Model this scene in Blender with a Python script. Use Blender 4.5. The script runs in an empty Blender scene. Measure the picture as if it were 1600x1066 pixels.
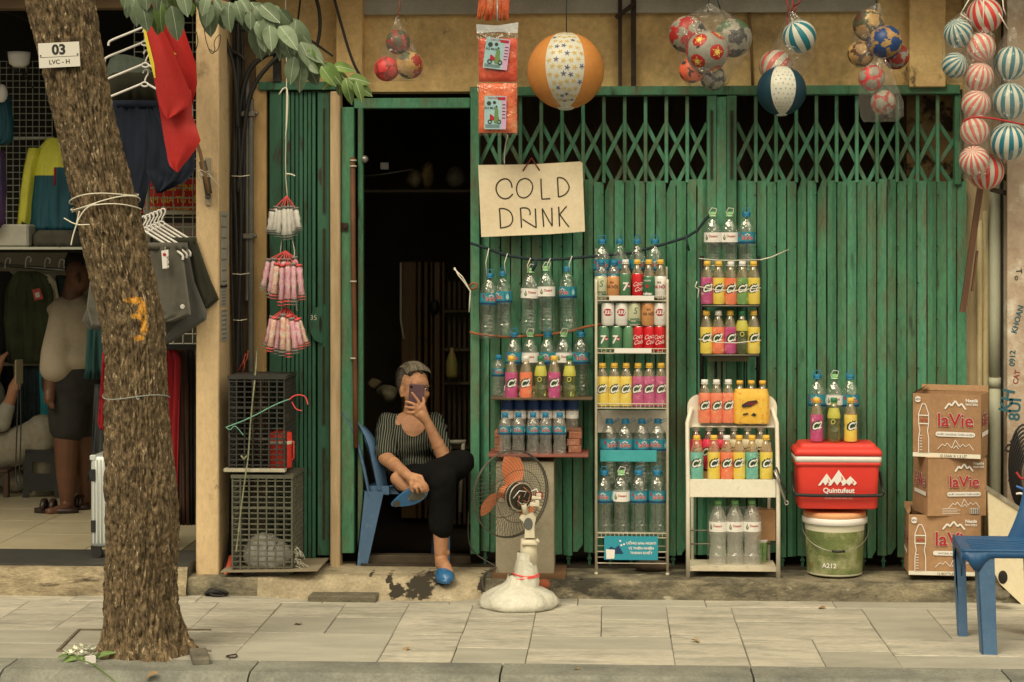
import bpy,bmesh,math,random
from mathutils import Vector,Matrix,noise as mnoise
random.seed(7)
SC=bpy.context.scene
COL=SC.collection
R=math.radians
# ------------------------------------------------------------------ camera, sky, sun, exposure
FPX,DCAM,HCAM,HOR,VPX=3000.0,9.677,1.69,390.0,955.0
TH=math.atan((VPX-800.0)/FPX)
cam_d=bpy.data.cameras.new('camera')
cam_d.sensor_width=36.0
cam_d.lens=36.0*FPX/1600.0
cam_d.shift_y=-(533.0-HOR)/1600.0
cam_d.clip_start,cam_d.clip_end=0.1,600.0
cam=bpy.data.objects.new('camera',cam_d)
COL.objects.link(cam)
cam.location=(0,-DCAM,HCAM)
cam.rotation_euler=(R(90),0,TH)
SC.camera=cam
SUN_EL,SUN_AZ=R(49),R(32)
world=bpy.data.worlds.new('World')
SC.world=world
world.use_nodes=True
wn,wl=world.node_tree.nodes,world.node_tree.links
wn.clear()
w_out=wn.new('ShaderNodeOutputWorld')
w_bg=wn.new('ShaderNodeBackground')
w_sky=wn.new('ShaderNodeTexSky')
w_sky.sky_type='NISHITA'
w_sky.sun_disc=False
w_sky.sun_elevation=SUN_EL
w_sky.sun_rotation=R(180)-SUN_AZ
w_sky.air_density,w_sky.dust_density,w_sky.ozone_density=1.0,4.0,1.0
w_hs=wn.new('ShaderNodeHueSaturation')
w_hs.inputs['Saturation'].default_value=0.0
w_mul=wn.new('ShaderNodeMixRGB')
w_mul.blend_type='MULTIPLY'
w_mul.inputs['Fac'].default_value=1.0
w_mul.inputs['Color2'].default_value=(1.0,0.85,0.59,1)
wl.new(w_sky.outputs['Color'],w_hs.inputs['Color'])
wl.new(w_hs.outputs['Color'],w_mul.inputs['Color1'])
wl.new(w_mul.outputs['Color'],w_bg.inputs['Color'])
w_bg.inputs['Strength'].default_value=0.085
wl.new(w_bg.outputs['Background'],w_out.inputs['Surface'])
sun_d=bpy.data.lights.new('sun','SUN')
sun_d.energy=1.9
sun_d.angle=R(32)
sun_d.color=(1.0,0.85,0.6)
sun=bpy.data.objects.new('sun',sun_d)
COL.objects.link(sun)
sun.rotation_euler=(R(90)-SUN_EL,0,-SUN_AZ)
sun.location=(-2,-8,9)
vs=SC.view_settings
vs.view_transform='Standard'
vs.look='None'
vs.exposure=0.36
vs.gamma=1.0
vs.use_curve_mapping=False
SC.cycles.max_bounces=10
SC.cycles.transparent_max_bounces=24
SC.cycles.transmission_bounces=8
SC.cycles.diffuse_bounces=3
SC.cycles.glossy_bounces=3
SC.cycles.sample_clamp_indirect=6.0
SC.cycles.caustics_reflective=False
SC.cycles.caustics_refractive=False
# ------------------------------------------------------------------ projection: photo pixel + distance -> a point of the place
def P(px,py,Y):
 u,v=(px-800.0)/FPX,(HOR-py)/FPX
 dx=-math.sin(TH)+u*math.cos(TH)
 dy=math.cos(TH)+u*math.sin(TH)
 t=(Y+DCAM)/dy
 return Vector((t*dx,Y,HCAM+t*v))
def PZ(px,py,Z):
 """the point of the horizontal plane z = Z seen at a pixel"""
 u,v=(px-800.0)/FPX,(HOR-py)/FPX
 t=(Z-HCAM)/v
 dx=-math.sin(TH)+u*math.cos(TH)
 dy=math.cos(TH)+u*math.sin(TH)
 return Vector((t*dx,t*dy-DCAM,Z))
def X(px,Y=0.0):
 return P(px,390,Y).x
def Z(py,Y=0.0,px=955):
 return P(px,py,Y).z
def S(n,Y=0.0):
 return n*(Y+DCAM)/FPX
 # ------------------------------------------------------------------ objects
def thing(name,label,cat,loc=(0,0,0),rz=0.0,group=None):
 o=bpy.data.objects.new(name,None)
 o.empty_display_size=0.05
 COL.objects.link(o)
 o.location=loc
 o.rotation_euler=(0,0,rz)
 tag(o,label,cat,group)
 return o
def part_root(name,parent,loc):
 """an Empty for a part that has pieces of its own"""
 o=bpy.data.objects.new(name,None)
 o.empty_display_size=0.03
 link(o,parent)
 o.location=Vector(loc)-abs_loc(parent)
 return o
def tag(o,label=None,cat=None,group=None,kind=None):
 if label:
  o['label']=label
 if cat:
  o['category']=cat
 if group:
  o['group']=group
 if kind:
  o['kind']=kind
 return o
KIDS={}
def link(o,parent):
 COL.objects.link(o)
 if parent is not None:
  o.parent=parent
  KIDS.setdefault(parent.name,[]).append(o)
 return o
def dup(root,loc,rz=None,label=None,group=None,rot=None):
 r=root.copy()
 COL.objects.link(r)
 r.location=loc
 if rot is not None:
  r.rotation_euler=rot
 elif rz is not None:
  r.rotation_euler=(0,0,rz)
 if label:
  r['label']=label
 if group:
  r['group']=group
 for ch in list(KIDS.get(root.name,[])):
  c=ch.copy()
  link(c,r)
  for g in KIDS.get(ch.name,[]):
   d=g.copy()
   link(d,c)
 return r
def abs_loc(o):
 v=Vector((0,0,0))
 while o is not None:
  v+=Vector(o.location)
  o=o.parent
 return v
_TXT={}
def text_geo(body,shear=0.0,offset=0.0,space=1.0,cuts=0):
 """glyph polygons of a line of writing, size 1, centred on x, as (verts2d, faces, width)"""
 key=(body,shear,offset,space,cuts)
 if key in _TXT:
  return _TXT[key]
 cu=bpy.data.curves.new('writing','FONT')
 cu.body=body
 cu.size=1.0
 cu.shear=shear
 cu.offset=offset
 cu.space_character=space
 cu.align_x='CENTER'
 cu.resolution_u=3
 cu.fill_mode='FRONT'
 o=bpy.data.objects.new('writing',cu)
 COL.objects.link(o)
 dg=bpy.context.evaluated_depsgraph_get()
 dg.update()
 me=bpy.data.meshes.new_from_object(o.evaluated_get(dg))
 if cuts:
  bm=bmesh.new()
  bm.from_mesh(me)
  xs=[v.co.x for v in bm.verts]
  x0,x1=min(xs),max(xs)
  for i in range(1,cuts):
   bmesh.ops.bisect_plane(bm,geom=bm.verts[:]+bm.edges[:]+bm.faces[:],plane_co=(x0+(x1-x0)*i/cuts,0,0),plane_no=(1,0,0))
  bm.to_mesh(me)
  bm.free()
 vs_=[(v.co.x,v.co.y) for v in me.vertices]
 fs_=[tuple(p.vertices) for p in me.polygons]
 bpy.data.objects.remove(o)
 bpy.data.curves.remove(cu)
 bpy.data.meshes.remove(me)
 w=(max(v[0] for v in vs_)-min(v[0] for v in vs_)) if vs_ else 0
 _TXT[key]=(vs_,fs_,w)
 return _TXT[key]
class MB:
 """collects shapes, then links them as one mesh object"""
 def __init__(s):
  s.v,s.f,s.m,s.sm=[],[],[],[]
  s.uv=None
 def add(s,verts,faces,m=0,smooth=False):
  b=len(s.v)
  s.v.extend([tuple(p) for p in verts])
  for f in faces:
   s.f.append(tuple(i+b for i in f))
   s.m.append(m)
   s.sm.append(smooth)
  return s
 def box(s,x0,x1,y0,y1,z0,z1,m=0,M=None,ch=0.0):
  if ch:
   vs_=[]
   for a in (x0,x1):
    for b in (y0,y1):
     for c in (z0,z1):
      sa,sb,sc=(1 if a==x0 else -1),(1 if b==y0 else -1),(1 if c==z0 else -1)
      vs_+=[(a,b+sb*ch,c+sc*ch),(a+sa*ch,b,c+sc*ch),(a+sa*ch,b+sb*ch,c)]
   bm=bmesh.new()
   for p in vs_:
    bm.verts.new(p)
   bmesh.ops.convex_hull(bm,input=bm.verts[:])
   bmesh.ops.dissolve_limit(bm,angle_limit=0.01,verts=bm.verts[:],edges=bm.edges[:])
   bm.verts.index_update()
   vv=[v.co.copy() for v in bm.verts]
   ff=[[v.index for v in f.verts] for f in bm.faces]
   bm.free()
  else :
   vv=[Vector(p) for p in ((x0,y0,z0),(x1,y0,z0),(x1,y1,z0),(x0,y1,z0),(x0,y0,z1),(x1,y0,z1),(x1,y1,z1),(x0,y1,z1))]
   ff=[(0,3,2,1),(4,5,6,7),(0,1,5,4),(1,2,6,5),(2,3,7,6),(3,0,4,7)]
  if M is not None:
   vv=[M@v for v in vv]
  return s.add(vv,ff,m)
 def tube(s,pts,r,n=8,m=0,caps=True,closed=False,flat=None):
  pts=[Vector(p) for p in pts]
  k=len(pts)
  rr=r if isinstance(r,(list,tuple)) else [r]*k
  vs_,fs_=[],[]
  prev=None
  for i,p in enumerate(pts):
   a=pts[i-1] if (i>0 or closed) else p
   b=pts[(i+1)%k] if (i<k-1 or closed) else p
   t=(b-a)
   t=t.normalized() if t.length>1e-9 else Vector((0,0,1))
   if prev is None:
    up=Vector((0,0,1)) if abs(t.z)<0.9 else Vector((0,1,0))
    nx=t.cross(up).normalized()
   else :
    nx=(prev-t*prev.dot(t))
    nx=nx.normalized() if nx.length>1e-6 else t.orthogonal().normalized()
   prev=nx
   ny=t.cross(nx)
   for j in range(n):
    an=2*math.pi*j/n
    d=nx*math.cos(an)+ny*math.sin(an)*(flat or 1.0)
    vs_.append(p+d*rr[i])
  rings=k if closed else k-1
  for i in range(rings):
   for j in range(n):
    a,b=i*n+j,i*n+(j+1)%n
    c,d=((i+1)%k)*n+(j+1)%n,((i+1)%k)*n+j
    fs_.append((a,b,c,d))
  s.add(vs_,fs_,m,True)
  if caps and not closed:
   base=len(s.v)-len(vs_)
   s.f.append(tuple(base+j for j in reversed(range(n))))
   s.f.append(tuple(base+(k-1)*n+j for j in range(n)))
   s.m+=[m,m]
   s.sm+=[False,False]
  return s
 def bar(s,p0,p1,w,d,m=0):
  """a rectangular bar, w across in the picture plane, d in depth"""
  p0,p1=Vector(p0),Vector(p1)
  t=(p1-p0).normalized()
  dep=Vector((0,1,0))-t*t.y
  dep=dep.normalized() if dep.length>1e-4 else Vector((1,0,0))
  wv=t.cross(dep)
  vv=[]
  for p in (p0,p1):
   for a,b in ((-1,-1),(1,-1),(1,1),(-1,1)):
    vv.append(p+wv*a*w/2+dep*b*d/2)
  return s.add(vv,[(3,2,1,0),(4,5,6,7),(0,1,5,4),(1,2,6,5),(2,3,7,6),(3,0,4,7)],m)
 def lathe(s,prof,n=24,m=0,o=(0,0,0),M=None,smooth=True,mfun=None,rfun=None):
  vs_,fs_,k=[],[],len(prof)
  for (r,z) in prof:
   for j in range(n):
    an=2*math.pi*j/n
    q=r*(rfun(an,z) if rfun else 1.0)
    vs_.append(Vector((q*math.sin(an),-q*math.cos(an),z)))
  for i in range(k-1):
   for j in range(n):
    fs_.append((i*n+j,i*n+(j+1)%n,(i+1)*n+(j+1)%n,(i+1)*n+j))
  if M is not None:
   vs_=[M@v for v in vs_]
  vs_=[v+Vector(o) for v in vs_]
  b=len(s.v)
  s.v.extend([tuple(v) for v in vs_])
  for q,f in enumerate(fs_):
   s.f.append(tuple(b+i for i in f))
   s.m.append(mfun(q%n,q//n) if mfun else m)
   s.sm.append(smooth)
  for ring,rev in ((0,True),(k-1,False)):
   if prof[ring][0]>1e-5:
    idx=[b+ring*n+j for j in range(n)]
    s.f.append(tuple(reversed(idx)) if rev else tuple(idx))
    s.m.append(mfun(0,max(0,ring-1)) if mfun else m)
    s.sm.append(False)
  return s
 def ball(s,c,r,m=0,n=20,M=None,mfun=None):
  if not isinstance(r,(tuple,list)):
   r=(r,r,r)
  k=max(6,n//2)
  prof=[(math.sin(math.pi*i/k),-math.cos(math.pi*i/k)) for i in range(k+1)]
  prof[0]=(1e-6,-1.0)
  prof[-1]=(1e-6,1.0)
  MM=Matrix.Diagonal((r[0],r[1],r[2])).to_4x4()
  if M is not None:
   MM=M.to_4x4()@MM
  return s.lathe(prof,n,m,c,MM,True,mfun)
 def capsule(s,p0,p1,r0,r1,m=0,n=14):
  p0,p1=Vector(p0),Vector(p1)
  t=(p1-p0)
  L=t.length
  q=t.to_track_quat('Z','Y').to_matrix()
  prof=[]
  for i in range(6):
   a=math.pi/2*(1-i/5)
   prof.append((max(1e-5,r0*math.cos(a)),-r0*math.sin(a)))
  for i in range(6):
   a=math.pi/2*i/5
   prof.append((max(1e-5,r1*math.cos(a)),L+r1*math.sin(a)))
  return s.lathe(prof,n,m,p0,q)
 def chain(s,pts,rs,m=0,n=12):
  for i in range(len(pts)-1):
   s.capsule(pts[i],pts[i+1],rs[i],rs[i+1],m,n)
  return s
 def prism(s,poly,y0,y1,m=0,M=None,side=None):
  """outline of (x, z) points extruded from y0 (front) to y1"""
  n=len(poly)
  vv=[Vector((x,y0,z)) for x,z in poly]+[Vector((x,y1,z)) for x,z in poly]
  if M is not None:
   vv=[M@v for v in vv]
  area=sum(poly[i][0]*poly[(i+1)%n][1]-poly[(i+1)%n][0]*poly[i][1] for i in range(n))
  fr=list(range(n)) if area>0 else list(reversed(range(n)))
  s.add(vv,[tuple(fr),tuple(n+i for i in reversed(fr))]+[((j,i,i+n,j+n) if area>0 else (i,j,j+n,i+n)) for i,j in ((q,(q+1)%n) for q in range(n))],m)
  return s
 def text(s,body,o,size,right=(1,0,0),up=(0,0,1),m=0,shear=0.0,offset=0.0,space=1.0,sx=1.0):
  g=text_geo(body,shear,offset,space)
  o,right,up=Vector(o),Vector(right),Vector(up)
  return s.add([o+right*(x*size*sx)+up*(y*size) for x,y in g[0]],g[1],m)
 def wrap(s,body,r,zc,size,m=0,a0=0.0,eps=0.001,shear=0.0,offset=0.0,slope=0.0,cuts=8,sx=1.0,space=1.0):
  """writing bent round a bottle of radius r, facing -y"""
  g=text_geo(body,shear,offset,space,cuts)
  q=r+eps
  vv=[]
  for x,y in g[0]:
   x,y=x*size*sx,y*size
   y,a=y+x*slope,a0+x/r
   vv.append((q*math.sin(a),-q*math.cos(a),zc+y))
  return s.add(vv,g[1],m)
 def sheet(s,rows,Y,amp=0.0,n=14,m=0,thick=0.0,folds=0.0,nf=5,seed=0,belly=True,world=True):
  """cloth: rows of (py, px left, px right[, Y]); front and back surface joined at the edges"""
  rnd=random.Random(seed)
  ph=[rnd.uniform(0,6.28) for _ in range(4)]
  fr,bk=[],[]
  k=len(rows)
  for i,row in enumerate(rows):
   py,xl,xr=row[:3]
   Yr=row[3] if len(row)>3 else Y
   for j in range(n+1):
    t=j/n
    b=math.sqrt(max(0.0,1-(2*t-1)**2)) if belly else 1.0
    f=folds*math.sin(nf*6.28*t+ph[0]+0.8*math.sin(i*0.55+ph[1]))*(0.35+0.65*i/max(1,k-1))
    f+=folds*0.6*math.sin(nf*2.7*6.28*t+ph[2]+i*0.3)
    p=P(xl+(xr-xl)*t,py,Yr)
    fr.append(p+Vector((0,-amp*b+f,0)))
    bk.append(p+Vector((0,amp*b*0.6+f+thick,0)))
  w=n+1
  N=len(fr)
  ff=[]
  for i in range(k-1):
   for j in range(n):
    a=i*w+j
    ff.append((a,a+w,a+w+1,a+1))
    ff.append((N+a,N+a+1,N+a+w+1,N+a+w))
   a,b=i*w,(i+1)*w
   ff.append((a,N+a,N+b,b))
   ff.append((a+n,b+n,N+b+n,N+a+n))
  for j in range(n):
   ff.append((j,j+1,N+j+1,N+j))
   a=(k-1)*w+j
   ff.append((a,N+a,N+a+1,a+1))
  return s.add(fr+bk,ff,m,True)
 def build(s,name,mats,parent=None,loc=None,kind=None,local=False,auto=False):
  """local: the shapes are already in the parent's own space; else they are in the place's coordinates"""
  me=bpy.data.meshes.new(name)
  off=Vector((0,0,0))
  if not local:
   if loc is not None:
    off=Vector(loc)
   if parent is not None:
    off=off+abs_loc(parent)
  vv=s.v if off.length<1e-9 else [(a-off.x,b-off.y,c-off.z) for a,b,c in s.v]
  me.from_pydata(vv,[],s.f)
  ms=mats if isinstance(mats,(list,tuple)) else [mats]
  for q in ms:
   me.materials.append(q)
  me.polygons.foreach_set('material_index',s.m)
  me.polygons.foreach_set('use_smooth',s.sm)
  me.update()
  o=bpy.data.objects.new(name,me)
  link(o,parent)
  if loc is not None:
   o.location=loc
  if kind:
   o['kind']=kind
  return o
def one(name,mb,mats,label,cat,loc=None,group=None):
 """a thing that is one mesh, its origin at loc"""
 o=mb.build(name,mats,None,loc)
 return tag(o,label,cat,group)
def remesh(mb,name,mats,parent,voxel,smooth=4,fac=0.5):
 """join overlapping volumes into one continuous skin"""
 o=mb.build('skin_source',mats[0] if isinstance(mats,(list,tuple)) else mats,None)
 md=o.modifiers.new('r','REMESH')
 md.mode='VOXEL'
 md.voxel_size=voxel
 md.use_smooth_shade=True
 if smooth:
  m2=o.modifiers.new('s','SMOOTH')
  m2.factor=fac
  m2.iterations=smooth
 dg=bpy.context.evaluated_depsgraph_get()
 dg.update()
 me=bpy.data.meshes.new_from_object(o.evaluated_get(dg))
 bpy.data.objects.remove(o)
 me.name=name
 off=abs_loc(parent) if parent is not None else Vector((0,0,0))
 me.transform(Matrix.Translation(-off))
 me.materials.clear()
 for q in (mats if isinstance(mats,(list,tuple)) else [mats]):
  me.materials.append(q)
 for p in me.polygons:
  p.use_smooth=True
 ob=bpy.data.objects.new(name,me)
 return link(ob,parent)
 # ------------------------------------------------------------------ materials
def lin(c):
 c=c/255.0
 return c/12.92 if c<=0.04045 else ((c+0.055)/1.055)**2.4
TINT=(1.0,0.85,0.59)
def A(r,g,b,lev=0.72):
 """base colour of a surface that the warm daylight shows as this sRGB value"""
 return tuple(min(0.86,lin(c)/(t*lev)) for c,t in zip((r,g,b),TINT))
_M={}
def mat(name,c,c2=None,rough=0.6,scale=6.0,amt=1.0,stretch=(1,1,1),bump=0.0,bscale=40.0,bstretch=None,metal=0.0,spec=0.4,wear=None,wscale=4.0,wthr=0.6,wsoft=0.12,wstretch=(1,1,1),vary=0.0,coords='Object',coat=0.0,detail=6.0,sss=0.0,grain=0.06,gscale=None,wear2=None,spots=None,spotcol=None,spotk=1.0,spotsc=30,alt=None):
 if name in _M:
  return _M[name]
 m=bpy.data.materials.new(name)
 m.use_nodes=True
 nt=m.node_tree
 N,L=nt.nodes,nt.links
 bs=N['Principled BSDF']
 tc=N.new('ShaderNodeTexCoord')
 oi=N.new('ShaderNodeObjectInfo')
 def mapped(st,shift=True):
  mp=N.new('ShaderNodeMapping')
  mp.inputs['Scale'].default_value=st
  L.new(tc.outputs[coords],mp.inputs['Vector'])
  if shift:
   ad=N.new('ShaderNodeVectorMath')
   ad.operation='ADD'
   ml=N.new('ShaderNodeMath')
   ml.operation='MULTIPLY'
   ml.inputs[1].default_value=37.0
   L.new(oi.outputs['Random'],ml.inputs[0])
   L.new(mp.outputs[0],ad.inputs[0])
   L.new(ml.outputs[0],ad.inputs[1])
   return ad.outputs[0]
  return mp.outputs[0]
 def noise_(vec,sc,det=detail,ro=0.6):
  n=N.new('ShaderNodeTexNoise')
  n.inputs['Scale'].default_value=sc
  n.inputs['Detail'].default_value=det
  n.inputs['Roughness'].default_value=ro
  L.new(vec,n.inputs['Vector'])
  return n.outputs['Fac']
 def ramp(fac,a,b):
  r_=N.new('ShaderNodeMapRange')
  r_.inputs['From Min'].default_value=a
  r_.inputs['From Max'].default_value=b
  L.new(fac,r_.inputs['Value'])
  return r_.outputs[0]
 def mix(fac,a,b,typ='MIX'):
  x=N.new('ShaderNodeMixRGB')
  x.blend_type=typ
  for so,val in ((x.inputs['Fac'],fac),(x.inputs['Color1'],a),(x.inputs['Color2'],b)):
   if isinstance(val,(int,float)):
    so.default_value=val
   elif isinstance(val,tuple):
    so.default_value=(*val[:3],1)
   else :
    L.new(val,so)
  return x.outputs['Color']
 base=None
 if c2 is not None:
  fac=ramp(noise_(mapped(stretch),scale),0.5-0.22/max(amt,.01)*1.0,0.5+0.22/max(amt,.01))
  base=mix(fac,tuple(c),tuple(c2))
 if alt is not None:
  base=mix(oi.outputs['Random'],base if base is not None else tuple(c),tuple(alt))
 if wear is not None:
  wf=ramp(noise_(mapped(wstretch),wscale,8.0,0.65),wthr-wsoft,wthr+wsoft)
  base=mix(wf,base if base is not None else tuple(c),tuple(wear))
 if wear2 is not None:
  wc,wsc,wth,wso,wst=wear2
  wf2=ramp(noise_(mapped(wst),wsc,5.0,0.6),wth-wso,wth+wso)
  base=mix(wf2,base if base is not None else tuple(c),tuple(wc))
 if grain and c2 is not None:
  gr=N.new('ShaderNodeMapRange')
  gr.inputs['From Min'].default_value=.3
  gr.inputs['From Max'].default_value=.7
  gr.inputs['To Min'].default_value=1-grain
  gr.inputs['To Max'].default_value=1+grain
  L.new(noise_(mapped(stretch),gscale or max(60.0,scale*9),3.0,.7),gr.inputs['Value'])
  cg=N.new('ShaderNodeCombineColor')
  for i in range(3):
   L.new(gr.outputs[0],cg.inputs[i])
  base=mix(1.0,base,cg.outputs[0],'MULTIPLY')
 if spots:
  best=None
  for (cx,cy,cz,rx,ry,rz) in spots:
   sb,dv,ln=[N.new('ShaderNodeVectorMath') for _ in range(3)]
   sb.operation,dv.operation,ln.operation='SUBTRACT','DIVIDE','LENGTH'
   L.new(tc.outputs['Object'],sb.inputs[0])
   sb.inputs[1].default_value=(cx,cy,cz)
   L.new(sb.outputs[0],dv.inputs[0])
   dv.inputs[1].default_value=(rx,ry,rz)
   L.new(dv.outputs[0],ln.inputs[0])
   if best is None:
    best=ln.outputs['Value']
   else :
    mn=N.new('ShaderNodeMath')
    mn.operation='MINIMUM'
    L.new(best,mn.inputs[0])
    L.new(ln.outputs['Value'],mn.inputs[1])
    best=mn.outputs[0]
  ma=N.new('ShaderNodeMath')
  ma.operation='MULTIPLY_ADD'
  L.new(noise_(mapped((1,1,1),False),spotsc,6.0,.7),ma.inputs[0])
  ma.inputs[1].default_value=-2.2*spotk
  L.new(best,ma.inputs[2])
  base=mix(ramp(ma.outputs[0],1.0-1.1*spotk+.05,1.0-1.1*spotk-.05),base,tuple(spotcol))
 if vary:
  mr=N.new('ShaderNodeMapRange')
  mr.inputs['To Min'].default_value=1.0-vary
  mr.inputs['To Max'].default_value=1.0+vary
  L.new(oi.outputs['Random'],mr.inputs['Value'])
  cb=N.new('ShaderNodeCombineColor')
  for i in range(3):
   L.new(mr.outputs[0],cb.inputs[i])
  base=mix(1.0,base if base is not None else tuple(c),cb.outputs[0],'MULTIPLY')
 if base is None:
  bs.inputs['Base Color'].default_value=(*c[:3],1)
 else :
  L.new(base,bs.inputs['Base Color'])
 bs.inputs['Roughness'].default_value=rough
 bs.inputs['Metallic'].default_value=metal
 bs.inputs['Specular IOR Level'].default_value=spec
 if coat:
  bs.inputs['Coat Weight'].default_value=coat
  bs.inputs['Coat Roughness'].default_value=0.12
 if sss:
  bs.inputs['Subsurface Weight'].default_value=sss
  bs.inputs['Subsurface Radius'].default_value=(0.02,0.008,0.005)
  bs.inputs['Subsurface Scale'].default_value=0.5
 if bump:
  bp=N.new('ShaderNodeBump')
  bp.inputs['Strength'].default_value=min(1.0,bump)
  bp.inputs['Distance'].default_value=0.01
  L.new(noise_(mapped(bstretch or stretch),bscale,6.0),bp.inputs['Height'])
  L.new(bp.outputs[0],bs.inputs['Normal'])
 _M[name]=m
 return m
def clear_mat(name,tint=(0.9,0.95,0.9),ior=1.33,share=0.6,rough=0.03,bump=0.25,bscale=45.0,gl=1.0,milk=0.0,film=False,rgl=0.1):
 """thin clear plastic with or without a drink in it: part refracting, part straight through, a little scatter, sky highlights"""
 if name in _M:
  return _M[name]
 m=bpy.data.materials.new(name)
 m.use_nodes=True
 N,L=m.node_tree.nodes,m.node_tree.links
 N.clear()
 out=N.new('ShaderNodeOutputMaterial')
 tr=N.new('ShaderNodeBsdfTransparent')
 rf=N.new('ShaderNodeBsdfRefraction')
 go=N.new('ShaderNodeBsdfGlossy')
 tl=N.new('ShaderNodeBsdfTranslucent')
 df=N.new('ShaderNodeBsdfDiffuse')
 tr.inputs['Color'].default_value=(*tint,1)
 rf.inputs['Color'].default_value=(*tint,1)
 tl.inputs['Color'].default_value=(*[min(1,t*.95) for t in tint],1)
 df.inputs['Color'].default_value=(*[min(1,t*.9) for t in tint],1)
 rf.inputs['IOR'].default_value=ior
 rf.inputs['Roughness'].default_value=rough
 go.inputs['Roughness'].default_value=rgl
 go.inputs['Color'].default_value=(gl,gl,gl,1)
 fr=N.new('ShaderNodeFresnel')
 fr.inputs['IOR'].default_value=1.5 if film else 2.2
 m1,m2,m3,m4=[N.new('ShaderNodeMixShader') for _ in range(4)]
 m1.inputs[0].default_value=0.0 if film else share
 L.new(tr.outputs[0],m1.inputs[1])
 L.new(rf.outputs[0],m1.inputs[2])
 m3.inputs[0].default_value=.5
 L.new(tl.outputs[0],m3.inputs[1])
 L.new(df.outputs[0],m3.inputs[2])
 m4.inputs[0].default_value=milk
 L.new(m1.outputs[0],m4.inputs[1])
 L.new(m3.outputs[0],m4.inputs[2])
 ge=N.new('ShaderNodeNewGeometry')
 iv=N.new('ShaderNodeMath')
 iv.operation='SUBTRACT'
 iv.inputs[0].default_value=1.0
 L.new(ge.outputs['Backfacing'],iv.inputs[1])
 ff=N.new('ShaderNodeMath')
 ff.operation='MULTIPLY'
 L.new(fr.outputs[0],ff.inputs[0])
 L.new(iv.outputs[0],ff.inputs[1])
 L.new(ff.outputs[0],m2.inputs[0])
 L.new(m4.outputs[0],m2.inputs[1])
 L.new(go.outputs[0],m2.inputs[2])
 L.new(m2.outputs[0],out.inputs['Surface'])
 if bump:
  tc=N.new('ShaderNodeTexCoord')
  no=N.new('ShaderNodeTexNoise')
  no.inputs['Scale'].default_value=bscale
  no.inputs['Detail'].default_value=2.0
  bp=N.new('ShaderNodeBump')
  bp.inputs['Strength'].default_value=bump
  bp.inputs['Distance'].default_value=0.02
  L.new(tc.outputs['Object'],no.inputs['Vector'])
  L.new(no.outputs['Fac'],bp.inputs['Height'])
  for nd in (rf,go,fr):
   L.new(bp.outputs[0],nd.inputs['Normal'])
 _M[name]=m
 return m
def stripe_mat(name,c1,c2,scale,duty=0.4,rough=0.8,wob=0.4,axis='X'):
 """woven stripes along an axis"""
 if name in _M:
  return _M[name]
 m=bpy.data.materials.new(name)
 m.use_nodes=True
 N,L=m.node_tree.nodes,m.node_tree.links
 bs=N['Principled BSDF']
 tc=N.new('ShaderNodeTexCoord')
 wv=N.new('ShaderNodeTexWave')
 wv.bands_direction=axis
 wv.inputs['Scale'].default_value=scale
 wv.inputs['Distortion'].default_value=wob
 wv.inputs['Detail'].default_value=1.0
 wv.inputs['Detail Scale'].default_value=0.6
 cr=N.new('ShaderNodeValToRGB')
 cr.color_ramp.elements[0].position=1-duty-0.12
 cr.color_ramp.elements[1].position=1-duty+0.12
 cr.color_ramp.elements[0].color=(*c1,1)
 cr.color_ramp.elements[1].color=(*c2,1)
 L.new(tc.outputs['Object'],wv.inputs['Vector'])
 L.new(wv.outputs['Fac'],cr.inputs['Fac'])
 L.new(cr.outputs['Color'],bs.inputs['Base Color'])
 bs.inputs['Roughness'].default_value=rough
 bs.inputs['Specular IOR Level'].default_value=0.2
 _M[name]=m
 return m
def glow_mat(name,c,strength):
 m=bpy.data.materials.new(name)
 m.use_nodes=True
 bs=m.node_tree.nodes['Principled BSDF']
 bs.inputs['Emission Color'].default_value=(*c,1)
 bs.inputs['Emission Strength'].default_value=strength
 return m
green=mat('green paint',A(78,122,78),A(60,98,62),rough=0.5,scale=4,stretch=(2,2,.6),grain=.2,gscale=45,wear=A(86,84,54),wscale=3.2,wthr=.585,wsoft=.10,wear2=(A(44,56,34),9,.67,.06,(1.5,1.5,.35)),wstretch=(2.2,2.2,.7),vary=.2,alt=A(68,112,76),bump=.15,bscale=30,bstretch=(3,3,.4))
green_dark=mat('green paint worn',A(56,94,62),A(38,70,48),rough=0.55,scale=4,stretch=(2,2,.5),wear=A(50,44,28),wscale=5,wthr=.60,wsoft=.05,wstretch=(3,3,.8),vary=.15,bump=.2,bscale=40)
rusty=mat('rusty iron',A(60,44,28),A(36,27,18),rough=.8,scale=14,bump=.3)
dark_metal=mat('dark metal',A(38,34,28),A(26,23,19),rough=.5,scale=20)
black_plastic=mat('black plastic',A(28,26,22),A(40,37,30),rough=.5,scale=9)
yellow_wall=mat('yellow plaster',A(216,170,104),A(188,146,86),rough=.9,scale=2.6,grain=.14,gscale=30,wear=A(112,88,54),wscale=2.5,wthr=.64,wsoft=.14,wear2=(A(80,64,40),7,.69,.03,(1,1,.5)),bump=.25,bscale=25)
cream_wall=mat('cream plaster',A(196,162,110),A(180,148,98),rough=.9,scale=3,grain=.1,wear=A(128,102,64),wscale=5,wthr=.66,wsoft=.08,wear2=(A(96,74,44),12,.70,.03,(1,1,.6)),bump=.35,bscale=30,stretch=(1,1,.5))
stained_wall=mat('stained plaster',A(120,94,58),A(58,46,30),rough=.9,scale=3.5,stretch=(2,2,.5),wear=A(34,29,21),wscale=4,wthr=.62,bump=.4,bscale=25)
grey_concrete=mat('grey concrete',A(120,108,82),A(92,82,62),rough=.9,scale=5,wear=A(60,54,42),wscale=3,wthr=.6,bump=.5,bscale=45)
dark_wall=mat('brown room wall',A(104,90,62),A(84,72,50),rough=.9,scale=2)  # plain brown, tuned so the room reads dark through the gate
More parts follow.
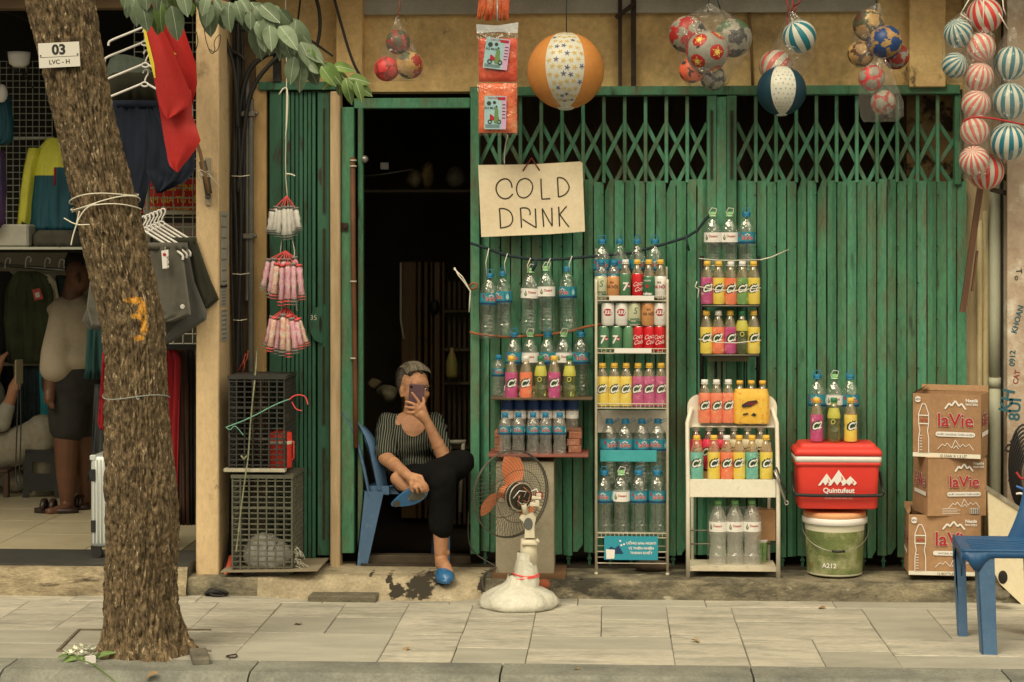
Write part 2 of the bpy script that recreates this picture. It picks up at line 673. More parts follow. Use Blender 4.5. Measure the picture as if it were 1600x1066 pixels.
white_paint=mat('white enamel',A(214,196,158),A(196,178,140),rough=.4,scale=6,wear=A(120,70,36),wscale=9,wthr=.71,wsoft=.03)
white_plastic=mat('white plastic',A(220,204,168),rough=.35)
cream_plastic=mat('cream plastic',A(196,178,138),A(178,160,122),rough=.45,scale=5)
blue_plastic=mat('blue plastic',A(42,78,102),A(36,70,92),rough=.4,scale=4,wear=A(84,98,98),wscale=14,wthr=.72,wsoft=.05)
rope_white=mat('pale string',A(200,184,146),rough=.9)
rope_dark=mat('dark rope',A(34,46,44),A(24,32,30),rough=.9,scale=80)
skin=mat('skin',A(176,124,80),A(144,96,62),rough=.55,scale=14,grain=.1,gscale=160,bump=.3,bscale=110,sss=.08)
dark_skin=mat('brown skin',A(92,58,36),A(76,47,30),rough=.45,scale=9)
worn_blue=mat('worn blue plastic',A(78,100,112),A(64,86,100),rough=.5,scale=5,wear=A(100,116,116),wscale=14,wthr=.64,wsoft=.06,bump=.1)
# ------------------------------------------------------------------ ground, step, walls
def structure(mb,name,mats,parent=None):
 o=mb.build(name,mats,parent)
 if parent is None:
  o['kind']='structure'
 return o
ZS=0.091
mb=MB()
mb.box(-60,60,-60,-2.16,-.5,-.14)
structure(mb,'road',mat('asphalt',A(78,74,64),A(64,60,52),rough=.9,scale=30,bump=.4,bscale=200))
mb=MB()
mb.box(-60,60,-2.04,6,-.5,-.028)
pav=structure(mb,'pavement',mat('joint dirt',A(116,102,74),A(84,72,50),rough=1,scale=14))
slab_m=mat('paving stone',A(176,161,128),A(148,136,108),rough=.82,scale=3.2,stretch=(.7,2.6,1),grain=.18,gscale=34,wear=A(136,126,100),wscale=3.4,wthr=.57,wsoft=.08,wear2=(A(112,102,76),5,.68,.05,(.5,2.2,1)),wstretch=(.8,3,1),vary=.06,bump=.4,bscale=22,coords='Object')
slab_g=mat('grey paving stone',A(160,148,118),A(138,128,102),rough=.82,scale=3.5,stretch=(1,2.6,1),vary=.07,bump=.2,bscale=22)
rnd=random.Random(3)
rows_y=[(-.4,-.565,.6),(-.565,-.95,.61),(-.95,-1.275,.31),(-1.275,-1.585,.62),(-1.585,-1.86,.305)]
rows_y=[(-.36,-.565,.61),(-.565,-1.27,.305),(-1.27,-1.862,.305)]
for ri,(ya,yb,w) in enumerate(rows_y):
 x=-4.6+(.17 if ri==0 else -.02)
 while x<4.2:
  ww=w
  tall=[(ya,yb)]
  if ri>0 and rnd.random()<.35:
   ww=.61
  if ri>0 and rnd.random()<.6:
   q=ya+(yb-ya)*(.47 if rnd.random()<.8 else .6)
   tall=[(ya,q),(q,yb)]
  for (a,b) in tall:
   g=rnd.choice((.0008,.0012,.0022))
   mb=MB()
   zt=rnd.uniform(-.002,.0025)
   mb.box(x+g,x+ww-g,b+g,a-g,-.028,zt,ch=.003)
   for q in range(len(mb.v)):
    vx,vy,vz=mb.v[q]
    if vz>-.02:
     mb.v[q]=(vx,vy,vz+.0018*math.sin(vx*31+ri)+.0015*math.cos(vy*23))
   mb.build('paving_slab',slab_g if rnd.random()<.16 else slab_m,pav,loc=(x+ww/2,(a+b)/2,0))
  x+=ww
  # the kerb, stone by stone
kerb=MB()
kerb.box(-60,60,-2.145,-1.872,-.5,-.05)
kerb=structure(kerb,'kerb',mat('joint dirt',A(70,60,42)))
kerb_m=mat('kerb stone',A(134,127,102),A(104,98,78),rough=.85,grain=.18,gscale=50,scale=4,stretch=(1.4,1,1),wear=A(92,88,72),wscale=3,wthr=.6,bump=.35,bscale=30)
xk=-4.44
while xk<4.2:
 mb=MB()
 mb.prism([(-1.866,-.15),(-1.866,.004),(-2.075,.004),(-2.12,-.012),(-2.15,-.06),(-2.15,-.15)],xk+.004,xk+.996,0,Matrix(((0,1,0,0),(1,0,0,0),(0,0,1,0),(0,0,0,1))))
 mb.build('kerb_stone',kerb_m,kerb,loc=(xk+.5,-2,0))
 xk+=1.0
 # concrete step under the shopfront: a lumpy block that runs out as a ramp in front of the door
mb=MB()
NX,prof_n=560,26
vv,ff=[],[]
x0s,x1s=X(306,-.3)-.02,3.6
for i in range(NX+1):
 x=x0s+(x1s-x0s)*i/NX
 a,b=X(420),X(765)
 ramp_=max(0.0,min(1.0,(x-a)/.25))*max(0.0,min(1.0,(b-x)/.12))
 top_y=-.385+.06*ramp_
 bot_y=-.40-.135*ramp_
 for j in range(prof_n+1):
  t=j/prof_n
  if t<.5:
   y,z=.12+(top_y-.12)*(t/.5),ZS
  else :
   q=(t-.5)/.5
   qq=q**(1.0 if ramp_>.5 else .6)
   y=top_y+(bot_y-top_y)*q
   z=ZS*(1-q)+(-.02)*q
   if ramp_<.98:
    z=z*ramp_+(1-ramp_)*(ZS if q<.15 else ZS-(ZS+.02)*min(1,(q-.15)/.8))
  d=mnoise.noise(Vector((x*5,y*5,z*5)))*.010+mnoise.noise(Vector((x*22,y*22,z*22)))*.005
  fade=min(1.0,max(.1,(t-.3)/.3))
  vv.append((x,y+d*fade*1.2,z+d*fade*.8))
w=prof_n+1
for i in range(NX):
 for j in range(prof_n):
  q=i*w+j
  ff.append((q,q+1,q+w+1,q+w))
mb.add(vv,ff,0,True)
step_m=mat('step concrete',A(134,118,84),A(84,75,54),rough=.92,scale=7,amt=1.6,grain=.25,gscale=70,stretch=(1,1,2.2),wear=A(56,50,36),wscale=4.2,wthr=.56,wsoft=.09,wear2=(A(150,136,102),9,.66,.04,(1,1,2)),wstretch=(1,1,2.5),bump=.55,bscale=40)
step_light=mat('ramp concrete',A(164,143,103),A(134,116,82),rough=.92,scale=7,amt=1.5,grain=.2,gscale=60,wear=A(96,82,58),wscale=6.5,wthr=.64,wsoft=.06,wear2=(A(176,156,116),10,.66,.04,(1,1,1)),spots=[(*P(px,py,-.40),rx_*1.0,.3,rz_*1.0) for px,py,rx_,rz_ in ((622,923,.036,.03),(655,914,.06,.036),(664,922,.04,.03),(646,926,.03,.02),(606,908,.018,.015),(611,915,.012,.016),(575,903,.012,.008),(668,903,.045,.014),(684,910,.03,.02),(757,915,.03,.05))],spotcol=A(52,44,30),spotk=1.1,spotsc=34,bump=.5,bscale=40)
o=mb.build('concrete_step',[step_m,step_light])
a,b=X(425),X(765)
for p in o.data.polygons:
 if a<p.center.x<b:
  p.material_index=1
o['kind']='structure'
# slab piece set in the ramp foot
mb=MB()
c=PZ(538,934,.012)
mb.box(-.165,.165,-.07,.07,-.03,.02,ch=.006,M=Matrix.Translation(c)@Matrix.Rotation(R(-2),4,'Z'))
one('drain_cover',mb,mat('cover stone',A(112,100,72),A(84,75,54),rough=.95,scale=14,grain=.3,bump=.9,bscale=60),'flat grey drain cover strip lying at the foot of the ramp before the door','drain cover',loc=c)
# left shop: step face, dark granite sill, tiled floor
ZF=.15
mb=MB()
vv,ff=[],[]
xa,xb=-5.0,X(306,-.3)-.018
for i in range(121):
 x=xa+(xb-xa)*i/120
 for j,(y,z) in enumerate(((-.30,ZF-.012),(-.40,ZF-.012),(-.415,ZF-.03),(-.42,.09),(-.435,.05),(-.44,-.02))):
  d=mnoise.noise(Vector((x*6,j*.7,3)))*.014+mnoise.noise(Vector((x*25,j*2.1,7)))*.007
  vv.append((x,y+(d if j>1 else 0),z+(d*.6 if 1<j<5 else 0)))
for i in range(120):
 for j in range(5):
  q=i*6+j
  ff.append((q,q+1,q+7,q+6))
mb.add(vv,ff,0,True)
structure(mb,'shop_step',mat('rough step',A(160,138,98),A(106,90,62),rough=.95,scale=9,amt=1.5,grain=.25,gscale=60,stretch=(.7,1,2),wear=A(72,60,40),wscale=6,wthr=.62,wsoft=.05,wstretch=(.6,1,2.5),bump=.9,bscale=35))
mb=MB()
mb.box(xa,xb,-.385,.06,ZF-.06,ZF)
structure(mb,'granite_sill',mat('granite',A(64,60,48),A(50,47,38),rough=.5,scale=20,stretch=(.5,2,1)))
fl=MB()
fl.box(xa,xb+.02,.06,4.2,ZF-.1,ZF-.006)
fl=structure(fl,'shop_floor',mat('floor joints',A(110,98,70)))
tile_m=mat('floor tile',A(168,150,110),A(148,131,94),rough=.3,scale=3,vary=.05)
for i in range(9):
 for j in range(8):
  a,b=xa+.3+i*.5,.062+j*.5
  if a+.5>xb+.02:
   continue
  mb=MB()
  mb.box(a+.002,a+.498,b+.002,b+.498,ZF-.006,ZF,ch=.0015)
  mb.build('floor_tile',tile_m,fl,loc=(a+.25,b+.25,ZF))
  # room shells
mb=MB()
xl,xr=-5.0,X(325,0)
zc=3.1
mb.box(xl,xr,3.6,3.7,0,zc)
structure(mb,'clothes_shop_back_wall',mat('shop wall',A(150,138,104),A(136,124,92),rough=.8,scale=2))
mb=MB()
mb.box(xl-.1,xl,-.3,3.7,0,zc)
mb.box(xr-.03,xr+.02,.0,3.7,0,zc)
structure(mb,'clothes_shop_side_wall',mat('shop wall',A(150,138,104)))
mb=MB()
mb.box(xl-.1,3.8,-.1,3.7,zc,zc+.12)
structure(mb,'ceiling_slab',dark_wall)
mb=MB()
ra,rb=X(362),3.7
mb.box(xr+.05,rb,3.3,3.4,0,zc)
mb.box(xr+.05,xr+.1,.2,3.3,0,zc)
mb.box(rb-.05,rb,.2,3.3,0,zc)
structure(mb,'drink_shop_room_wall',dark_wall)
mb=MB()
mb.box(xr+.1,rb-.05,.12,3.3,-.2,.07)
structure(mb,'drink_shop_floor',mat('dark floor',A(52,42,28),A(40,32,22),rough=.6,scale=4))
# the building front above and beside the gates
bf=thing('shop_building','yellow plastered shop building front above the green folding gates','building',(0,0.05,0))
YW=.06
ztop_rail=Z(137,0)
mb=MB()
mb.box(X(395,YW),X(1512,YW),YW,YW+.14,Z(142,YW),3.12)
mb.build('upper_wall',yellow_wall,bf)
mb=MB()
mb.box(X(565,YW-.06),X(1372,YW-.06),YW-.05,YW-.002,Z(22,YW),3.12)
mb.build('lintel',mat('bare lintel',A(168,156,128),A(140,128,100),rough=.9,scale=4,bump=.3),bf)
for (a,b,yy) in ((525,566,-.04),(1372,1422,-.01),(1421,1478,-.07)):
 mb=MB()
 mb.box(X(a,yy),X(b,yy),yy,YW-.001,Z(138,yy),3.12,ch=.004)
 mb.build('wall_pier',yellow_wall,bf)
 # brown frame bars on the upper wall
for (a,b,ya,yb) in ((966,972,-5,136),(986,994,-5,136)):
 mb=MB()
 mb.box(X(a),X(b),0.0,YW-.002,Z(yb),Z(ya))
 mb.build('iron_bar',rusty,bf)
for (xa_,ya_,xb_,yb_) in ((962,28,992,5),):
 mb=MB()
 mb.bar(P(xa_,ya_,-.01),P(xb_,yb_,-.01),.02,.02)
 mb.build('iron_bar',rusty,bf)
mb=MB()
mb.tube([P(1170,18,.04),P(1174,60,.04),P(1176,134,.04)],.007,6)
mb.build('iron_bar',mat('painted iron',A(120,90,52)),bf)
mb=MB()
mb.box(X(745,.9),X(1420,.9),.9,.93,Z(330,.9),Z(150,.9))
mb.build('added_backing',mat('dim brown backing',A(96,74,48),A(58,44,28),rough=.9,scale=3,stretch=(3,1,.4)),bf)  # added sheet: gives the dark depth behind the lattice a dim brown
# brickwork pier seen behind the lattice of the gate, far end
mb=MB()
mb.box(X(1415,.2),X(1500,.2),.16,.4,0,Z(145,.2))
mb.build('wall_pier',mat('old plaster',A(150,116,66),A(100,76,44),rough=.95,scale=6,wear=A(50,36,22),wscale=7,wthr=.56,wsoft=.04,bump=.6,bscale=25),bf)
# stained wall strip between pillar and gate, cream strip beside the gate
mb=MB()
mb.box(X(340,.03),X(398,.03),.03,.2,0,3.12)
mb.build('wall_strip',stained_wall,bf)
mb=MB()
mb.box(X(394,.0),X(416,.0),.0,.2,0,Z(137),ch=.004)
mb.build('wall_strip',mat('flaking cream',A(176,138,82),A(150,116,66),rough=.9,scale=5,stretch=(2,2,.6),wear=A(74,56,34),wscale=8,wthr=.68,wsoft=.04,bump=.3),bf)
mb=MB()
mb.box(X(1506,.04),X(1600,.04),.04,.2,0,3.12)
mb.build('wall_strip',mat('pale plaster',A(176,150,102),A(156,130,86),rough=.9,scale=4,stretch=(2,2,.5),bump=.3),bf)
# pillar at the clothes shop
yp=-.31
mb=MB()
zb=.06
mb.box(X(306,yp),X(342,yp),yp,.03,zb,3.12,ch=.006)
for q in range(len(mb.v)):
 pass
pill=one('pillar',mb,cream_wall,'cream plaster pillar standing between the clothes shop and the crates','pillar')
# torn notices on the pillar's side face
noti=mat('torn notice paper',A(168,158,130),A(140,130,104),rough=.9,scale=12)
ink=mat('grey print ink',A(116,108,88))
xs=X(342,yp)+.001
for (ya,yb,t0,t1) in ((330,450,.1,.6),(445,480,.1,.55),(485,535,.12,.6)):
 mb=MB()
 y0,y1=yp+t0*.34,yp+t1*.34
 za,zb_=Z(ya,-.2),Z(yb,-.2)
 n=8
 poly=[(y0+rnd.uniform(-.01,.01),za-(za-zb_)*i/n) for i in range(n+1)]+[(y1+rnd.uniform(-.015,.015),zb_+(za-zb_)*i/n) for i in range(n+1)]
 mb.add([(xs+.0012,p[0],p[1]) for p in poly],[tuple(range(len(poly)))])
 for k in range(7):
  zz=zb_+(za-zb_)*(k+.5)/7
  mb.add([(xs+.002,y0+.02,zz),(xs+.002,y1-.03,zz),(xs+.002,y1-.03,zz+.008),(xs+.002,y0+.02,zz+.008)],[(0,1,2,3)],1)
 mb.build('notice',[noti,ink],pill)
 # canopy over the pavement: keeps the top of the front in shade
mb=MB()
mb.box(X(306,-.3)+.0,3.4,-.47,.25,3.125,3.24)
structure(mb,'canopy_slab_roof',grey_concrete)
mb=MB()
mb.box(-5.0,X(306,-.3)-.01,-.45,.25,3.125,3.24)
structure(mb,'shop_canopy_roof',grey_concrete)
# beam across the clothes shop opening
mb=MB()
mb.box(-5.0,X(306,-.2),-.2,-.1,Z(7,-.2),3.12)
structure(mb,'shutter_box_beam',mat('beam',A(110,84,50),A(80,60,38),rough=.8,scale=5))
# far side: next building's wall with stencilled adverts
yr_=-.14
mb=MB()
mb.box(X(1574,yr_),4.2,yr_,.3,0,3.12)
rw=one('side_wall',mb,mat('poster wall',A(176,152,116),A(140,112,82),rough=.95,scale=7,wear=A(196,178,142),wscale=6,wthr=.6,wsoft=.08,bump=.3,bscale=30),'patchy pink plaster wall with stencilled adverts beside the grey drainpipe','wall')
teal_ink=mat('teal stencil ink',A(40,80,78))
red_ink=mat('red stencil ink',A(130,56,44))
dk_ink=mat('black stencil ink',A(52,44,34))
for (s_,px,py,sz,mt,rot) in (('KH',1582,628,26,teal_ink,78),('8UI',1594,640,24,teal_ink,86),('Dt',1586,700,20,dk_ink,70),('0912',1586,560,12,teal_ink,88),('KHOAN',1594,500,12,teal_ink,75),('T',1588,424,12,dk_ink,-85),('0',1588,438,10,dk_ink,0),('CAT',1592,590,11,red_ink,80),('BT',1590,746,18,dk_ink,75)):
 mb=MB()
 p=P(px,py,yr_-.002)
 a=R(rot)
 mb.text(s_,p,S(sz),(math.cos(a),0,math.sin(a)),(-math.sin(a),0,math.cos(a)),offset=.02)
 mb.build('stencil_lettering',mt,rw)
 # pipes at the far side
mb=MB()
mb.tube([P(1555,y,-.02) for y in (275,500,592)],S(9),14)
mb.tube([P(1555,y,-.02) for y in (590,606)],S(9.8),14)
mb.tube([P(1555,y,-.02) for y in (604,800,905)],S(9),14)
one('drainpipe',mb,mat('grey pipe',A(164,156,118),A(146,140,106),rough=.6,scale=6,stretch=(1,1,.3)),'thick grey plastic drainpipe running up beside the stack of cartons','pipe')
mb=MB()
for (px,r_) in ((1531,4.5),(1541,5.5)):
 mb.tube([P(px,330 if px>1535 else 345,.02),P(px,500,.02),P(px,880,.02)],S(r_),10)
one('water_pipe',mb,mat('flaking pipe',A(190,168,116),A(166,142,92),rough=.7,scale=8,stretch=(1,1,.4),wear=A(130,74,30),wscale=7,wthr=.66,wsoft=.05),'pair of pale flaking water pipes beside the end of the gate','pipe')
mb=MB()
mb.bar(P(1532,292,-.08),P(1504,488,-.08),S(9,-.08),.02)
mb.bar(P(1527,392,-.075),P(1519,455,-.075),S(3,-.08),.02)
one('wooden_batten',mb,mat('old brown wood',A(98,66,42),A(70,46,30),rough=.8,scale=8,stretch=(3,3,.4),bump=.3),'brown wooden batten leaning askew over the end of the gate','batten')
mb=MB()
for k,(dx,r_) in enumerate(((0,3.0),(5,2.2))):
 mb.tube([P(1567+dx,y,-.04) for y in (0,200,400,640,800)],S(r_),6)
one('black_cable',mb,black_plastic,'black cables running straight down between drainpipe and stencilled wall','cable')
mb=MB()
mb.bar(P(1560,272,-.1),P(1596,292,-.1),S(8),.03)
mb.bar(P(1548,296,-.1),P(1596,308,-.1),S(7),.03)
mb.bar(P(1596,272,-.1),P(1590,310,-.1),S(5),.03)
one('iron_bracket',mb,rusty,'rusty iron wall bracket just below the striped balls','bracket')
# ------------------------------------------------------------------ the green folding gates
def vbar(mb,pxa,pxb,pya,pyb,y0,y1,m=0,ch=.002):
 mb.box(X(pxa,y0),X(pxb,y0),y0,y1,Z(pyb,y0),Z(pya,y0),m,ch=ch)
ZT=283
def gate_leaf(g,pa,pb,bars,pitch):
 """a leaf of the gate between two posts: bars, scissor strips above, slats below"""
 for b in bars:
  mb=MB()
  vbar(mb,b-2.8,b+2.8,150,286,-.012,.006)
  mb.build('bar',green,g)
 edges=[pa]+list(bars)+[pb]
 for i in range(len(edges)-1):
  a,b=edges[i],edges[i+1]
  full=b-a>pitch*.6
  ov=(pitch-(b-a))/pitch if b-a<pitch else 0
  for (y0,y1) in ((192,256),(256,320)):
   for fl in (0,1):
    q0,q1=(a,b) if not fl else (b,a)
    yb=y1
    x1,yy1=q1,y1
    if y1>290:
     t=(290-y0)/(y1-y0)
     x1,yy1=q0+(q1-q0)*t,290
    mb=MB()
    Yb=.012 if fl else .021
    mb.bar(P(q0,y0,Yb),P(x1,yy1,Yb),S(6.2),.005)
    mb.build('lattice_strip',green,g)
    # slats: two to each bar, set at slight opposite angles like a folded screen
 n=int(round((pb-pa)/(pitch/2)))
 w=(pb-pa)/n
 for i in range(n):
  a=pa+i*w
  x0,x1=X(a),X(a+w)
  ang=(1 if i%2 else -1)*rnd.uniform(.006,.013)
  g0=.0014 if i%2 else .0032
  top=Z(ZT+rnd.uniform(-2.5,2.5))
  bot=Z(864+rnd.uniform(-4,4))
  cut=rnd.choice((0,0,.03,.05)) if i%2 else 0
  topcut=rnd.choice((0,0,0,.05)) if i%2==0 else 0
  xc=(x0+x1)/2
  hw=(x1-x0)/2
  mb=MB()
  t=.0035
  def yy(x):
   return -.014+ang*(x-xc)/hw
   # slats are pressed from lengths that jog a little at each hinge line
  zs=[bot,bot+.035,Z(770),Z(672),Z(576),Z(500),Z(443),Z(386),top-.06,top]
  L_=[x0+g0]*10
  R_=[x1-g0]*10
  if cut:
   R_[0]-=hw*1.0
  if topcut:
   L_[9]+=hw*.8
  fr,bk=[],[]
  for z,l_,r_ in zip(zs,L_,R_):
   j=rnd.uniform(-.0024,.0024)
   fr+=[(l_+max(0,j),yy(l_)+j,z),(xc+j,yy(xc)-.004,z),(r_+min(0,j),yy(r_)+j,z)]
  bk=[(x,y+t,z) for x,y,z in fr]
  N=len(fr)
  ff=[]
  for k in range(9):
   for c in range(2):
    q=k*3+c
    ff+=[(q,q+1,q+4,q+3),(N+q,N+q+3,N+q+4,N+q+1)]
   q=k*3
   ff+=[(q,q+3,N+q+3,N+q),(q+2,N+q+2,N+q+5,q+5)]
  ff+=[(0,N,N+1,1),(1,N+1,N+2,2),(27,28,N+28,N+27),(28,29,N+29,N+28)]
  mb.add(fr+bk,ff,0)
  mb.build('slat',green,g,loc=(xc,0,bot))
  # guide wheels' little legs under the slats, and hinge pins up the joints
 k=pa+pitch*.25
 while k<pb-4:
  mb=MB()
  mb.box(X(k-2.2),X(k+2.2),-.008,.004,ZS-.006,Z(862))
  mb.box(X(k-3.6),X(k+3.6),-.012,.008,Z(874),Z(871))
  mb.build('slat_foot',green_dark,g)
  k+=pitch
 pins=MB()
 for b in bars:
  for py in (304,386,443,500,576,672,770):
   pins.ball(P(b+rnd.uniform(-1,1),py+rnd.uniform(-1,1),-.021),.0042,n=6)
 pins.build('hinge_pin',rusty,g,kind='stuff')
def post(g,pxa,pxb,pya,pyb,name='post',m=None,y0=-.03,y1=.03,slots=None):
 mb=MB()
 vbar(mb,pxa,pxb,pya,pyb,y0,y1,ch=.003)
 o=mb.build(name,m or green,g)
 if slots:
  for (a,b,ya,yb) in slots:
   q=MB()
   n=8
   x0,x1,za,zb=X(a,y0),X(b,y0),Z(ya,y0),Z(yb,y0)
   r_=(x1-x0)/2
   poly=[((x0+x1)/2+r_*math.cos(math.pi*i/n),za-r_+r_*math.sin(math.pi*i/n)) for i in range(n+1)]
   poly+=[((x0+x1)/2+r_*math.cos(math.pi+math.pi*i/n),zb+r_+r_*math.sin(math.pi+math.pi*i/n)) for i in range(n+1)]
   q.prism(poly,y0-.003,y0+.002)
   inner=[(((x0+x1)/2)+(x-(x0+x1)/2)*.55,zb+r_*.5+(z-zb)*(1-r_/(za-zb))) for x,z in poly]
   q.prism(inner,y0-.0045,y0-.0025,1)
   q.build('slot',[green_dark,rusty],o)
 return o
g=thing('folding_gate','wide green folding metal gate with scissor lattice, drawn shut behind the drinks','gate',(X(1125),0,ZS))
mb=MB()
mb.box(X(734,-.04),X(1500,-.04),-.045,.05,Z(150),Z(136),ch=.003)
mb.build('top_rail',green,g)
pt=32.6
gate_leaf(g,750,1105,[780.5+i*pt for i in range(10)],pt)
gate_leaf(g,1151,1510,[1181+i*31.6 for i in range(10)],31.6)
post(g,735,749,136.5,868,slots=None,y0=-.06)
post(g,1105,1120,150,868,slots=[(1109,1115,172,282)],y0=-.04)
post(g,1120,1135,152,868,y0=-.048)
post(g,1135,1151,150,868,slots=[(1140,1147,172,282)],y0=-.04)
post(g,1492,1502,150,290,y0=-.03)
mb=MB()
mb.box(X(565),X(1512),-.035,.1,ZS-.02,ZS+.012)
mb.build('bottom_rail',mat('dark sill',A(66,54,36),A(46,38,26),rough=.8,scale=8),g)
# the other half of the gate, folded away beside the crates
g2=thing('folded_gate','green gate leaf folded into tight ribs beside the crates','gate',(X(470,.02),.02,ZS))
mb=MB()
mb.box(X(403,-.03),X(564,-.03),-.02,.06,Z(139),Z(126),ch=.003)
mb.build('top_rail',green_dark,g2)
post(g2,421,440,139.5,875,m=green_dark,y0=.0,y1=.05)
for i in range(8):
 mb=MB()
 a=441+i*6.6
 y0=.005+.006*(i%2)
 mb.box(X(a),X(a+5.2),y0,.06,Z(876),Z(141),ch=.002)
 mb.build('slat',green_dark,g2)
post(g2,496,515,142,872,m=green_dark,y0=.0,y1=.05,slots=[(503,510,165,335),(503,510,355,478),(502,510,540,668),(502,510,700,850)])
mb=MB()
pc=P(504,507,-.012)
mb.prism([(pc.x+S(22)*math.cos(a)*.95,pc.z+S(30)*math.sin(a)) for a in [R(90)+R(180)*i/12 for i in range(13)]],-.014,-.004)
mb.prism([(pc.x-S(3)+S(2.2)*math.cos(a),pc.z+S(13)*math.sin(a)) for a in [R(360)*i/12 for i in range(12)]],-.016,-.012,1)
mb.text('35',(pc.x-S(14),-.0165,pc.z+S(7)),S(11),offset=0.0,m=2)
mb.build('lock_plate',[green_dark,black_plastic,white_paint],g2)
# pale wooden post and door frame
mb=MB()
mb.box(X(515.5,-.05),X(531,-.05),-.05,.06,ZS-.01,Z(141,-.05),ch=.006)
one('wooden_post',mb,mat('bare pale wood',A(182,152,104),A(150,120,78),rough=.8,scale=7,stretch=(4,4,.5),wear=A(70,50,30),wscale=5,wthr=.68,wsoft=.04,wstretch=(3,3,.5),bump=.3),'bare pale wooden post between the folded gate and the doorway','post')
df=thing('door_frame','green iron door frame round the dark doorway with rusty rod','door frame',(X(560),.02,ZS))
post(df,533,553,166,868,name='jamb',m=green,y0=-.02,y1=.05)
post(df,559,567,166,868,name='jamb',m=green,y0=.0,y1=.05)
mb=MB()
mb.box(X(553),X(734.5),.0,.06,Z(168),Z(152),ch=.003)
mb.build('head',green,df)
mb=MB()
mb.tube([P(551,246,-.03),P(552,400,-.03),P(555,600,-.03),P(556,700,-.03)],S(4),8)
for py in (251,260,440,560):
 mb.tube([P(552,py,-.03)+Vector((0,0,-.004)),P(552,py,-.03)+Vector((0,0,.004))],S(5.4),8,1)
mb.build('rod',[mat('rod rust',A(104,62,32),A(74,44,24),rough=.7,scale=9),mat('pale metal',A(170,154,120))],df)
mb=MB()
mb.box(X(533.5),X(545),-.028,-.018,Z(361),Z(348))
mb.tube([P(539,354,-.03),P(539,354,-.04)],S(3),8)
mb.build('latch',rusty,df)
mb=MB()
mb.ball(P(570,249,-.005),S(6),n=12)
mb.tube([P(566,249,.0),P(570,249,.0)],S(3),8)
mb.build('knob',mat('dull steel',A(130,120,98),rough=.35,metal=.6),df)
mb=MB()
mb.box(X(567),X(735),.02,.1,Z(888,.02),Z(871,.02),ch=.003)
mb.build('threshold',mat('worn threshold',A(84,68,44),A(58,47,32),rough=.7,scale=6),df)
# ------------------------------------------------------------------ cables and conduits on the stained wall
cb=thing('cable_bundle','bundle of black electric cables and conduits climbing the stained wall','cables',(X(380,-.05),-.05,.1))
for k,(px,r_) in enumerate(((364,3),(369,3.4),(374,3),(379,2.6),(371,2.4))):
 mb=MB()
 pts=[P(px+3*math.sin(py*.013+k*1.7),py,-.05-.012*(k%3)) for py in range(-10,900,60)]
 pts[-1]=P(352-k*3,908,-.2)
 mb.tube(pts,S(r_),6)
 mb.build('cable',black_plastic,cb)
conduit=mat('ribbed conduit',A(96,90,72),A(78,72,58),rough=.55,scale=8)
for (px,ya,yb,r_) in ((392,150,585,5.2),(386.5,112,470,3.6)):
 mb=MB()
 n=int((yb-ya)/3.2)
 prof=[]
 for i in range(n*2+1):
  prof.append((S(r_)*(1.0 if i%2 else .86),0+S(1.6)*i))
 b=P(px,yb,-.04)
 mb.lathe(prof,12,o=b)
 mb.build('conduit',conduit,cb)
for (px,py) in ((390,177),(388,369)):
 mb=MB()
 mb.box(X(px-11),X(px+13),-.062,-.02,Z(py+4),Z(py-4),ch=.002)
 mb.ball(P(px+11,py,-.064),S(3.4),n=8)
 mb.build('clamp',mat('clamp steel',A(108,98,76),rough=.5,metal=.4),cb)
for (py,a,b) in ((275,362,390),(428,363,390),(500,364,386)):
 mb=MB()
 mb.tube([P(a,py,-.075),P((a+b)/2,py+1,-.085),P(b,py-1,-.075)],S(.8),5)
 mb.build('tie',rope_white,cb)
 # looping black cables at the top
for k,(pts,r_) in enumerate((([(366,300),(372,180),(385,112),(410,88),(428,82),(452,84),(462,100)],4),([(372,300),(384,170),(400,125),(428,94),(440,84)],3.4),([(492,-10),(500,20),(500,52),(494,76)],2.8),([(520,-10),(531,30),(545,80),(558,112),(570,126)],2.2),([(470,-10),(466,30),(460,60),(452,100),(448,118)],1.6),([(448,84),(446,104),(456,112),(460,92),(470,104),(478,122)],2),([(352,60),(360,80),(374,84),(384,96)],2.4),([(340,20),(352,60),(368,110),(372,200)],3),([(350,40),(362,30),(380,52),(395,38),(400,62)],2))):
 mb=MB()
 P3=[P(a,b,-.06-.015*(k%4)) for a,b in pts]
 # smooth the run
 for _ in range(2):
  q=[P3[0]]
  for i in range(len(P3)-1):
   q+=[P3[i]*.75+P3[i+1]*.25,P3[i]*.25+P3[i+1]*.75]
  P3=q+[P3[-1]]
 mb.tube(P3,S(r_),6)
 mb.build('cable',black_plastic,cb)
mb=MB()
mb.box(X(428),X(440),-.03,.0,Z(126),Z(62))
mb.build('bracket',dark_metal,cb)
mb=MB()
mb.bar(P(470,52,-.05),P(520,88,-.05),.012,.012)
mb.build('bracket',dark_metal,cb)
# red conduit stub at the pillar's foot, with its coil of cable
mb=MB()
mb.tube([P(362,870,-.22),P(356,893,-.27),P(344,925,-.36)],S(5),10)
one('red_conduit',mb,mat('red pipe',A(178,72,46),rough=.5),'red plastic conduit stub sticking out of the ground beside the crates','pipe')
mb=MB()
for k in range(5):
 c=P(334+k*2.2,932-k*1.0,-.42)
 a0=rnd.uniform(0,6)
 mb.tube([c+Vector((S(13)*math.cos(t*.42+a0),S(9)*math.sin(t*.42+a0)*.6,S(4)*math.sin(t*.42+1)+.012)) for t in range(15)],S(2),6,closed=True)
mb.tube([P(345,918,-.33),P(352,880,-.24),P(360,840,-.16)],S(2.2),6)
one('cable_coil',mb,black_plastic,'small coil of black cable on the ground at the foot of the red conduit','cable')
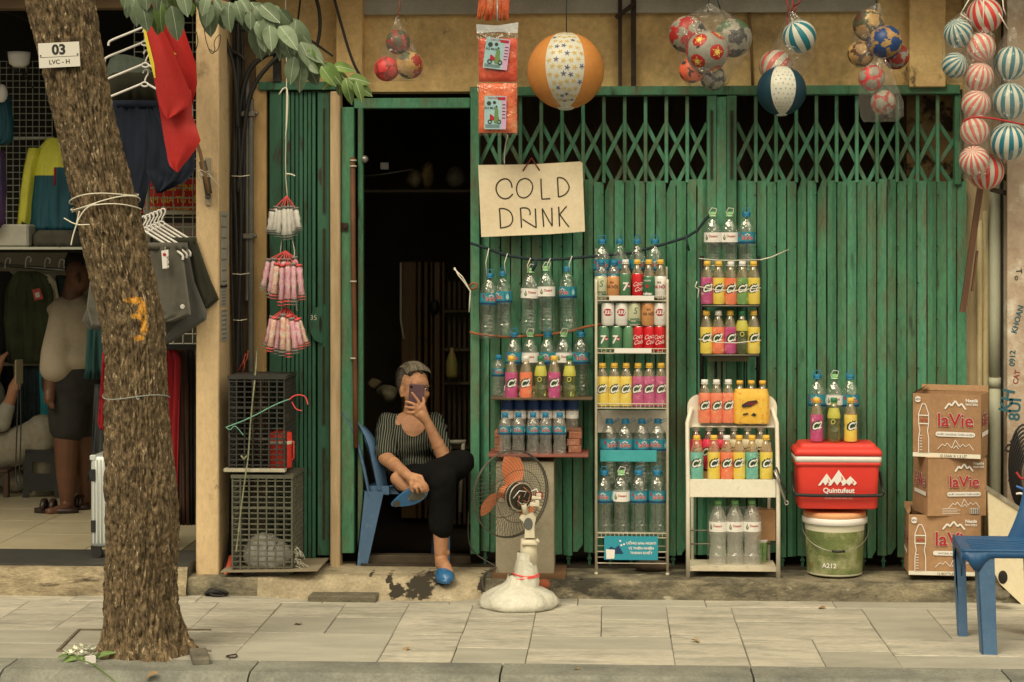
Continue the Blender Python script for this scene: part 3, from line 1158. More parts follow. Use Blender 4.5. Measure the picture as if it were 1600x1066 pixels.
# small strands tied to the cables above the crates
mb=MB()
for (a,b,c,d) in ((372,580,384,552),(378,585,382,560),(388,548,380,572)):
 mb.tube([P(a,b,-.09),P((a+c)/2+2,(b+d)/2,-.1),P(c,d,-.09)],S(1.2),5)
one('red_twine',mb,mat('red twine',A(150,64,40),rough=.8),'scrap of red twine tied to the cables above the crates','twine')
# ------------------------------------------------------------------ drinks
teal=mat('teal label',A(34,100,102),A(46,122,118),rough=.35,scale=18)
deep_blue=mat('deep blue label',A(32,56,88),A(26,48,76),rough=.35,scale=14)
pale_teal=mat('pale teal print',A(134,168,146),rough=.4)
blue_cap=mat('blue cap',A(36,102,118),rough=.4)
white_cap=mat('white cap',A(226,214,184),rough=.4)
yellow_cap=mat('yellow cap',A(206,158,56),rough=.4)
green_cap=mat('green cap',A(120,160,92),rough=.4)
dkgreen_cap=mat('dark green cap',A(46,104,62),rough=.4)
white_label=mat('white label',A(222,208,176),rough=.45)
ink_dark=mat('dark print',A(44,38,32),rough=.5)
ink_red=mat('red print',A(150,34,36),rough=.45)
ink_white=mat('white print',A(232,220,190),rough=.45)
ink_brown=mat('brown print',A(96,60,40),rough=.5)
ink_green=mat('green print',A(60,90,62),rough=.5)
navy_print=mat('navy print',A(26,52,72),rough=.4)
water=clear_mat('water in clear plastic',(.95,.985,.97),1.12,.12,.03,.7,22,milk=.07)  # milk: pale scatter standing in for sky light gathered by the water
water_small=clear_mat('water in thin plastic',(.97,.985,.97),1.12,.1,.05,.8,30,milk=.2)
wrap_film=clear_mat('shrink film',(.99,.99,.98),1.02,.0,.1,.6,30,milk=.03,film=True)
pink_drink=clear_mat('pale pink drink',(.98,.90,.84),1.1,.0,.06,.4,24,milk=.26)
tea_drink=clear_mat('amber tea',(.94,.80,.54),1.1,.0,.05,.3,20,milk=.25)
greentea_drink=clear_mat('green tea',(.66,.72,.36),1.1,.0,.05,.3,20,milk=.2)
red_drink=clear_mat('red tea',(.88,.42,.36),1.1,.0,.05,.3,20,milk=.25)
SLEEVES={}
def fruit_mat(name,c1,c2,spot,dark=None):
 """printed sleeve: two tones with blurred fruit shapes"""
 m=mat(name,c1,c2,rough=.3,scale=30,wear=spot,wscale=42,wthr=.62,wsoft=.05,spec=.5)
 return m
sleeve_col={'pink':fruit_mat('pink sleeve',A(154,50,82),A(174,82,104),A(196,146,132)),'orange':fruit_mat('orange sleeve',A(204,92,56),A(212,116,74),A(214,162,104)),'yellow':fruit_mat('yellow sleeve',A(198,162,46),A(204,174,76),A(196,178,112)),'mint':fruit_mat('mint sleeve',A(82,136,108),A(112,158,128),A(170,178,132)),'leaf':fruit_mat('leaf sleeve',A(84,120,60),A(120,142,72),A(186,170,98)),'red':fruit_mat('red sleeve',A(196,44,58),A(210,66,76),A(226,140,130)),'beige':fruit_mat('beige sleeve',A(206,190,146),A(190,172,124),A(160,140,90)),'gold':fruit_mat('gold film',A(210,148,44),A(214,164,62),A(196,122,36)),}
CAPS={'yellow':yellow_cap,'white':white_cap,'blue':blue_cap,'green':green_cap,'dkgreen':dkgreen_cap}
def ribbed(prof,z0,z1,n,amp):
 """break a straight run of the profile into soft ribs"""
 out=[]
 for i in range(len(prof)-1):
  (r0,a),(r1,b)=prof[i],prof[i+1]
  out.append(prof[i])
  if a>=z0-1e-6 and b<=z1+1e-6 and b-a>.03:
   k=n*2
   for j in range(1,k):
    t=j/k
    out.append((r0+(r1-r0)*t-(amp if j%2 else 0),a+(b-a)*t))
 out.append(prof[-1])
 return out
def r_at(prof,z):
 for i in range(len(prof)-1):
  (r0,a),(r1,b)=prof[i],prof[i+1]
  if a<=z<=b and b>a:
   return r0+(r1-r0)*(z-a)/(b-a)
 return prof[-1][0]
def band(prof,z0,z1,eps,n=10):
 return [(r_at(prof,z0+(z1-z0)*i/n)+eps,z0+(z1-z0)*i/n) for i in range(n+1)]
def open_lathe(mb,prof,n,m):
 """a sleeve without end caps"""
 b0=len(mb.f)
 mb.lathe(prof,n,m)
 del mb.f[-2:],mb.m[-2:],mb.sm[-2:]
BIG=ribbed([(.030,0),(.041,.006),(.0445,.018),(.0445,.055),(.043,.06),(.0385,.108),(.0385,.112),(.043,.158),(.0445,.166),(.0445,.226),(.0435,.232),(.040,.250),(.030,.276),(.018,.296),(.0145,.302),(.0145,.312)],0,.16,4,.0022)
MID=ribbed([(.022,0),(.030,.004),(.0325,.013),(.0325,.048),(.0285,.075),(.029,.08),(.0325,.105),(.0325,.148),(.0315,.153),(.026,.172),(.016,.187),(.0125,.191),(.0125,.199)],0,.11,3,.0018)
TEA=[(.022,0),(.029,.003),(.031,.010),(.031,.070),(.0285,.080),(.0285,.084),(.031,.094),(.031,.128),(.0295,.140),(.024,.163),(.0165,.186),(.0135,.193),(.0135,.205)]
HEX=ribbed([(.022,0),(.030,.003),(.032,.010),(.032,.090),(.030,.095),(.032,.1),(.032,.15),(.030,.162),(.022,.18),(.0135,.19),(.0135,.2)],0,.095,3,.0015)
def add_cap(root,z,r,m,h=.017):
 mb=MB()
 mb.lathe([(r*.98,z),(r,z+.003),(r,z+h-.002),(r*.9,z+h)],20,rfun=lambda a,zz:1+.02*math.cos(a*20))
 mb.lathe([(r*1.12,z-.006),(r*1.12,z-.002)],20)
 return mb.build('cap',m,root,local=True)
def handle_loop(root,z,kind,m):
 mb=MB()
 if kind=='loop':
  pts=[(-.017,0,z-.008),(-.019,-.002,z+.012),(-.011,-.002,z+.031),(.012,-.002,z+.033),(.02,-.002,z+.012),(.017,0,z-.008)]
  mb.tube(pts,.0026,6,flat=.7)
 elif kind=='square':
  pts=[(-.013,-.012,z-.004),(-.018,-.013,z+.012),(-.004,-.013,z+.034),(.02,-.013,z+.03),(.015,-.013,z+.004)]
  mb.tube(pts,.0026,6,closed=True,flat=.7)
 elif kind=='side':
  pts=[(0.012,-.012,z-.006),(.03,-.014,z+.012),(.046,-.014,z+.016),(.05,-.012,z+.008),(.034,-.01,z+.001),(.014,-.012,z-.010)]
  mb.tube(pts,.0026,6,closed=True,flat=.7)
 mb.lathe([(.0175,z-.010),(.0175,z-.004)],16)
 mb.build('handle',m,root,local=True)
def mountain(mb,r,zc,w,h,m,a0=0.0,eps=.0012):
 """little white peaks above the name"""
 pts=[(-.5,0),(-.28,.55),(-.2,.4),(0,1),(.2,.4),(.28,.55),(.5,0),(.3,.28),(.2,.12),(0,.62),(-.2,.12),(-.3,.28)]
 q=r+eps
 vv=[]
 for x,y in pts:
  a=a0+x*w/r
  vv.append((q*math.sin(a),-q*math.cos(a),zc+y*h))
 mb.add(vv,[(0,1,11),(1,2,10,11),(2,3,9,10),(3,4,8,9),(4,5,7,8),(5,6,7)],m)
def water_label(root,prof,z0,z1,kind):
 r=r_at(prof,(z0+z1)/2)
 h=z1-z0
 mb=MB()
 if kind=='teal':
  open_lathe(mb,band(prof,z0,z1,.0007),28,0)
  open_lathe(mb,band(prof,z0+h*.02,z0+h*.2,.0010),28,1)
  zc=z0+h*.36
  for a0 in (0.0,3.14):
   mb.wrap('laVie',r,zc,h*.50,2,a0,.0014,offset=.055,cuts=10)
   mb.wrap('laVie',r,zc,h*.50,3,a0,.0022,offset=.022,cuts=10)
   mountain(mb,r,zc+h*.36,.036,h*.2,2,a0)
   # side panels: deep blue block with a drop, red tag
  for a0 in (1.25,4.4):
   vv=[]
   for (da,z) in ((-.32,z0+h*.12),(.32,z0+h*.12),(.32,z1-h*.1),(-.32,z1-h*.1)):
    vv.append(((r+.0012)*math.sin(a0+da),-(r+.0012)*math.cos(a0+da),z))
   mb.add(vv,[(0,1,2,3)],1)
   vv=[]
   for k in range(10):
    t=2*math.pi*k/10
    da,dz=.2*math.sin(t),-.22*math.cos(t)+(.1 if k==5 else 0)
    vv.append(((r+.0018)*math.sin(a0+da),-(r+.0018)*math.cos(a0+da),(z0+z1)/2+dz*h))
   mb.add(vv,[tuple(range(10))],4)
  a0=-.88
  vv=[((r+.002)*math.sin(a0+da),-(r+.002)*math.cos(a0+da),z) for da,z in ((-.09,z0+h*.62),(.09,z0+h*.62),(.09,z0+h*.9),(-.09,z0+h*.9))]
  mb.add(vv,[(0,1,2,3)],3)
  mats_=[teal,navy_print,ink_white,ink_red,pale_teal]
 elif kind=='white':
  open_lathe(mb,band(prof,z0,z1,.0007),28,0)
  for a0 in (0.0,2.4,4.4):
   mb.wrap('Dasani',r,z0+h*.5,h*.34,1,a0+.15,.0013,offset=.02,cuts=10)
   vv=[]
   for k in range(12):
    t=2*math.pi*k/12
    da,dz=.17*math.sin(t)*(1 if k<4 or k>8 else .6),-.26*math.cos(t)+(.12 if k==6 else 0)
    vv.append(((r+.0012)*math.sin(a0-.62+da),-(r+.0012)*math.cos(a0-.62+da),(z0+z1)/2-h*.04+dz*h))
   mb.add(vv,[tuple(range(12))],2)
   cx=sum(v[0] for v in vv)/12
   vv2=[((v[0]-cx)*.45+cx,v[1]-.0008,(v[2]-(z0+z1)/2)*.5+(z0+z1)/2) for v in vv]
   mb.add(vv2,[tuple(range(12))],3)
   mb.wrap('- - - - - -',r,z0+h*.16,h*.16,4,a0+.2,.0012,cuts=4)
  mats_=[white_label,ink_red,ink_green,mat('label yellow',A(200,180,96)),ink_dark]
 elif kind=='revive':
  open_lathe(mb,band(prof,z0+h*.5,z1,.0007),24,0)
  open_lathe(mb,band(prof,z0,z0+h*.42,.0007),24,1)
  for a0 in (0.0,2.1,4.2):
   vv=[]
   for k in range(10):
    t=2*math.pi*k/10
    da,dz=.30*math.sin(t),.18*math.cos(t)
    vv.append(((r+.0015)*math.sin(a0+.1+da),-(r+.0015)*math.cos(a0+.1+da),z0+h*.86+dz*h))
   mb.add(vv,[tuple(range(10))],3)
   mb.wrap('✽' if False else '*',r,z0+h*.02,h*.6,2,a0+.2,.0012,offset=.05,cuts=2)
  mats_=[deep_blue,white_label,ink_dark,green_cap]
 mb.build('label',mats_,root,local=True)
milky_water=clear_mat('water in wrinkled plastic',(.98,.985,.96),1.1,.1,.06,.9,36,milk=.34)  # stronger milk, paling the wrapped bottles in place of light passing through
def make_water(kind,handle=None,cap=None,wrapped=False):
 if kind=='laVie big':
  root=thing('water_bottle','x','bottle')
  prof,lab,z0,z1,cm=BIG,'teal',.168,.226,blue_cap
 elif kind=='white big':
  root=thing('water_bottle','x','bottle')
  prof,lab,z0,z1,cm=BIG,'white',.176,.224,green_cap
 elif kind=='laVie small':
  root=thing('water_bottle','x','bottle')
  prof,lab,z0,z1,cm=MID,'teal',.106,.147,blue_cap
 else :
  root=thing('isotonic_bottle','x','bottle')
  prof,lab,z0,z1,cm=HEX,'revive',.052,.142,white_cap
 mb=MB()
 mb.lathe(prof,28 if prof is BIG else 22)
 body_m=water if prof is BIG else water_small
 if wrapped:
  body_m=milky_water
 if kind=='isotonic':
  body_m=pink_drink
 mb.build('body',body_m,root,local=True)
 add_cap(root,prof[-1][1]-.004,prof[-1][0]+.0028,cm,.018)
 water_label(root,prof,z0,z1,lab)
 if handle:
  handle_loop(root,prof[-1][1],handle,{'teal':blue_cap,'white':white_plastic}[lab])
 return root
def tea_label(root,prof,flavour,z0,z1,a_off=0.0):
 mb=MB()
 if flavour=='zero':
  open_lathe(mb,band(prof,.118,.168,.0007),24,0)
  for a0 in (0.0,3.14):
   q=r_at(prof,.09)+.0012
   n=16
   vv=[]
   for rr in (.0115,.0075):
    for k in range(n):
     t=2*math.pi*k/n
     a=a0+rr*math.sin(t)/q
     vv.append((q*math.sin(a),-q*math.cos(a),.102+rr*1.1*math.cos(t)))
   mb.add(vv,[(k,(k+1)%n,n+(k+1)%n,n+k) for k in range(n)],0)
  mb.build('label',[mat('lime label',A(180,164,62),A(156,146,56),rough=.3,scale=20)],root,local=True)
  return
 open_lathe(mb,band(prof,z0,z1,.0007,14),28,0)
 zc=z0+(z1-z0)*.50
 for a0 in (a_off,a_off+3.14):
  r=r_at(prof,zc+.012)
  # dark swash behind the name
  n,vv=16,[]
  for k in range(n+1):
   u=-.027+.054*k/n
   hh=.0225*math.sqrt(max(0,1-(u/.0271)**2))**.8
   a=a0+u/r
   for zz in (zc+.012+u*.3-hh*(.95+.12*math.sin(k*2.1)),zc+.012+u*.3+hh*(1+.16*math.sin(k*1.7))):
    q=r_at(prof,zz)+.0012
    vv.append((q*math.sin(a),-q*math.cos(a),zz))
  mb.add(vv,[(2*k,2*k+2,2*k+3,2*k+1) for k in range(n)],1)
  mb.wrap('C2',.031,zc-.004,.046,2,a0,.0026,shear=.28,offset=.035,slope=.25,cuts=10,sx=.82)
  mb.wrap('. . . . .',r_at(prof,z0+.02),z0+.022,.012,1,a0,.0012,cuts=3)
  mb.wrap('. . . .',r_at(prof,z0+.02),z0+.014,.012,1,a0,.0012,cuts=3)
 mb.build('label',[sleeve_col[flavour],mat('leaf black',A(36,46,28),A(48,70,36),rough=.35,scale=30),ink_white],root,local=True)
def make_tea(flavour,cap,full=False):
 root=thing('tea_bottle','x','bottle')
 mb=MB()
 prof=TEA
 mb.lathe(prof,24)
 body={'zero':greentea_drink,'red':red_drink}.get(flavour,tea_drink)
 mb.build('body',body,root,local=True)
 add_cap(root,.2,.0165,CAPS[cap],.017)
 tea_label(root,prof,flavour,.006,.152 if full else .136)
 return root
def make_can(kind):
 root=thing('drink_can','x','can')
 prof=[(.0255,0),(.029,.004),(.0325,.010),(.0325,.100),(.028,.112),(.0265,.1145),(.0258,.113),(.0255,.112)]
 if kind in ('7up','cola','7plain'):
  prof=[(r*.87,z*1.12) for r,z in prof]
 R0=prof[3][0]
 alu=mat('can metal',A(200,190,160),rough=.25,metal=.9)
 spec={'333':(A(222,208,178),A(210,196,166)),'saigon':(A(186,176,130),A(160,156,110)),'hanoi orange':(A(190,132,74),A(170,110,58)),'hanoi white':(A(218,202,170),A(206,190,158)),'7up':(A(82,116,74),A(66,100,62)),'7plain':(A(78,112,72),A(92,124,80)),'cola':(A(190,30,32),A(174,24,28)),'star':(A(52,96,56),A(40,80,46))}[kind]
 pm=mat('can print '+kind,spec[0],spec[1],rough=.32,scale=25,metal=.15,spec=.5)
 k_top=3 if True else 0
 mb=MB()
 mb.lathe(prof,24,mfun=lambda j,i:1 if (i<1 or i>3) else 0)
 mb.build('body',[pm,alu],root,local=True)
 lb=MB()
 ms=[ink_red,ink_white,ink_dark,ink_brown,ink_green]
 for a0 in (0.0,3.14):
  if kind=='333':
   n,q=18,R0+.0008
   vv=[(q*math.sin(a0+.72*math.sin(6.283*k/n)),-q*math.cos(a0+.72*math.sin(6.283*k/n)),.068+.018*math.cos(6.283*k/n)) for k in range(n)]
   vv.append(((q+.002)*math.sin(a0),-(q+.002)*math.cos(a0),.068))
   vv2=[((R0+.003)*math.sin(a0),0,0)]
   # fill as strips so that the oval follows the can
   cols=8
   strip=[]
   for c in range(cols+1):
    t=-1+2*c/cols
    hh=.018*math.sqrt(max(0,1-t*t))
    a=a0+.72*t
    strip+=[(q*math.sin(a),-q*math.cos(a),.068-hh),(q*math.sin(a),-q*math.cos(a),.068+hh)]
   lb.add(strip,[(2*c,2*c+2,2*c+3,2*c+1) for c in range(cols)],0)
   lb.wrap('333',R0,.0595,.025,1,a0,.002,shear=.2,offset=.035,cuts=8)
   lb.wrap('. . . . . .',R0,.03,.014,2,a0,.001,cuts=3)
  elif kind=='saigon':
   lb.wrap('S',R0,.062,.044,4,a0,.001,shear=.2,offset=.0,cuts=3)
   lb.wrap('SAIGON',R0,.03,.0135,4,a0,.001,shear=.2,offset=.03,cuts=8)
   q=R0+.0006
   pts=[]
   for c in range(13):
    a=a0-1.5+3.0*c/12
    pts+=[(q*math.sin(a),-q*math.cos(a),.011),(q*math.sin(a),-q*math.cos(a),.022+.006*(c%2)+.004*math.sin(c))]
   lb.add(pts,[(2*c,2*c+2,2*c+3,2*c+1) for c in range(12)],4)
  elif kind.startswith('hanoi'):
   lb.wrap('BIA',R0,.078,.014,3,a0,.001,offset=.02,cuts=5)
   lb.wrap('HÀ NỘI',R0,.054,.020,0 if 'white' in kind else 3,a0,.001,offset=.03,cuts=8,sx=.9)
   lb.wrap('. . . . .',R0,.034,.014,3,a0,.001,cuts=3)
  elif kind=='7up':
   lb.wrap('7',R0,.044,.055,1,a0-.25,.001,shear=.1,offset=.03,cuts=4)
   n,q=14,R0+.0012
   lb.add([(q*math.sin(a0+.42+.32*math.sin(6.283*k/n)),-q*math.cos(a0+.42+.32*math.sin(6.283*k/n)),.066+.010*math.cos(6.283*k/n)) for k in range(n)],[tuple(range(n))],0)
   lb.wrap('up',R0,.062,.013,1,a0+.42,.002,offset=.03,cuts=3)
  elif kind=='cola':
   lb.wrap('Coca',R0,.066,.030,1,a0-.1,.001,shear=.45,offset=.0,slope=.2,cuts=8,sx=.85)
   lb.wrap('Cola',R0,.040,.030,1,a0+.1,.001,shear=.45,offset=.0,slope=.2,cuts=8,sx=.85)
  elif kind=='star':
   q=R0+.001
   st=[((.013 if k%2==0 else .0055)*math.sin(math.pi*k/5),(.013 if k%2==0 else .0055)*math.cos(math.pi*k/5)) for k in range(10)]
   lb.add([(q*math.sin(a0+x/R0),-q*math.cos(a0+x/R0),.064+z) for x,z in st]+[(q*math.sin(a0),-q*math.cos(a0),.064)],[(k,(k+1)%10,10) for k in range(10)],0)
   lb.wrap('neken',R0,.022,.02,1,a0,.001,offset=.03,cuts=6)
   lb.wrap('NGON',R0,.088,.011,1,a0,.001,offset=.02,cuts=5)
 if lb.f:
  lb.build('print',ms,root,local=True)
 mb=MB()
 mb.tube([(.0,-.008,.1135),(.006,-.003,.1145),(.004,.006,.1145),(-.004,.006,.1145),(-.006,-.003,.1145)],.0012,5,closed=True)
 mb.build('ring_pull',alu,root,local=True)
 return root
PROTO={}
USED=set()
def drink(key,px,py,Y,label,group,rz=0.0,tilt=0.0):
 """stand a drink with the middle of its base at a pixel of the plane y = Y"""
 if key not in PROTO:
  if key[0]=='water':
   PROTO[key]=make_water(*key[1:])
  elif key[0]=='tea':
   PROTO[key]=make_tea(*key[1:])
  else :
   PROTO[key]=make_can(key[1])
 p=P(px,py,Y)
 root=PROTO[key]
 if key not in USED:
  USED.add(key)
  o=root
  o.location=p
 else :
  o=dup(root,p)
 o.rotation_euler=(rnd.uniform(-.012,.012),tilt,rz)
 o['label']=label
 o['group']=group
 return o
ORD=['first','second','third','fourth','fifth','sixth','seventh']
LB,WB,LS,IS=('water','laVie big'),('water','white big'),('water','laVie small'),('water','isotonic')
# bottles hanging from the dark rope
hang=[(LB+('loop',),761,529,'teal labelled water bottle hanging nearest the doorway from the dark rope',.35),(LB+('loop',),788,526,'teal labelled water bottle hanging second from the doorway on the rope',-.75),(WB+('square',),825,521,'white labelled water bottle hanging under the sign, the nearer the doorway',.2),(WB+('square',),854,518,'white labelled water bottle hanging last before the lone teal bottle',.1),(LB+('loop',),889,519,'teal labelled water bottle hanging alone beside the white can rack',-.6)]
cord=MB()
for key,px,py,lab,rz in hang:
 drink(key,px,py,-.10,lab,'bottles hanging from the rope',rz,rnd.uniform(-.05,.05))
for px,ya,yb in ((761,388,432),(790,396,428),(826,403,426),(857,404,424),(891,400,426)):
 cord.tube([P(px+3,ya,-.115),P(px-2,(ya+yb)/2,-.12),P(px,yb,-.11)],S(.7),5)
one('hanging_string',cord,rope_white,'thin pale cords tying the five hanging bottles to the dark rope','cord')
mb=MB()
rp=[(735,380),(760,388),(790,399),(835,406),(880,405),(935,400),(990,395),(1040,381),(1072,371),(1090,360),(1103,342),(1110,336)]
mb.tube([P(a,b,-.1) for a,b in rp],S(2.2),8)
mb.tube([P(838,405,-.105),P(837,414,-.11),P(832,423,-.11)],S(2.4),6)
mb.tube([P(1072,370,-.105),P(1074,380,-.11),P(1077,392,-.11)],S(1.6),6)
one('rope',mb,rope_dark,'dark green rope strung across the gate slats below the sign','rope')
mb=MB()
mb.tube([P(a,b,-.085) for a,b in ((734,519),(745,522),(790,527),(850,524),(890,518),(915,511),(940,507))],S(2),7)
mb.tube([P(a,b,-.085) for a,b in ((733,447),(740,442),(746,444),(744,450),(736,452))],S(1.8),6)
one('orange_twine',mb,mat('orange cord',A(150,84,46),A(122,64,34),rough=.8,scale=30),'rusty orange cord stretched behind the hanging bottles','cord')
mb=MB()
mb.tube([P(a,b,-.1) for a,b in ((710,418),(716,430),(726,442),(735,455),(734,470),(733,488))],S(1.1),6)
mb.tube([P(a,b,-.1) for a,b in ((709,420),(722,432),(734,452))],S(1.0),6)
one('white_string',mb,rope_white,'knotted white string tied to the edge of the doorway','string')
# upper bracket shelf
def plank(px0,px1,py,Y0,Y1,t,m,name,label,tilt=0.0):
 mb=MB()
 z=Z(py,Y0)
 mb.box(X(px0,Y0),X(px1,Y0),Y0,Y1,z-t,z,ch=.002)
 if tilt:
  zc=z
  mb.v=[(a,b,c+(a-X(px0,Y0))*tilt) for a,b,c in mb.v]
 return one(name,mb,m,label,'shelf',loc=(X((px0+px1)/2,Y0),(Y0+Y1)/2,z-t))
old_wood=mat('old shelf wood',A(120,80,52),A(92,60,40),rough=.8,scale=6,stretch=(.5,3,3),bump=.3)
plank(766,926,622.5,-.24,-.03,.010,mat('dark shelf board',A(90,70,46),A(66,52,34),rough=.7,scale=6),'upper_shelf','thin dark board shelf carrying the pink and orange teas')
def row(items,Y,group,fmt,jitter=.5):
 n=len(items)
 for i,it in enumerate(items):
  key,px,py,d=it[:4]
  rz=it[4] if len(it)>4 else rnd.uniform(-jitter,jitter)
  drink(key,px,py,Y,fmt.format(d=d,o=ORD[i],k=i+1),group,rz)
row([(LS+(),779,621,'small teal labelled'),(LB+('loop',),803,621,'large teal labelled'),(WB+('square',),829,621,'white labelled'),(LB+('loop',),856,621,'large teal labelled'),(WB+('square',),881,621,'white labelled'),(LB+('loop',),908,621,'large teal labelled')],-.085,'water bottles at the back of the upper shelf','{d} water bottle, {o} from the doorway along the back of the upper shelf',.25)
row([(('tea','pink','yellow'),799,624.5,'pink tea bottle with a yellow cap'),(('tea','orange','white'),822,624.5,'orange tea bottle'),(('tea','zero','dkgreen'),845,624.5,'green tea bottle with a lime ring'),(('tea','pink','yellow'),866,624.5,'pink tea bottle with a yellow cap'),(('tea','zero','dkgreen'),890,624.5,'green tea bottle with a lime ring')],-.185,'tea bottles on the upper shelf','{d}, {o} from the doorway on the upper shelf',.2)
# lower bracket shelf with its riser of bricks
plank(762,919,711.5,-.33,-.03,.012,mat('red shelf board',A(132,74,54),A(100,56,42),rough=.7,scale=5,stretch=(.5,3,3)),'lower_shelf','red brown board shelf standing over the fan')
mb=MB()
zs=Z(670,-.2)
mb.box(X(778,-.2),X(908,-.2),-.22,-.05,zs-.014,zs)
one('riser_board',mb,old_wood,'narrow board raised on bricks behind the small water bottles','board',loc=(X(840,-.2),-.13,zs))
row([(IS,px,670,'pale pink isotonic bottle') for px in (793,812.5,834,853.5,873,894)],-.14,'isotonic bottles on the riser','{d} with white cap, {o} from the doorway on the riser',.3)
row([(LS,px,712.5,'small teal labelled water bottle') for px in (789,810,833,852.5,874.5)],-.27,'small water bottles on the lower shelf','{d}, {o} from the doorway on the lower shelf',.3)
brick_m=mat('brick',A(150,92,60),A(120,72,48),rough=.9,scale=12,wear=A(176,140,104),wscale=10,wthr=.62,bump=.5,bscale=60)
zb=Z(711.5,-.33)
hb=(zs-.014-zb)/3
for k,(px,dz,lab) in enumerate(((898,0,'lowest brick of the short stack on the lower shelf'),(897,1,'middle brick of the short stack on the lower shelf'),(899,2,'top brick of the short stack on the lower shelf'))):
 mb=MB()
 mb.box(-.032,.032,-.08,.08,.0006,hb,ch=.003)
 c=(X(px,-.2),-.16,zb+dz*hb)
 o=mb.build('brick',brick_m,None,local=True)
 o.location=c
 o.rotation_euler=(0,0,rnd.uniform(-.08,.08))
 tag(o,lab,'brick','bricks under the riser')
for k in range(3):
 mb=MB()
 mb.box(-.02,.02,-.06,.06,.0006,hb,ch=.003)
 o=mb.build('brick',brick_m,None,local=True)
 o.location=(X(779,-.2),-.14,zb+k*hb)
 tag(o,'%s brick of the stack at the doorway end of the lower shelf'%('lowest','middle','top')[k],'brick','bricks under the riser')
mb=MB()
mb.box(X(778,-.12),X(867,-.12),-.30,-.05,ZS,Z(716,-.12),ch=.003)
one('shelf_stand',mb,mat('grey board',A(150,134,100),A(128,114,84),rough=.85,scale=4,wear=A(100,90,66),wscale=5,wthr=.64,bump=.2),'plain grey board cabinet under the lower shelf behind the fan','stand',loc=(X(822,-.12),-.2,ZS))
mb=MB()
mb.box(X(770,-.3),X(884,-.3),-.36,-.06,ZS+.001,ZS+.018)
one('base_plank',mb,mat('rusty base plank',A(118,84,50),A(90,62,38),rough=.85,scale=8,stretch=(.6,3,3)),'worn plank lying on the step under the grey board cabinet','plank',loc=(X(822,-.3),-.2,ZS))
# ------------------------------------------------------------------ white wire rack of cans
wire_m=mat('rack enamel',A(196,180,142),A(170,152,116),rough=.4,scale=8,wear=A(110,70,40),wscale=12,wthr=.7,wsoft=.04)
YB,YF=-.05,-.23
rk=thing('can_rack','white wire rack stacked with cans, teas and big water bottles','rack',(X(987,-.14),-.14,ZS))
for (px,top) in ((931.5,437),(1043,437)):
 for (Y,t) in ((YF,top),(YB,top-48 if px<1000 else top-20)):
  mb=MB()
  q=X(px,YF)
  mb.tube([(q,Y,ZS),(q,Y,Z(t+6,Y)),(q,Y+.004,Z(t,Y))],.0065,8)
  mb.tube([(q,Y,ZS),(q,Y,ZS+.012)],.009,8)
  mb.build('upright',wire_m,rk)
trays=(470,552,638,840)
for py in trays:
 mb=MB()
 za=Z(py,YF)
 x0,x1=X(933,YF),X(1042,YF)
 for (y,z) in ((YF,za),(YB,za),(YF,za+.022)):
  mb.tube([(x0,y,z),(x1,y,z)],.003,6)
 for x in (x0,x1):
  mb.tube([(x,YF,za),(x,YB,za)],.003,6)
  mb.tube([(x,YF,za+.022),(x,YB,za+.022)],.003,6)
 n=16
 for i in range(n+1):
  x=x0+(x1-x0)*i/n
  mb.tube([(x,YB,za),(x,YF,za),(x,YF,za+.022)],.0013,5)
 mb.build('tray',wire_m,rk)
for (pa,pb,py) in ((952,1022,470),(960,1018,552)):
 mb=MB()
 z=Z(py,YF)
 mb.box(X(pa,YF),X(pb,YF),YF-.006,YF-.003,z+.001,z+.025)
 mb.build('price_strip',white_plastic,rk)
mb=MB()
mb.box(X(934,-.075),X(1041,-.075),-.078,-.072,Z(676,-.075),Z(641,-.075))
mb.build('panel',white_paint,rk)
for py in (862,880):
 mb=MB()
 mb.tube([(X(932,YF),YF,Z(py,YF)),(X(1043,YF),YF,Z(py,YF))],.003,6)
 mb.tube([(X(932,YF),YB,Z(py,YF)),(X(1043,YF),YB,Z(py,YF))],.003,6)
 mb.build('stretcher',wire_m,rk)
for py in (690,703,719):
 mb=MB()
 mb.tube([(X(932,YF),YF,Z(py,YF)),(X(932,YF),YB,Z(py,YF))],.0025,6)
 mb.tube([(X(1043,YF),YF,Z(py,YF)),(X(1043,YF),YB,Z(py,YF))],.0025,6)
 mb.build('stretcher',wire_m,rk)
row([(LB+('loop',),px,476,'large teal labelled water bottle') for px in (941,968.5,996,1023)],-.085,'large bottles at the top of the can rack','{d}, {o} from the hanging bottles on top of the can rack',.9)
row([(LS,940,474,'small teal labelled water bottle'),(LS,959.5,474,'small teal labelled water bottle'),(('tea','leaf','white'),977.5,474,'green tea bottle with a white cap'),(('tea','orange','yellow'),996,474,'orange tea bottle with a yellow cap'),(('tea','leaf','yellow'),1014,474,'green tea bottle with a yellow cap'),(('tea','beige','yellow'),1032,474,'pale tea bottle with a yellow cap')],-.135,'small bottles behind the top cans','{d}, {o} from the hanging bottles behind the top cans',.5)
C=lambda k:('can',k)
row([(C('saigon'),939,467.5,'pale green beer can'),(C('hanoi orange'),958.5,467.5,'orange brown beer can'),(C('7up'),977,467.5,'green soda can'),(C('cola'),996,467.5,'red cola can'),(C('star'),1014,467.5,'green beer can with a red star'),(C('hanoi white'),1032.5,467.5,'white beer can with red writing')],-.19,'cans on the top tray of the rack','{d} on the top tray of the can rack',.3)
row([(C('333'),950,509.5,'white beer can with a red oval, first of its tray'),(C('333'),971.5,509.5,'white beer can with a red oval, second of its tray'),(C('saigon'),991,509.5,'pale beer can with green foot'),(C('hanoi orange'),1012,509.5,'orange brown beer can'),(C('333'),1031.5,509.5,'white beer can with a red oval, at the outer end')],-.19,'cans stacked on the soda cans','{d}, stacked over the soda cans',.2)
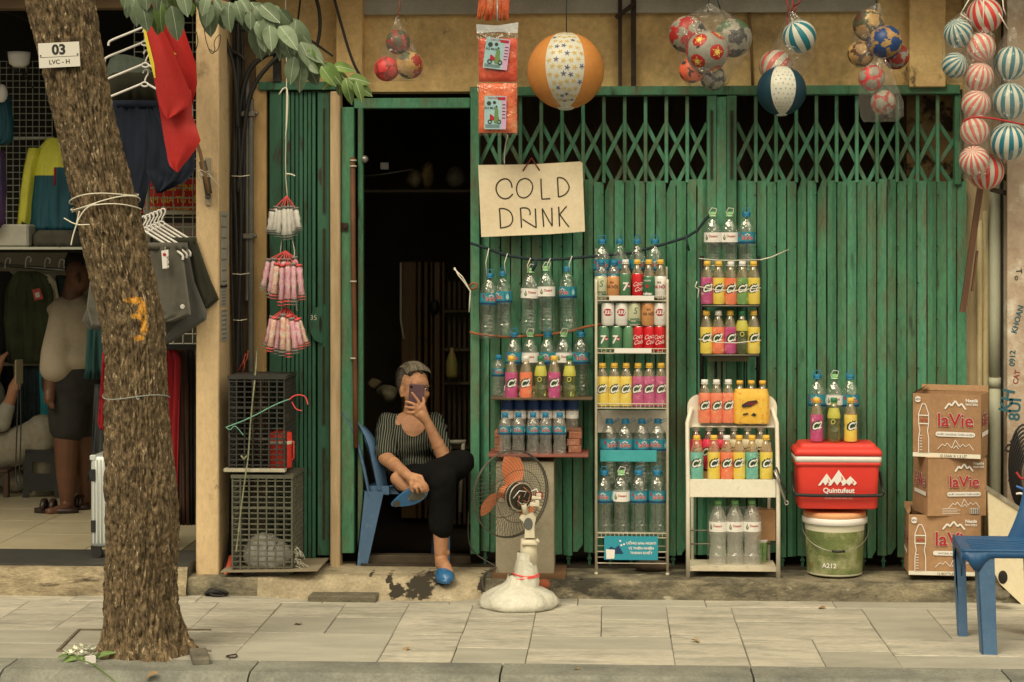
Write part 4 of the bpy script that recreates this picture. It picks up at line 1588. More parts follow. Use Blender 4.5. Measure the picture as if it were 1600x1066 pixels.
row([(C('7up'),944,550,'green soda can, nearest the doorway,'),(C('7up'),964,550,'green soda can, second from the doorway,'),(C('7plain'),982,550,'green soda can turned to its plain side'),(C('cola'),997,550,'red cola can beside the green ones'),(C('cola'),1014,550,'red cola can between two others'),(C('cola'),1031,550,'red cola can at the outer end')],-.19,'soda cans on the second tray','{d} on the second tray of the rack',.3)
row([(('tea',c,'yellow',True),px,636,'%s tea bottle, %s of the shrink wrapped %s three'%(c,o_,c)) for c,px,o_ in (('yellow',941.5,'first'),('yellow',960,'middle'),('yellow',978.5,'last'),('pink',997,'first'),('pink',1014.5,'middle'),('pink',1033,'last'))],-.18,'wrapped teas on the third tray','{d} on the rack',.35)
film=MB()
def film_pack(px0,px1,py0,py1,Y,dep,label,name='shrink_wrap'):
 mb=MB()
 x0,x1,z0,z1=X(px0,Y),X(px1,Y),Z(py1,Y),Z(py0,Y)
 n=18
 vv,k=[],7
 for i in range(k):
  t=i/(k-1)
  sh=1 if t<.72 else 1-(t-.72)*.75
  for j in range(n):
   a=2*math.pi*j/n
   ca,sa=math.cos(a),math.sin(a)
   ex=math.copysign(abs(ca)**.35,ca)
   ey=math.copysign(abs(sa)**.35,sa)
   w=1+.03*math.sin(9*a+i)
   vv.append(((x0+x1)/2+ex*(x1-x0)/2*(1-(1-sh)*.35)*w,Y+ey*dep/2*sh*w,z0+(z1-z0)*t))
 ff=[(i*n+j,i*n+(j+1)%n,(i+1)*n+(j+1)%n,(i+1)*n+j) for i in range(k-1) for j in range(n)]
 mb.add(vv,ff,0,True)
 return one(name,mb,wrap_film,label,'shrink wrap',loc=((x0+x1)/2,Y,z0))
film_pack(931,988,578,636,-.18,.072,'clear film round the three yellow teas on the rack')
film_pack(988,1043,578,636,-.18,.072,'clear film round the three pink teas on the rack')
row([(LB+('side',),px,757,'teal labelled bottle with its blue strap out') for px in (952,977,1002.5,1027.5)],-.135,'large bottles in the middle of the can rack','{d}, {o} in the row under the white panel',.5)
mb=MB()
mb.box(X(938,-.2),X(1026,-.2),-.185,-.18,Z(721,-.18),Z(703,-.18))
one('card_strip',mb,mat('teal card',A(50,128,116),A(62,138,124),rough=.6,scale=10),'plain teal card strip across the middle bottles of the rack','card')
row([(LB+('loop',),944,838,'large teal labelled water bottle'),(WB+('square',),971,838,'white labelled water bottle'),(LB+('loop',),998.5,838,'large teal labelled water bottle'),(LB+('loop',),1027,838,'large teal labelled water bottle')],-.175,'large bottles on the bottom tray of the rack','{d}, {o} on the bottom tray of the can rack',.3)
mb=MB()
z0,z1=Z(875,-.25),Z(838,-.25)
x0,x1=X(944,-.25),X(1028,-.25)
mb.box(x0,x1,-.247,-.244,z0,z1)
y=-.2485
hx=(x1-x0)
mb.add([(x0+hx*.02,y,z0+.03),(x0+hx*.12,y,z1-.05),(x0+hx*.2,y,z1-.06),(x0+hx*.27,y,z1-.045),(x0+hx*.36,y,z0+.03)],[(0,1,2,3,4)],1)
mb.prism([(x0+hx*.04,z0+.004),(x0+hx*.19,z0+.006),(x0+hx*.2,z0+.05),(x0+hx*.03,z0+.052)],y-.002,y-.0005,2)
for (fx,fz) in ((.3,.8),(.32,.62),(.37,.66)):
 mb.lathe([(.005,0),(.005,.001)],10,2,o=(x0+hx*fx,y,z0+(z1-z0)*fz),M=Matrix.Rotation(R(90),3,'X'))
for (tx,fz,c,s_) in (('UỐNG laVie NGAY!',.66,2,.017),('VỊ THIÊN NHIÊN',.45,2,.0165),('THANH KHIẾT',.25,2,.0165)):
 mb.text(tx,(x0+hx*.69,y-.001,z0+(z1-z0)*fz),s_,m=c,offset=.025)
one('bottle_sign',mb,[mat('teal board',A(40,122,122),rough=.5),navy_print,ink_white],'teal printed water advert board propped on the bottom tray of the rack','sign',loc=(x0+hx/2,-.246,z0))
# stone block behind the rack foot
mb=MB()
mb.ball(P(1019,884,-.1),(.10,.05,.03),n=16)
one('stone_block',mb,mat('brown stone',A(92,72,48),A(64,50,34),rough=.9,scale=16,bump=.5),'rounded brown stone lying on the step behind the rack foot','stone')
# ------------------------------------------------------------------ black hanging rack
hr=thing('hanging_rack','narrow black wire rack hung on the gate above the white folding stand','rack',(X(1141,-.06),-.06,Z(620)))
for px in (1096.5,1185):
 mb=MB()
 mb.tube([P(px,400,-.05),P(px,618,-.05)],S(3.2),8)
 mb.tube([P(px+1,478,-.05),P(px+1,478,-.20)],.004,6)
 mb.tube([P(px+1,555,-.05),P(px+1,555,-.20)],.004,6)
 mb.build('upright',black_plastic,hr)
for (py,Y) in ((478,-.2),(555,-.2),(479,-.06),(556,-.06)):
 mb=MB()
 mb.tube([P(1098,py,Y),P(1186,py,Y)],.0035,6)
 mb.build('shelf_wire',mat('dull wire',A(120,108,84),rough=.45,metal=.5),hr)
for py in (478.5,555.5):
 mb=MB()
 mb.box(X(1099,-.13),X(1184,-.13),-.19,-.06,Z(py,-.13)-.002,Z(py,-.13)+.0015)
 mb.build('shelf',dark_metal,hr)
for (a,b) in ((1118,558),(1128,558),(1163,558)):
 mb=MB()
 mb.tube([P(a,b,-.05),P(a,b+60,-.05)],.004,6)
 mb.build('strut',black_plastic,hr)
mb=MB()
mb.box(X(1106,-.06),X(1170,-.06),-.07,-.055,Z(563),Z(556))
mb.build('label_strip',mat('olive strip',A(120,110,70)),hr)
st=MB()
for (py,sag) in ((406,1),(450,4),(532,4)):
 st.tube([P(1092,py-2,-.22),P(1120,py+sag*.8,-.225),P(1150,py+sag,-.225),P(1189,py,-.22)],S(.7),5)
st.tube([P(1189,406,-.21),P(1205,402,-.15),P(1232,390,-.03)],S(1),5)
st.tube([P(1089,440,-.2),P(1086,448,-.2),P(1092,452,-.2),P(1090,466,-.2)],S(.9),5)
one('retaining_string',st,rope_white,'pale strings tied across the tea bottles of the black rack','string')
row([(WB+('square',),1114,434,'white labelled water bottle, first of two'),(WB+('square',),1140,434,'white labelled water bottle, second of two'),(LB+('loop',),1166,434,'teal labelled water bottle')],-.11,'large bottles on top of the black rack','{d}, standing on top of the black rack',.2)
mb=MB()
mb.box(X(1100,-.1),X(1183,-.1),-.16,-.055,Z(435.5,-.1),Z(433.6,-.1))
mb.build('shelf',dark_metal,hr)
T=lambda f,c:('tea',f,c)
row([(T('pink','yellow'),1105,476.5,'pink'),(T('yellow','yellow'),1123,477,'yellow'),(T('orange','white'),1142,477.5,'orange'),(T('leaf','white'),1160,477,'green'),(T('yellow','yellow'),1177.5,477,'outermost yellow')],-.155,'tea bottles on the upper tray of the black rack','{d} tea bottle on the upper tray of the black rack',.35)
row([(T('yellow','yellow'),1104,554,'yellow'),(T('orange','white'),1122.5,554,'orange'),(T('pink','yellow'),1141,554,'pink'),(('tea','zero','dkgreen'),1159.5,554,'dark green ringed'),(T('yellow','yellow'),1177.5,554,'outermost yellow')],-.155,'tea bottles on the lower tray of the black rack','{d} tea bottle on the lower tray of the black rack',.35)
# ------------------------------------------------------------------ white folding stand (an old folding chair)
YC,YD=-.28,-.10
fs=thing('folding_stand','rusty white metal folding chair used as a drinks stand','stand',(X(1146,-.2),-.2,ZS))
for px in (1075,1216):
 mb=MB()
 q=X(px,YC)
 mb.tube([(q,YC,ZS),(q,YC-.0,Z(760,YC)),(q,YC+.08,Z(662,YC)),(q+(.02 if px<1100 else -.02),YC+.1,Z(640,YC))],.0105,10)
 mb.build('front_leg',white_paint,fs)
 mb=MB()
 mb.tube([(q*1.0+(.03 if px<1100 else -.03),YD+.04,ZS),(q+(.03 if px<1100 else -.03),YD,Z(690,YD))],.009,8)
 mb.build('rear_leg',white_paint,fs)
mb=MB()
x0,x1,zt,zb_=X(1074,-.17),X(1214,-.17),Z(616,-.17),Z(668,-.17)
poly,rr=[(x0,zb_)],.06
poly=[(x0,zb_),(x1,zb_)]+[(x1-rr+rr*math.cos(R(a)),zt-rr+rr*math.sin(R(a))) for a in range(0,91,15)]+[(x0+rr+rr*math.cos(R(a)),zt-rr+rr*math.sin(R(a))) for a in range(90,181,15)]
mb.prism(poly,-.172,-.164)
mb.build('back_panel',white_paint,fs)
mb=MB()
zt=Z(749,YC)
x0,x1=X(1078,YC),X(1212,YC)
mb.box(x0,x1,YC+.004,YD+.02,zt-.006,zt)
mb.box(x0,x1,YC-.002,YC+.003,Z(776,YC),zt+.003,ch=.0015)
mb.build('seat',mat('rusty white enamel',A(214,196,156),A(200,182,142),rough=.45,scale=4,wear=A(116,66,34),wscale=16,wthr=.645,wsoft=.03,wstretch=(1.5,1,.9)),fs)
mb=MB()
zt2=Z(884,YC)
mb.box(X(1077,YC),X(1213,YC),YC,YD+.03,zt2-.004,zt2)
mb.box(X(1077,YC),X(1213,YC),YC-.003,YC+.002,zt2-.022,zt2+.001)
mb.build('bottom_tray',mat('rusty tray',A(196,178,138),A(160,140,104),rough=.5,scale=5,wear=A(100,60,34),wscale=9,wthr=.62,wsoft=.04),fs)
for py in (829,850):
 mb=MB()
 mb.tube([P(1079,py,YD),P(1110,py,YD),P(1212,py,YD)],.004,6)
 mb.build('stretcher',mat('dull wire',A(120,108,84)),fs)
mb=MB()
mb.tube([P(1210,735,YC-.015),P(1216,752,YC-.02),P(1228,785,YC-.03)],.006,8)
mb.tube([P(1213,730,YC-.018),P(1222,755,YC-.025),P(1231,772,YC-.03)],.0045,8,1)
c=P(1229,786,YC-.03)
mb.tube([c+Vector((.009*math.cos(t*.7),0,.009*math.sin(t*.7))) for t in range(9)],.004,6,closed=True)
mb.build('folded_arm',[mat('steel arm',A(150,140,114),rough=.3,metal=.8),black_plastic],fs)
mb=MB()
zA=Z(663,-.14)
mb.box(X(1080,-.14),X(1208,-.14),-.20,-.09,zA-.006,zA)
mb.build('upper_ledge',white_paint,fs)
mb=MB()
zB=Z(734,-.16)
mb.box(X(1082,-.16),X(1206,-.16),-.22,-.09,Z(749,YC)+.001,zB)
one('ledge_carton',mb,mat('carton',A(176,130,82),A(150,108,66),rough=.9,scale=6),'low flat carton under the red teas on the white stand','carton',loc=(X(1144,-.16),-.15,Z(749,YC)))
row([(('tea','orange','white',True),px,662,'orange tea bottle, %s of the wrapped three'%o_) for px,o_ in ((1101,'first'),(1119.5,'middle'),(1138,'last'))],-.19,'wrapped orange teas','{d} before the white back panel',.3)
film_pack(1090,1149,606,662,-.19,.07,'clear film round the three orange teas')
pk=thing('drink_pack','gold printed film pack of three yellow drink bottles on the white stand','drink pack',P(1174,662,-.19))
for px in (1156,1174,1191.5):
 b=MB()
 b.lathe(TEA,20)
 b.v=[(v[0]+X(px,-.19)-X(1174,-.19),v[1],v[2]-.006) for v in b.v]
 bo=b.build('bottle',tea_drink,pk,local=True)
 b=MB()
 b.lathe([(.0165,.192),(.0165,.21),(.014,.212)],16)
 b.v=[(v[0]+X(px,-.19)-X(1174,-.19),v[1],v[2]-.0) for v in b.v]
 b.build('cap',mat('orange cap',A(226,150,50),rough=.4),bo,local=True)
b=MB()
n=48
xs_=[X(p_,-.19)-X(1174,-.19) for p_ in (1156,1174,1191.5)]
vv=[]
for i,(sc_,z) in enumerate(((.96,.002),(1.04,.012),(1.04,.06),(1.04,.11),(1.02,.13),(.9,.15),(.72,.172))):
 pts=[]
 for j in range(n):
  a=2*math.pi*j/n
  d=Vector((math.cos(a),math.sin(a)))
  # outer hull of three round bottles
  best=max(range(3),key=lambda q:d.x*xs_[q])
  cx=xs_[best] if abs(d.x)>.35 else xs_[1]+(xs_[2]-xs_[1])*d.x/.35
  rr=.0325*sc_
  dy=d.y*rr*(1-.10*(.5-.5*math.cos(2*math.pi*(cx-xs_[0])/(xs_[1]-xs_[0]))))
  vv.append((cx+d.x*rr*(1 if abs(d.x)>.35 else .4),dy,z))
ff=[(i*n+j,i*n+(j+1)%n,(i+1)*n+(j+1)%n,(i+1)*n+j) for i in range(6) for j in range(n)]
b.add(vv,ff,0,True)
yy=-.036
b.prism([(-.05,.094),(-.02,.112),(.022,.118),(.03,.108),(-.004,.086),(-.046,.082)],yy-.001,yy+.004,1)
b.text('///////',(-.008,yy-.002,.092),.024,m=2,shear=.4,offset=.01,sx=.9)
b.prism([(-.044,.05),(-.02,.056),(-.018,.05),(-.042,.044)],yy-.001,yy+.004,1)
b.prism([(-.004,.044),(.008,.056),(.022,.048),(.014,.038)],yy-.001,yy+.004,1)
b.build('film',[sleeve_col['gold'],ink_dark,ink_red],pk,local=True)
row([(('tea','red','white',True),px,734,'red fruit tea bottle') for px in (1088,1107.5,1127)]+[(('tea','beige','white',True),px,734,'pale milky tea bottle') for px in (1147,1168,1188)],-.165,'teas at the back of the white seat','{d}, {o} along the back of the white seat',.5)
row([(T('mint','yellow'),1089,749.5,'mint green'),(T('yellow','yellow'),1115.5,749.5,'yellow'),(T('orange','white'),1135.5,749.5,'orange'),(T('yellow','yellow'),1155,749.5,'yellow'),(T('mint','yellow'),1175,749.5,'mint green'),(T('yellow','yellow'),1197,749.5,'yellow')],-.245,'teas on the front edge of the white seat','{d} tea bottle, {o} along the front edge of the white seat',.3)
row([(('water','white big',None,'green',True),px,885.5,'white labelled bottle, %s of the wrapped three'%o_) for px,o_ in ((1122,'first'),(1148.5,'middle'),(1175,'last'))],-.2,'wrapped water bottles on the bottom tray','{d} on the bottom tray',.3)
film_pack(1105,1192,788,886,-.2,.1,'clear film round the three water bottles on the bottom tray')
mb=MB()
mb.box(X(1172,-.1),X(1211,-.1),-.13,-.04,Z(842,-.1),Z(794,-.1),ch=.002)
one('brown_carton',mb,mat('carton',A(176,130,82)),'small brown carton tucked behind the wrapped water bottles','carton',loc=(X(1190,-.1),-.09,Z(842,-.1)))
mb=MB()
c=P(1191,884,-.13)
mb.lathe([(.018,.001),(.022,.05),(.026,.118),(.027,.121),(.027,.128),(.02,.129)],18,o=c,mfun=lambda j,i:1 if i>=2 else 0)
one('paper_cup',mb,[sleeve_col['leaf'],white_plastic],'small green printed tub with a white lid behind the wrapped bottles','tub',loc=c)
# ------------------------------------------------------------------ bucket and red cool box
bk=thing('paint_bucket','dirty green labelled plastic bucket with a wire handle','bucket',P(1304,895,-.165))
r0,r1=S(42.5,-.165),S(46.5,-.165)
h0=S(94,-.165)
mb=MB()
mb.lathe([(r0*.96,0),(r0,.004),(r0*1.0,.01),(r0+(r1-r0)*.75,h0*.73),(r1*.985,h0*.79),(r1*.99,h0*.86)],40,mfun=lambda j,i:1 if i==2 else 0)
mb.build('tub',[mat('bucket plastic',A(190,176,136),rough=.5),mat('faded green label',A(108,110,54),A(78,86,44),rough=.6,scale=5,grain=.2,gscale=60,wear=A(150,140,92),wscale=8,wthr=.58,wsoft=.1,stretch=(1,1,2),wear2=(A(120,86,40),14,.66,.04,(1,1,1)))],bk,local=True)
mb=MB()
mb.lathe([(r1*1.05,h0*.84),(r1*1.08,h0*.85),(r1*1.08,h0*.93),(r1*1.04,h0*.945),(r1*.9,h0*.945)],40)
mb.build('lid',white_plastic,bk,local=True)
mb=MB()
mb.lathe([(r1*1.0,h0*.946),(r1*1.035,h0*.955),(r1*1.035,h0*1.02),(r1*.98,h0*1.035),(.01,h0*1.036)],40,rfun=None)
mb.build('orange_lid',mat('orange lid',A(206,146,92),A(196,130,76),rough=.5,scale=6),bk,local=True)
mb=MB()
pts=[]
for i in range(17):
 t=math.pi*i/16
 pts.append((-r1*1.1*math.cos(t),-r1*.15-r1*1.0*math.sin(t)*.95,h0*.80-h0*.37*math.sin(t)**.9))
mb.tube(pts,.0022,6)
mb.tube([pts[8+k] for k in (-1,0,1)],.006,8,1)
mb.build('handle',[mat('wire',A(140,130,104),rough=.35,metal=.8),black_plastic],bk,local=True)
mb=MB()
mb.wrap('A212',r0*1.02,h0*.15,.032,0,-.30,.002,offset=.02,cuts=8)
mb.wrap('- - - - - - - - - -',r1*.99,h0*.64,.014,1,-.2,.003,cuts=8)
mb.build('print',[ink_white,ink_dark],bk,local=True)
cl=thing('cool_box','red plastic cool box with a black carrying handle on the bucket','cool box',(X(1306,-.19),-.19,Z(791.5,-.26)))
zb0=Z(791,-.31)-Z(791.5,-.26)
Yf=-.31
W0,W1=S(66,Yf),S(61,Yf)
hb_,=(S(86,Yf),)
mb=MB()
def rrect(w,d,r_,n=5):
 pts=[]
 for (cx,cy,a0) in ((w-r_,d-r_,0),(-w+r_,d-r_,90),(-w+r_,-d+r_,180),(w-r_,-d+r_,270)):
  for i in range(n+1):
   a=R(a0+90*i/n)
   pts.append((cx+r_*math.cos(a),cy+r_*math.sin(a)))
 return pts
def loft(mb,secs,m=0,cap=True):
 """closed outlines (x, y list, z) joined one above the other"""
 n=len(secs[0][0])
 vv=[(x,y,z) for pts,z in secs for x,y in pts]
 ff=[(i*n+j,i*n+(j+1)%n,(i+1)*n+(j+1)%n,(i+1)*n+j) for i in range(len(secs)-1) for j in range(n)]
 mb.add(vv,ff,m,True)
 b=len(mb.v)-len(vv)
 if cap:
  mb.f+=[tuple(b+j for j in reversed(range(n))),tuple(b+(len(secs)-1)*n+j for j in range(n))]
  mb.m+=[m,m]
  mb.sm+=[False,False]
red_plastic=mat('red plastic',A(204,58,42),A(192,48,34),rough=.42,scale=3,grain=0,bump=.08,bscale=150)
loft(mb,[(rrect(W1*.96,.108,.03),.0),(rrect(W1,.112,.03),.008),(rrect(W1*1.03,.117,.025),hb_*.74),(rrect(W1*1.03,.117,.025),hb_*.78),(rrect(W0*1.0,.124,.02),hb_*.79),(rrect(W0*1.0,.124,.02),hb_*.85)])
mb.build('body',red_plastic,cl,local=True)
mb=MB()
loft(mb,[(rrect(W0*1.01,.125,.02),hb_*.851),(rrect(W0*1.01,.125,.02),hb_*.958)])
mb.build('band',white_plastic,cl,local=True)
mb=MB()
loft(mb,[(rrect(W0*1.02,.127,.02),hb_*.96),(rrect(W0*1.02,.127,.02),hb_*1.03),(rrect(W0*.97,.119,.02),hb_*1.09),(rrect(W0*.9,.108,.02),hb_*1.1),(rrect(W0*.88,.104,.02),hb_*1.16),(rrect(W0*.84,.1,.02),hb_*1.18)])
mb.build('lid',red_plastic,cl,local=True)
mb=MB()
y=-.1215
for sgn in (-1,1):
 mb.tube([(sgn*W0*1.03,0,hb_*.62),(sgn*W0*1.05,-.06,hb_*.40),(sgn*W0*1.04,-.128,hb_*.30)],.0065,8)
pts=[(-W0*1.04,-.128,hb_*.30),(-W0*.98,-.136,hb_*.265)]+[(W0*t,-.138,hb_*.255) for t in (-.6,-.2,.2,.6)]+[(W0*.98,-.136,hb_*.265),(W0*1.04,-.128,hb_*.30)]
mb.tube(pts,.0085,10)
mb.build('handle',black_plastic,cl,local=True)
mb=MB()
pk_x=W0*.5
def peak(cx,w,h,z):
# peaks with a ragged tree line below
 n=7
 pts=[(cx-w,z),(cx,z+h),(cx+w,z)]
 for i in range(1,n):
  pts.append((cx+w-2*w*i/n,z+(h*.28 if i%2 else 0)))
 return pts
zz=hb_*.43
for (cx,w,h) in ((-.058,.042,.058),(.0,.052,.076),(.056,.044,.046)):
 po=peak(cx,w,h,zz)
 yv=-.1205-.0006*(1 if cx==0 else 0)
 N_=len(po)
 mb.add([(x,yv,z) for x,z in po],[tuple(range(N_))],0)
for (cx,zt_,w,h) in ((.012,zz+.05,.009,.03),(-.05,zz+.034,.007,.02),(.066,zz+.026,.008,.018)):
 mb.add([(cx,-.1215,zt_),(cx+w,-.1215,zt_-h*.6),(cx+w*.2,-.1215,zt_-h)],[(0,1,2)],1)
mb.text('Quintufeut',(0,-.1205,hb_*.30),.034,m=0,offset=.03)
mb.text('ALWAYS GOING WITH YOU',(0,-.119,hb_*.185),.0105,m=0,offset=.0)
mb.build('print',[ink_white,red_plastic],cl,local=True)
zc_=Z(683,-.2)
zlid=abs_loc(cl).z+hb_*1.18
for (lst,Y,fmt,grp) in (([(LB+('loop',),1277,'teal labelled water bottle, nearer the white stand,'),(WB+('square',),1304,'white labelled water bottle'),(LB+('loop',),1328,'teal labelled water bottle, nearer the cartons,')],-.135,'{d} at the back of the cool box lid','water bottles on the cool box'),([(T('pink','yellow'),1276,'pink'),(('tea','zero','dkgreen'),1303,'green ringed'),(T('yellow','yellow'),1329,'yellow')],-.225,'{d} tea bottle standing on the red cool box','tea bottles on the cool box')):
 for key,px,d in lst:
  o=drink(key,px,683,Y,fmt.format(d=d),grp,rnd.uniform(-.3,.3))
  o.location.z=zlid+.0005
  # ------------------------------------------------------------------ water cartons
card=mat('corrugated card',A(156,115,73),A(138,100,62),rough=.85,grain=.1,wear=A(126,92,58),wscale=4,wthr=.64,wsoft=.1,scale=5,stretch=(1,1,.6),bump=.12,bscale=20,bstretch=(8,8,.3),vary=.05)
card_in=mat('card inside',A(150,110,68),rough=.9)
def line_poly(mb,pts,w,y,m):
 for (x0,z0),(x1,z1) in zip(pts,pts[1:]):
  d=Vector((x1-x0,z1-z0))
  nrm=Vector((-d.y,d.x)).normalized()*w/2 if d.length>0 else Vector((0,0))
  mb.add([(x0-nrm.x,y,z0-nrm.y),(x1-nrm.x,y,z1-nrm.y),(x1+nrm.x,y,z1+nrm.y),(x0+nrm.x,y,z0+nrm.y)],[(0,1,2,3)],m)
def carton(label,px0,px1,py_top,py_bot,Y,dep,rz,variant,flaps):
 w,h=S(px1-px0,Y),S(py_bot-py_top,Y)
 c=P((px0+px1)/2,py_bot,Y)
 t=thing('water_carton',label,'carton',c,rz,'stacked water cartons')
 mb=MB()
 th=.004
 x,d=w/2,dep
 mb.box(-x,x,0,th,0,h)
 mb.box(-x,x,d-th,d,0,h)
 mb.box(-x,-x+th,th+.0005,d-th-.0005,0,h)
 mb.box(x-th,x,th+.0005,d-th-.0005,0,h)
 mb.box(-x+th,x-th,th,d-th,.002,.006)
 if not flaps:
  mb.box(-x+th,x-th,th,d-th,h*.55,h*.56)
  # dents: nudge upper verts
 mb.v=[(a+.004*math.sin(c_*30+b*20),b+.003*math.sin(a*25+c_*18),c_) for a,b,c_ in mb.v]
 mb.build('box',card,t,local=True)
 if flaps:
  fl_=MB()
  fl_.box(-x,x,d-.004,d-.001,h,h+.028)
  fl_.v=[(a,b+(.01 if c_>h+.01 else 0),c_) for a,b,c_ in fl_.v]
  fl_.build('flap',card,t,local=True)
  fl_=MB()
  fl_.add([(-x,.003,h),(-x,d-.003,h),(-x+.03,d-.01,h+.026),(-x+.012,.03,h+.012)],[(0,1,2,3)])
  fl_.build('flap',card_in,t,local=True)
 else :
  fl_=MB()
  for (y0,y1,dz) in ((.0,d*.48,.006),(d*.5,d,.004)):
   fl_.add([(-x,y0,h+.001),(x,y0,h+.001),(x,y1,h+dz),(-x,y1,h+dz)],[(0,1,2,3)])
  fl_.build('flap',card,t,local=True)
 pr=MB()
 y=-.0045
 if variant=='plain':
  cx=w*.12
 else :
  cx=w*.13
 s_=w*(.245 if variant!='plain' else .24)
 zb2=h*.50
 pr.text('laVie',(cx,y,zb2),s_*1.12,m=1,offset=.036)
 pr.text('laVie',(cx,y-.0008,zb2),s_*1.12,m=0,offset=.022)
 for k,(a,b_) in enumerate((((-.17,0),(-.10,.09)),((-.10,.09),(-.06,.05)),((-.06,.05),(0,.13)),((0,.13),(.06,.05)),((.06,.05),(.10,.09)),((.10,.09),(.17,0)))):
  line_poly(pr,[(cx+.0+a[0]*w*.9,zb2+h*.27+a[1]*h),(cx+b_[0]*w*.9,zb2+h*.27+b_[1]*h)],.008,y-.0003*(k%2),1)
  # white pill with small writing
 pw,pz,ph=w*.29,h*.375,h*.038
 pts=[(cx+pw-ph+ph*math.cos(R(a)),pz+ph*math.sin(R(a))) for a in range(-90,91,30)]+[(cx-pw+ph+ph*math.cos(R(a)),pz+ph*math.sin(R(a))) for a in range(90,271,30)]
 pr.add([(a,y,b_) for a,b_ in pts],[tuple(range(len(pts)))],1)
 pr.text({'plain':'NƯỚC KHOÁNG THIÊN NHIÊN','new':'NƯỚC KHOÁNG THIÊN NHIÊN','en':'NATURAL MINERAL WATER'}[variant],(cx,y-.001,pz-ph*.45),h*.042,m=3,sx=.95)
 mt_=[(-.26,0),(-.19,.08),(-.15,.05),(-.12,.1),(-.05,.02),(.0,.15),(.07,.04),(.11,.09),(.15,.05),(.2,.09),(.27,.0)]
 line_poly(pr,[(cx+a*w,h*.14+b_*h) for a,b_ in mt_],.0028,y,1)
 line_poly(pr,[(cx-.03*w,h*.155),(cx+.015*w,h*.2),(cx+.05*w,h*.15)],.0028,y-.0003,1)
 if variant!='plain':
  bx=-w*.335
  q=w*.075
  ol=[(-q,h*.07),(-q,h*.3),(-q*.75,h*.42),(-q,h*.54),(-q,h*.68),(-q*.5,h*.8),(-q*.25,h*.84),(q*.25,h*.84),(q*.5,h*.8),(q,h*.68),(q,h*.54),(q*.75,h*.42),(q,h*.3),(q,h*.07),(-q,h*.07)]
  line_poly(pr,[(bx+a,b_) for a,b_ in ol],.004,y,1)
  line_poly(pr,[(bx-q,h*.53),(bx+q,h*.53)],.005,y-.0003,1)
  line_poly(pr,[(bx-q,h*.66),(bx+q,h*.66)],.005,y-.0003,1)
  pr.text('laVie',(bx,y-.0006,h*.57),q*.72,m=0,offset=.03)
  for k in range(6):
   line_poly(pr,[(bx-q*.8,h*(.12+.045*k)),(bx-q*.3,h*(.12+.045*k))],.003,y,1)
  pr.lathe([(w*.045,0),(w*.045,.0006)],18,1,o=(-w*.42,y,h*.91),M=Matrix.Rotation(R(90),3,'X'))
  pr.text('NEW',(-w*.42,y-.0018,h*.895),h*.05,m=3,offset=.01)
  pr.add([(-x+.001,y,.003),(x-.001,y,.003),(x-.001,y,h*.075),(-x+.001,y,h*.075)],[(0,1,2,3)],2)
  pr.text('12 CHAI X 1.5 LÍT' if variant=='new' else '12 BOTTLES X 1.5 L',(w*.1,y-.001,h*.018),h*.055,m=3,offset=.015)
 else :
  pr.add([(w*.22,y,h*.03),(w*.38,y,h*.03),(w*.38,y,h*.13),(w*.22,y,h*.13)],[(0,1,2,3)],1)
  for k in range(14):
   pr.add([(w*(.225+.011*k),y-.001,h*.035),(w*(.225+.011*k)+(.001+.002*(k%3==0)),y-.001,h*.035),(w*(.225+.011*k)+(.001+.002*(k%3==0)),y-.001,h*.125),(w*(.225+.011*k),y-.001,h*.125)],[(0,1,2,3)],3)
  for k in range(4):
   line_poly(pr,[(-w*.25,h*(.04+.03*k)),(-w*.25+w*(.3-.05*(k%2)),h*(.04+.03*k))],.002,y,1)
 pr.text('Nestlé',(w*.37,y,h*.885),h*.07,m=1,offset=.04)
 pr.text('WATERS',(w*.37,y,h*.83),h*.05,m=1,offset=.03)
 # side print: name on the end faces
 for sx_ in (1,-1):
  xo=sx_*(x+.0045)
  rt=(0,sx_,0)
  pr.text('laVie',(xo,d*.45,zb2),d*.34,rt,m=1,offset=.05)
  pr.text('laVie',(xo+sx_*.0008,d*.45,zb2),d*.34,rt,m=0,offset=.02)
  pr.add([(xo,d*.45+a*.1,h*(.375+b_)) for a,b_ in ((-1,-.035),(1,-.035),(1,.035),(-1,.035))],[(0,1,2,3) if sx_>0 else (3,2,1,0)],1)
 pr.build('print',[mat('dark red ink',A(150,36,30),rough=.7),mat('white ink',A(222,204,168),rough=.7),mat('pale ink',A(206,190,152),rough=.7),mat('brown ink',A(96,78,56),rough=.7)],t,local=True)
 return t
carton('lowest brown water carton, open topped, on the step behind the blue chair',1421,1530,806,900,-.33,.27,-.08,'en',True)
c2=carton('middle brown water carton of the stack, torn open at one corner',1449,1541,717,806,-.33,.25,.12,'plain',False)
c3=carton('topmost brown water carton of the stack, open, with a bottle outline',1427,1531,617,716,-.33,.25,-.33,'new',True)
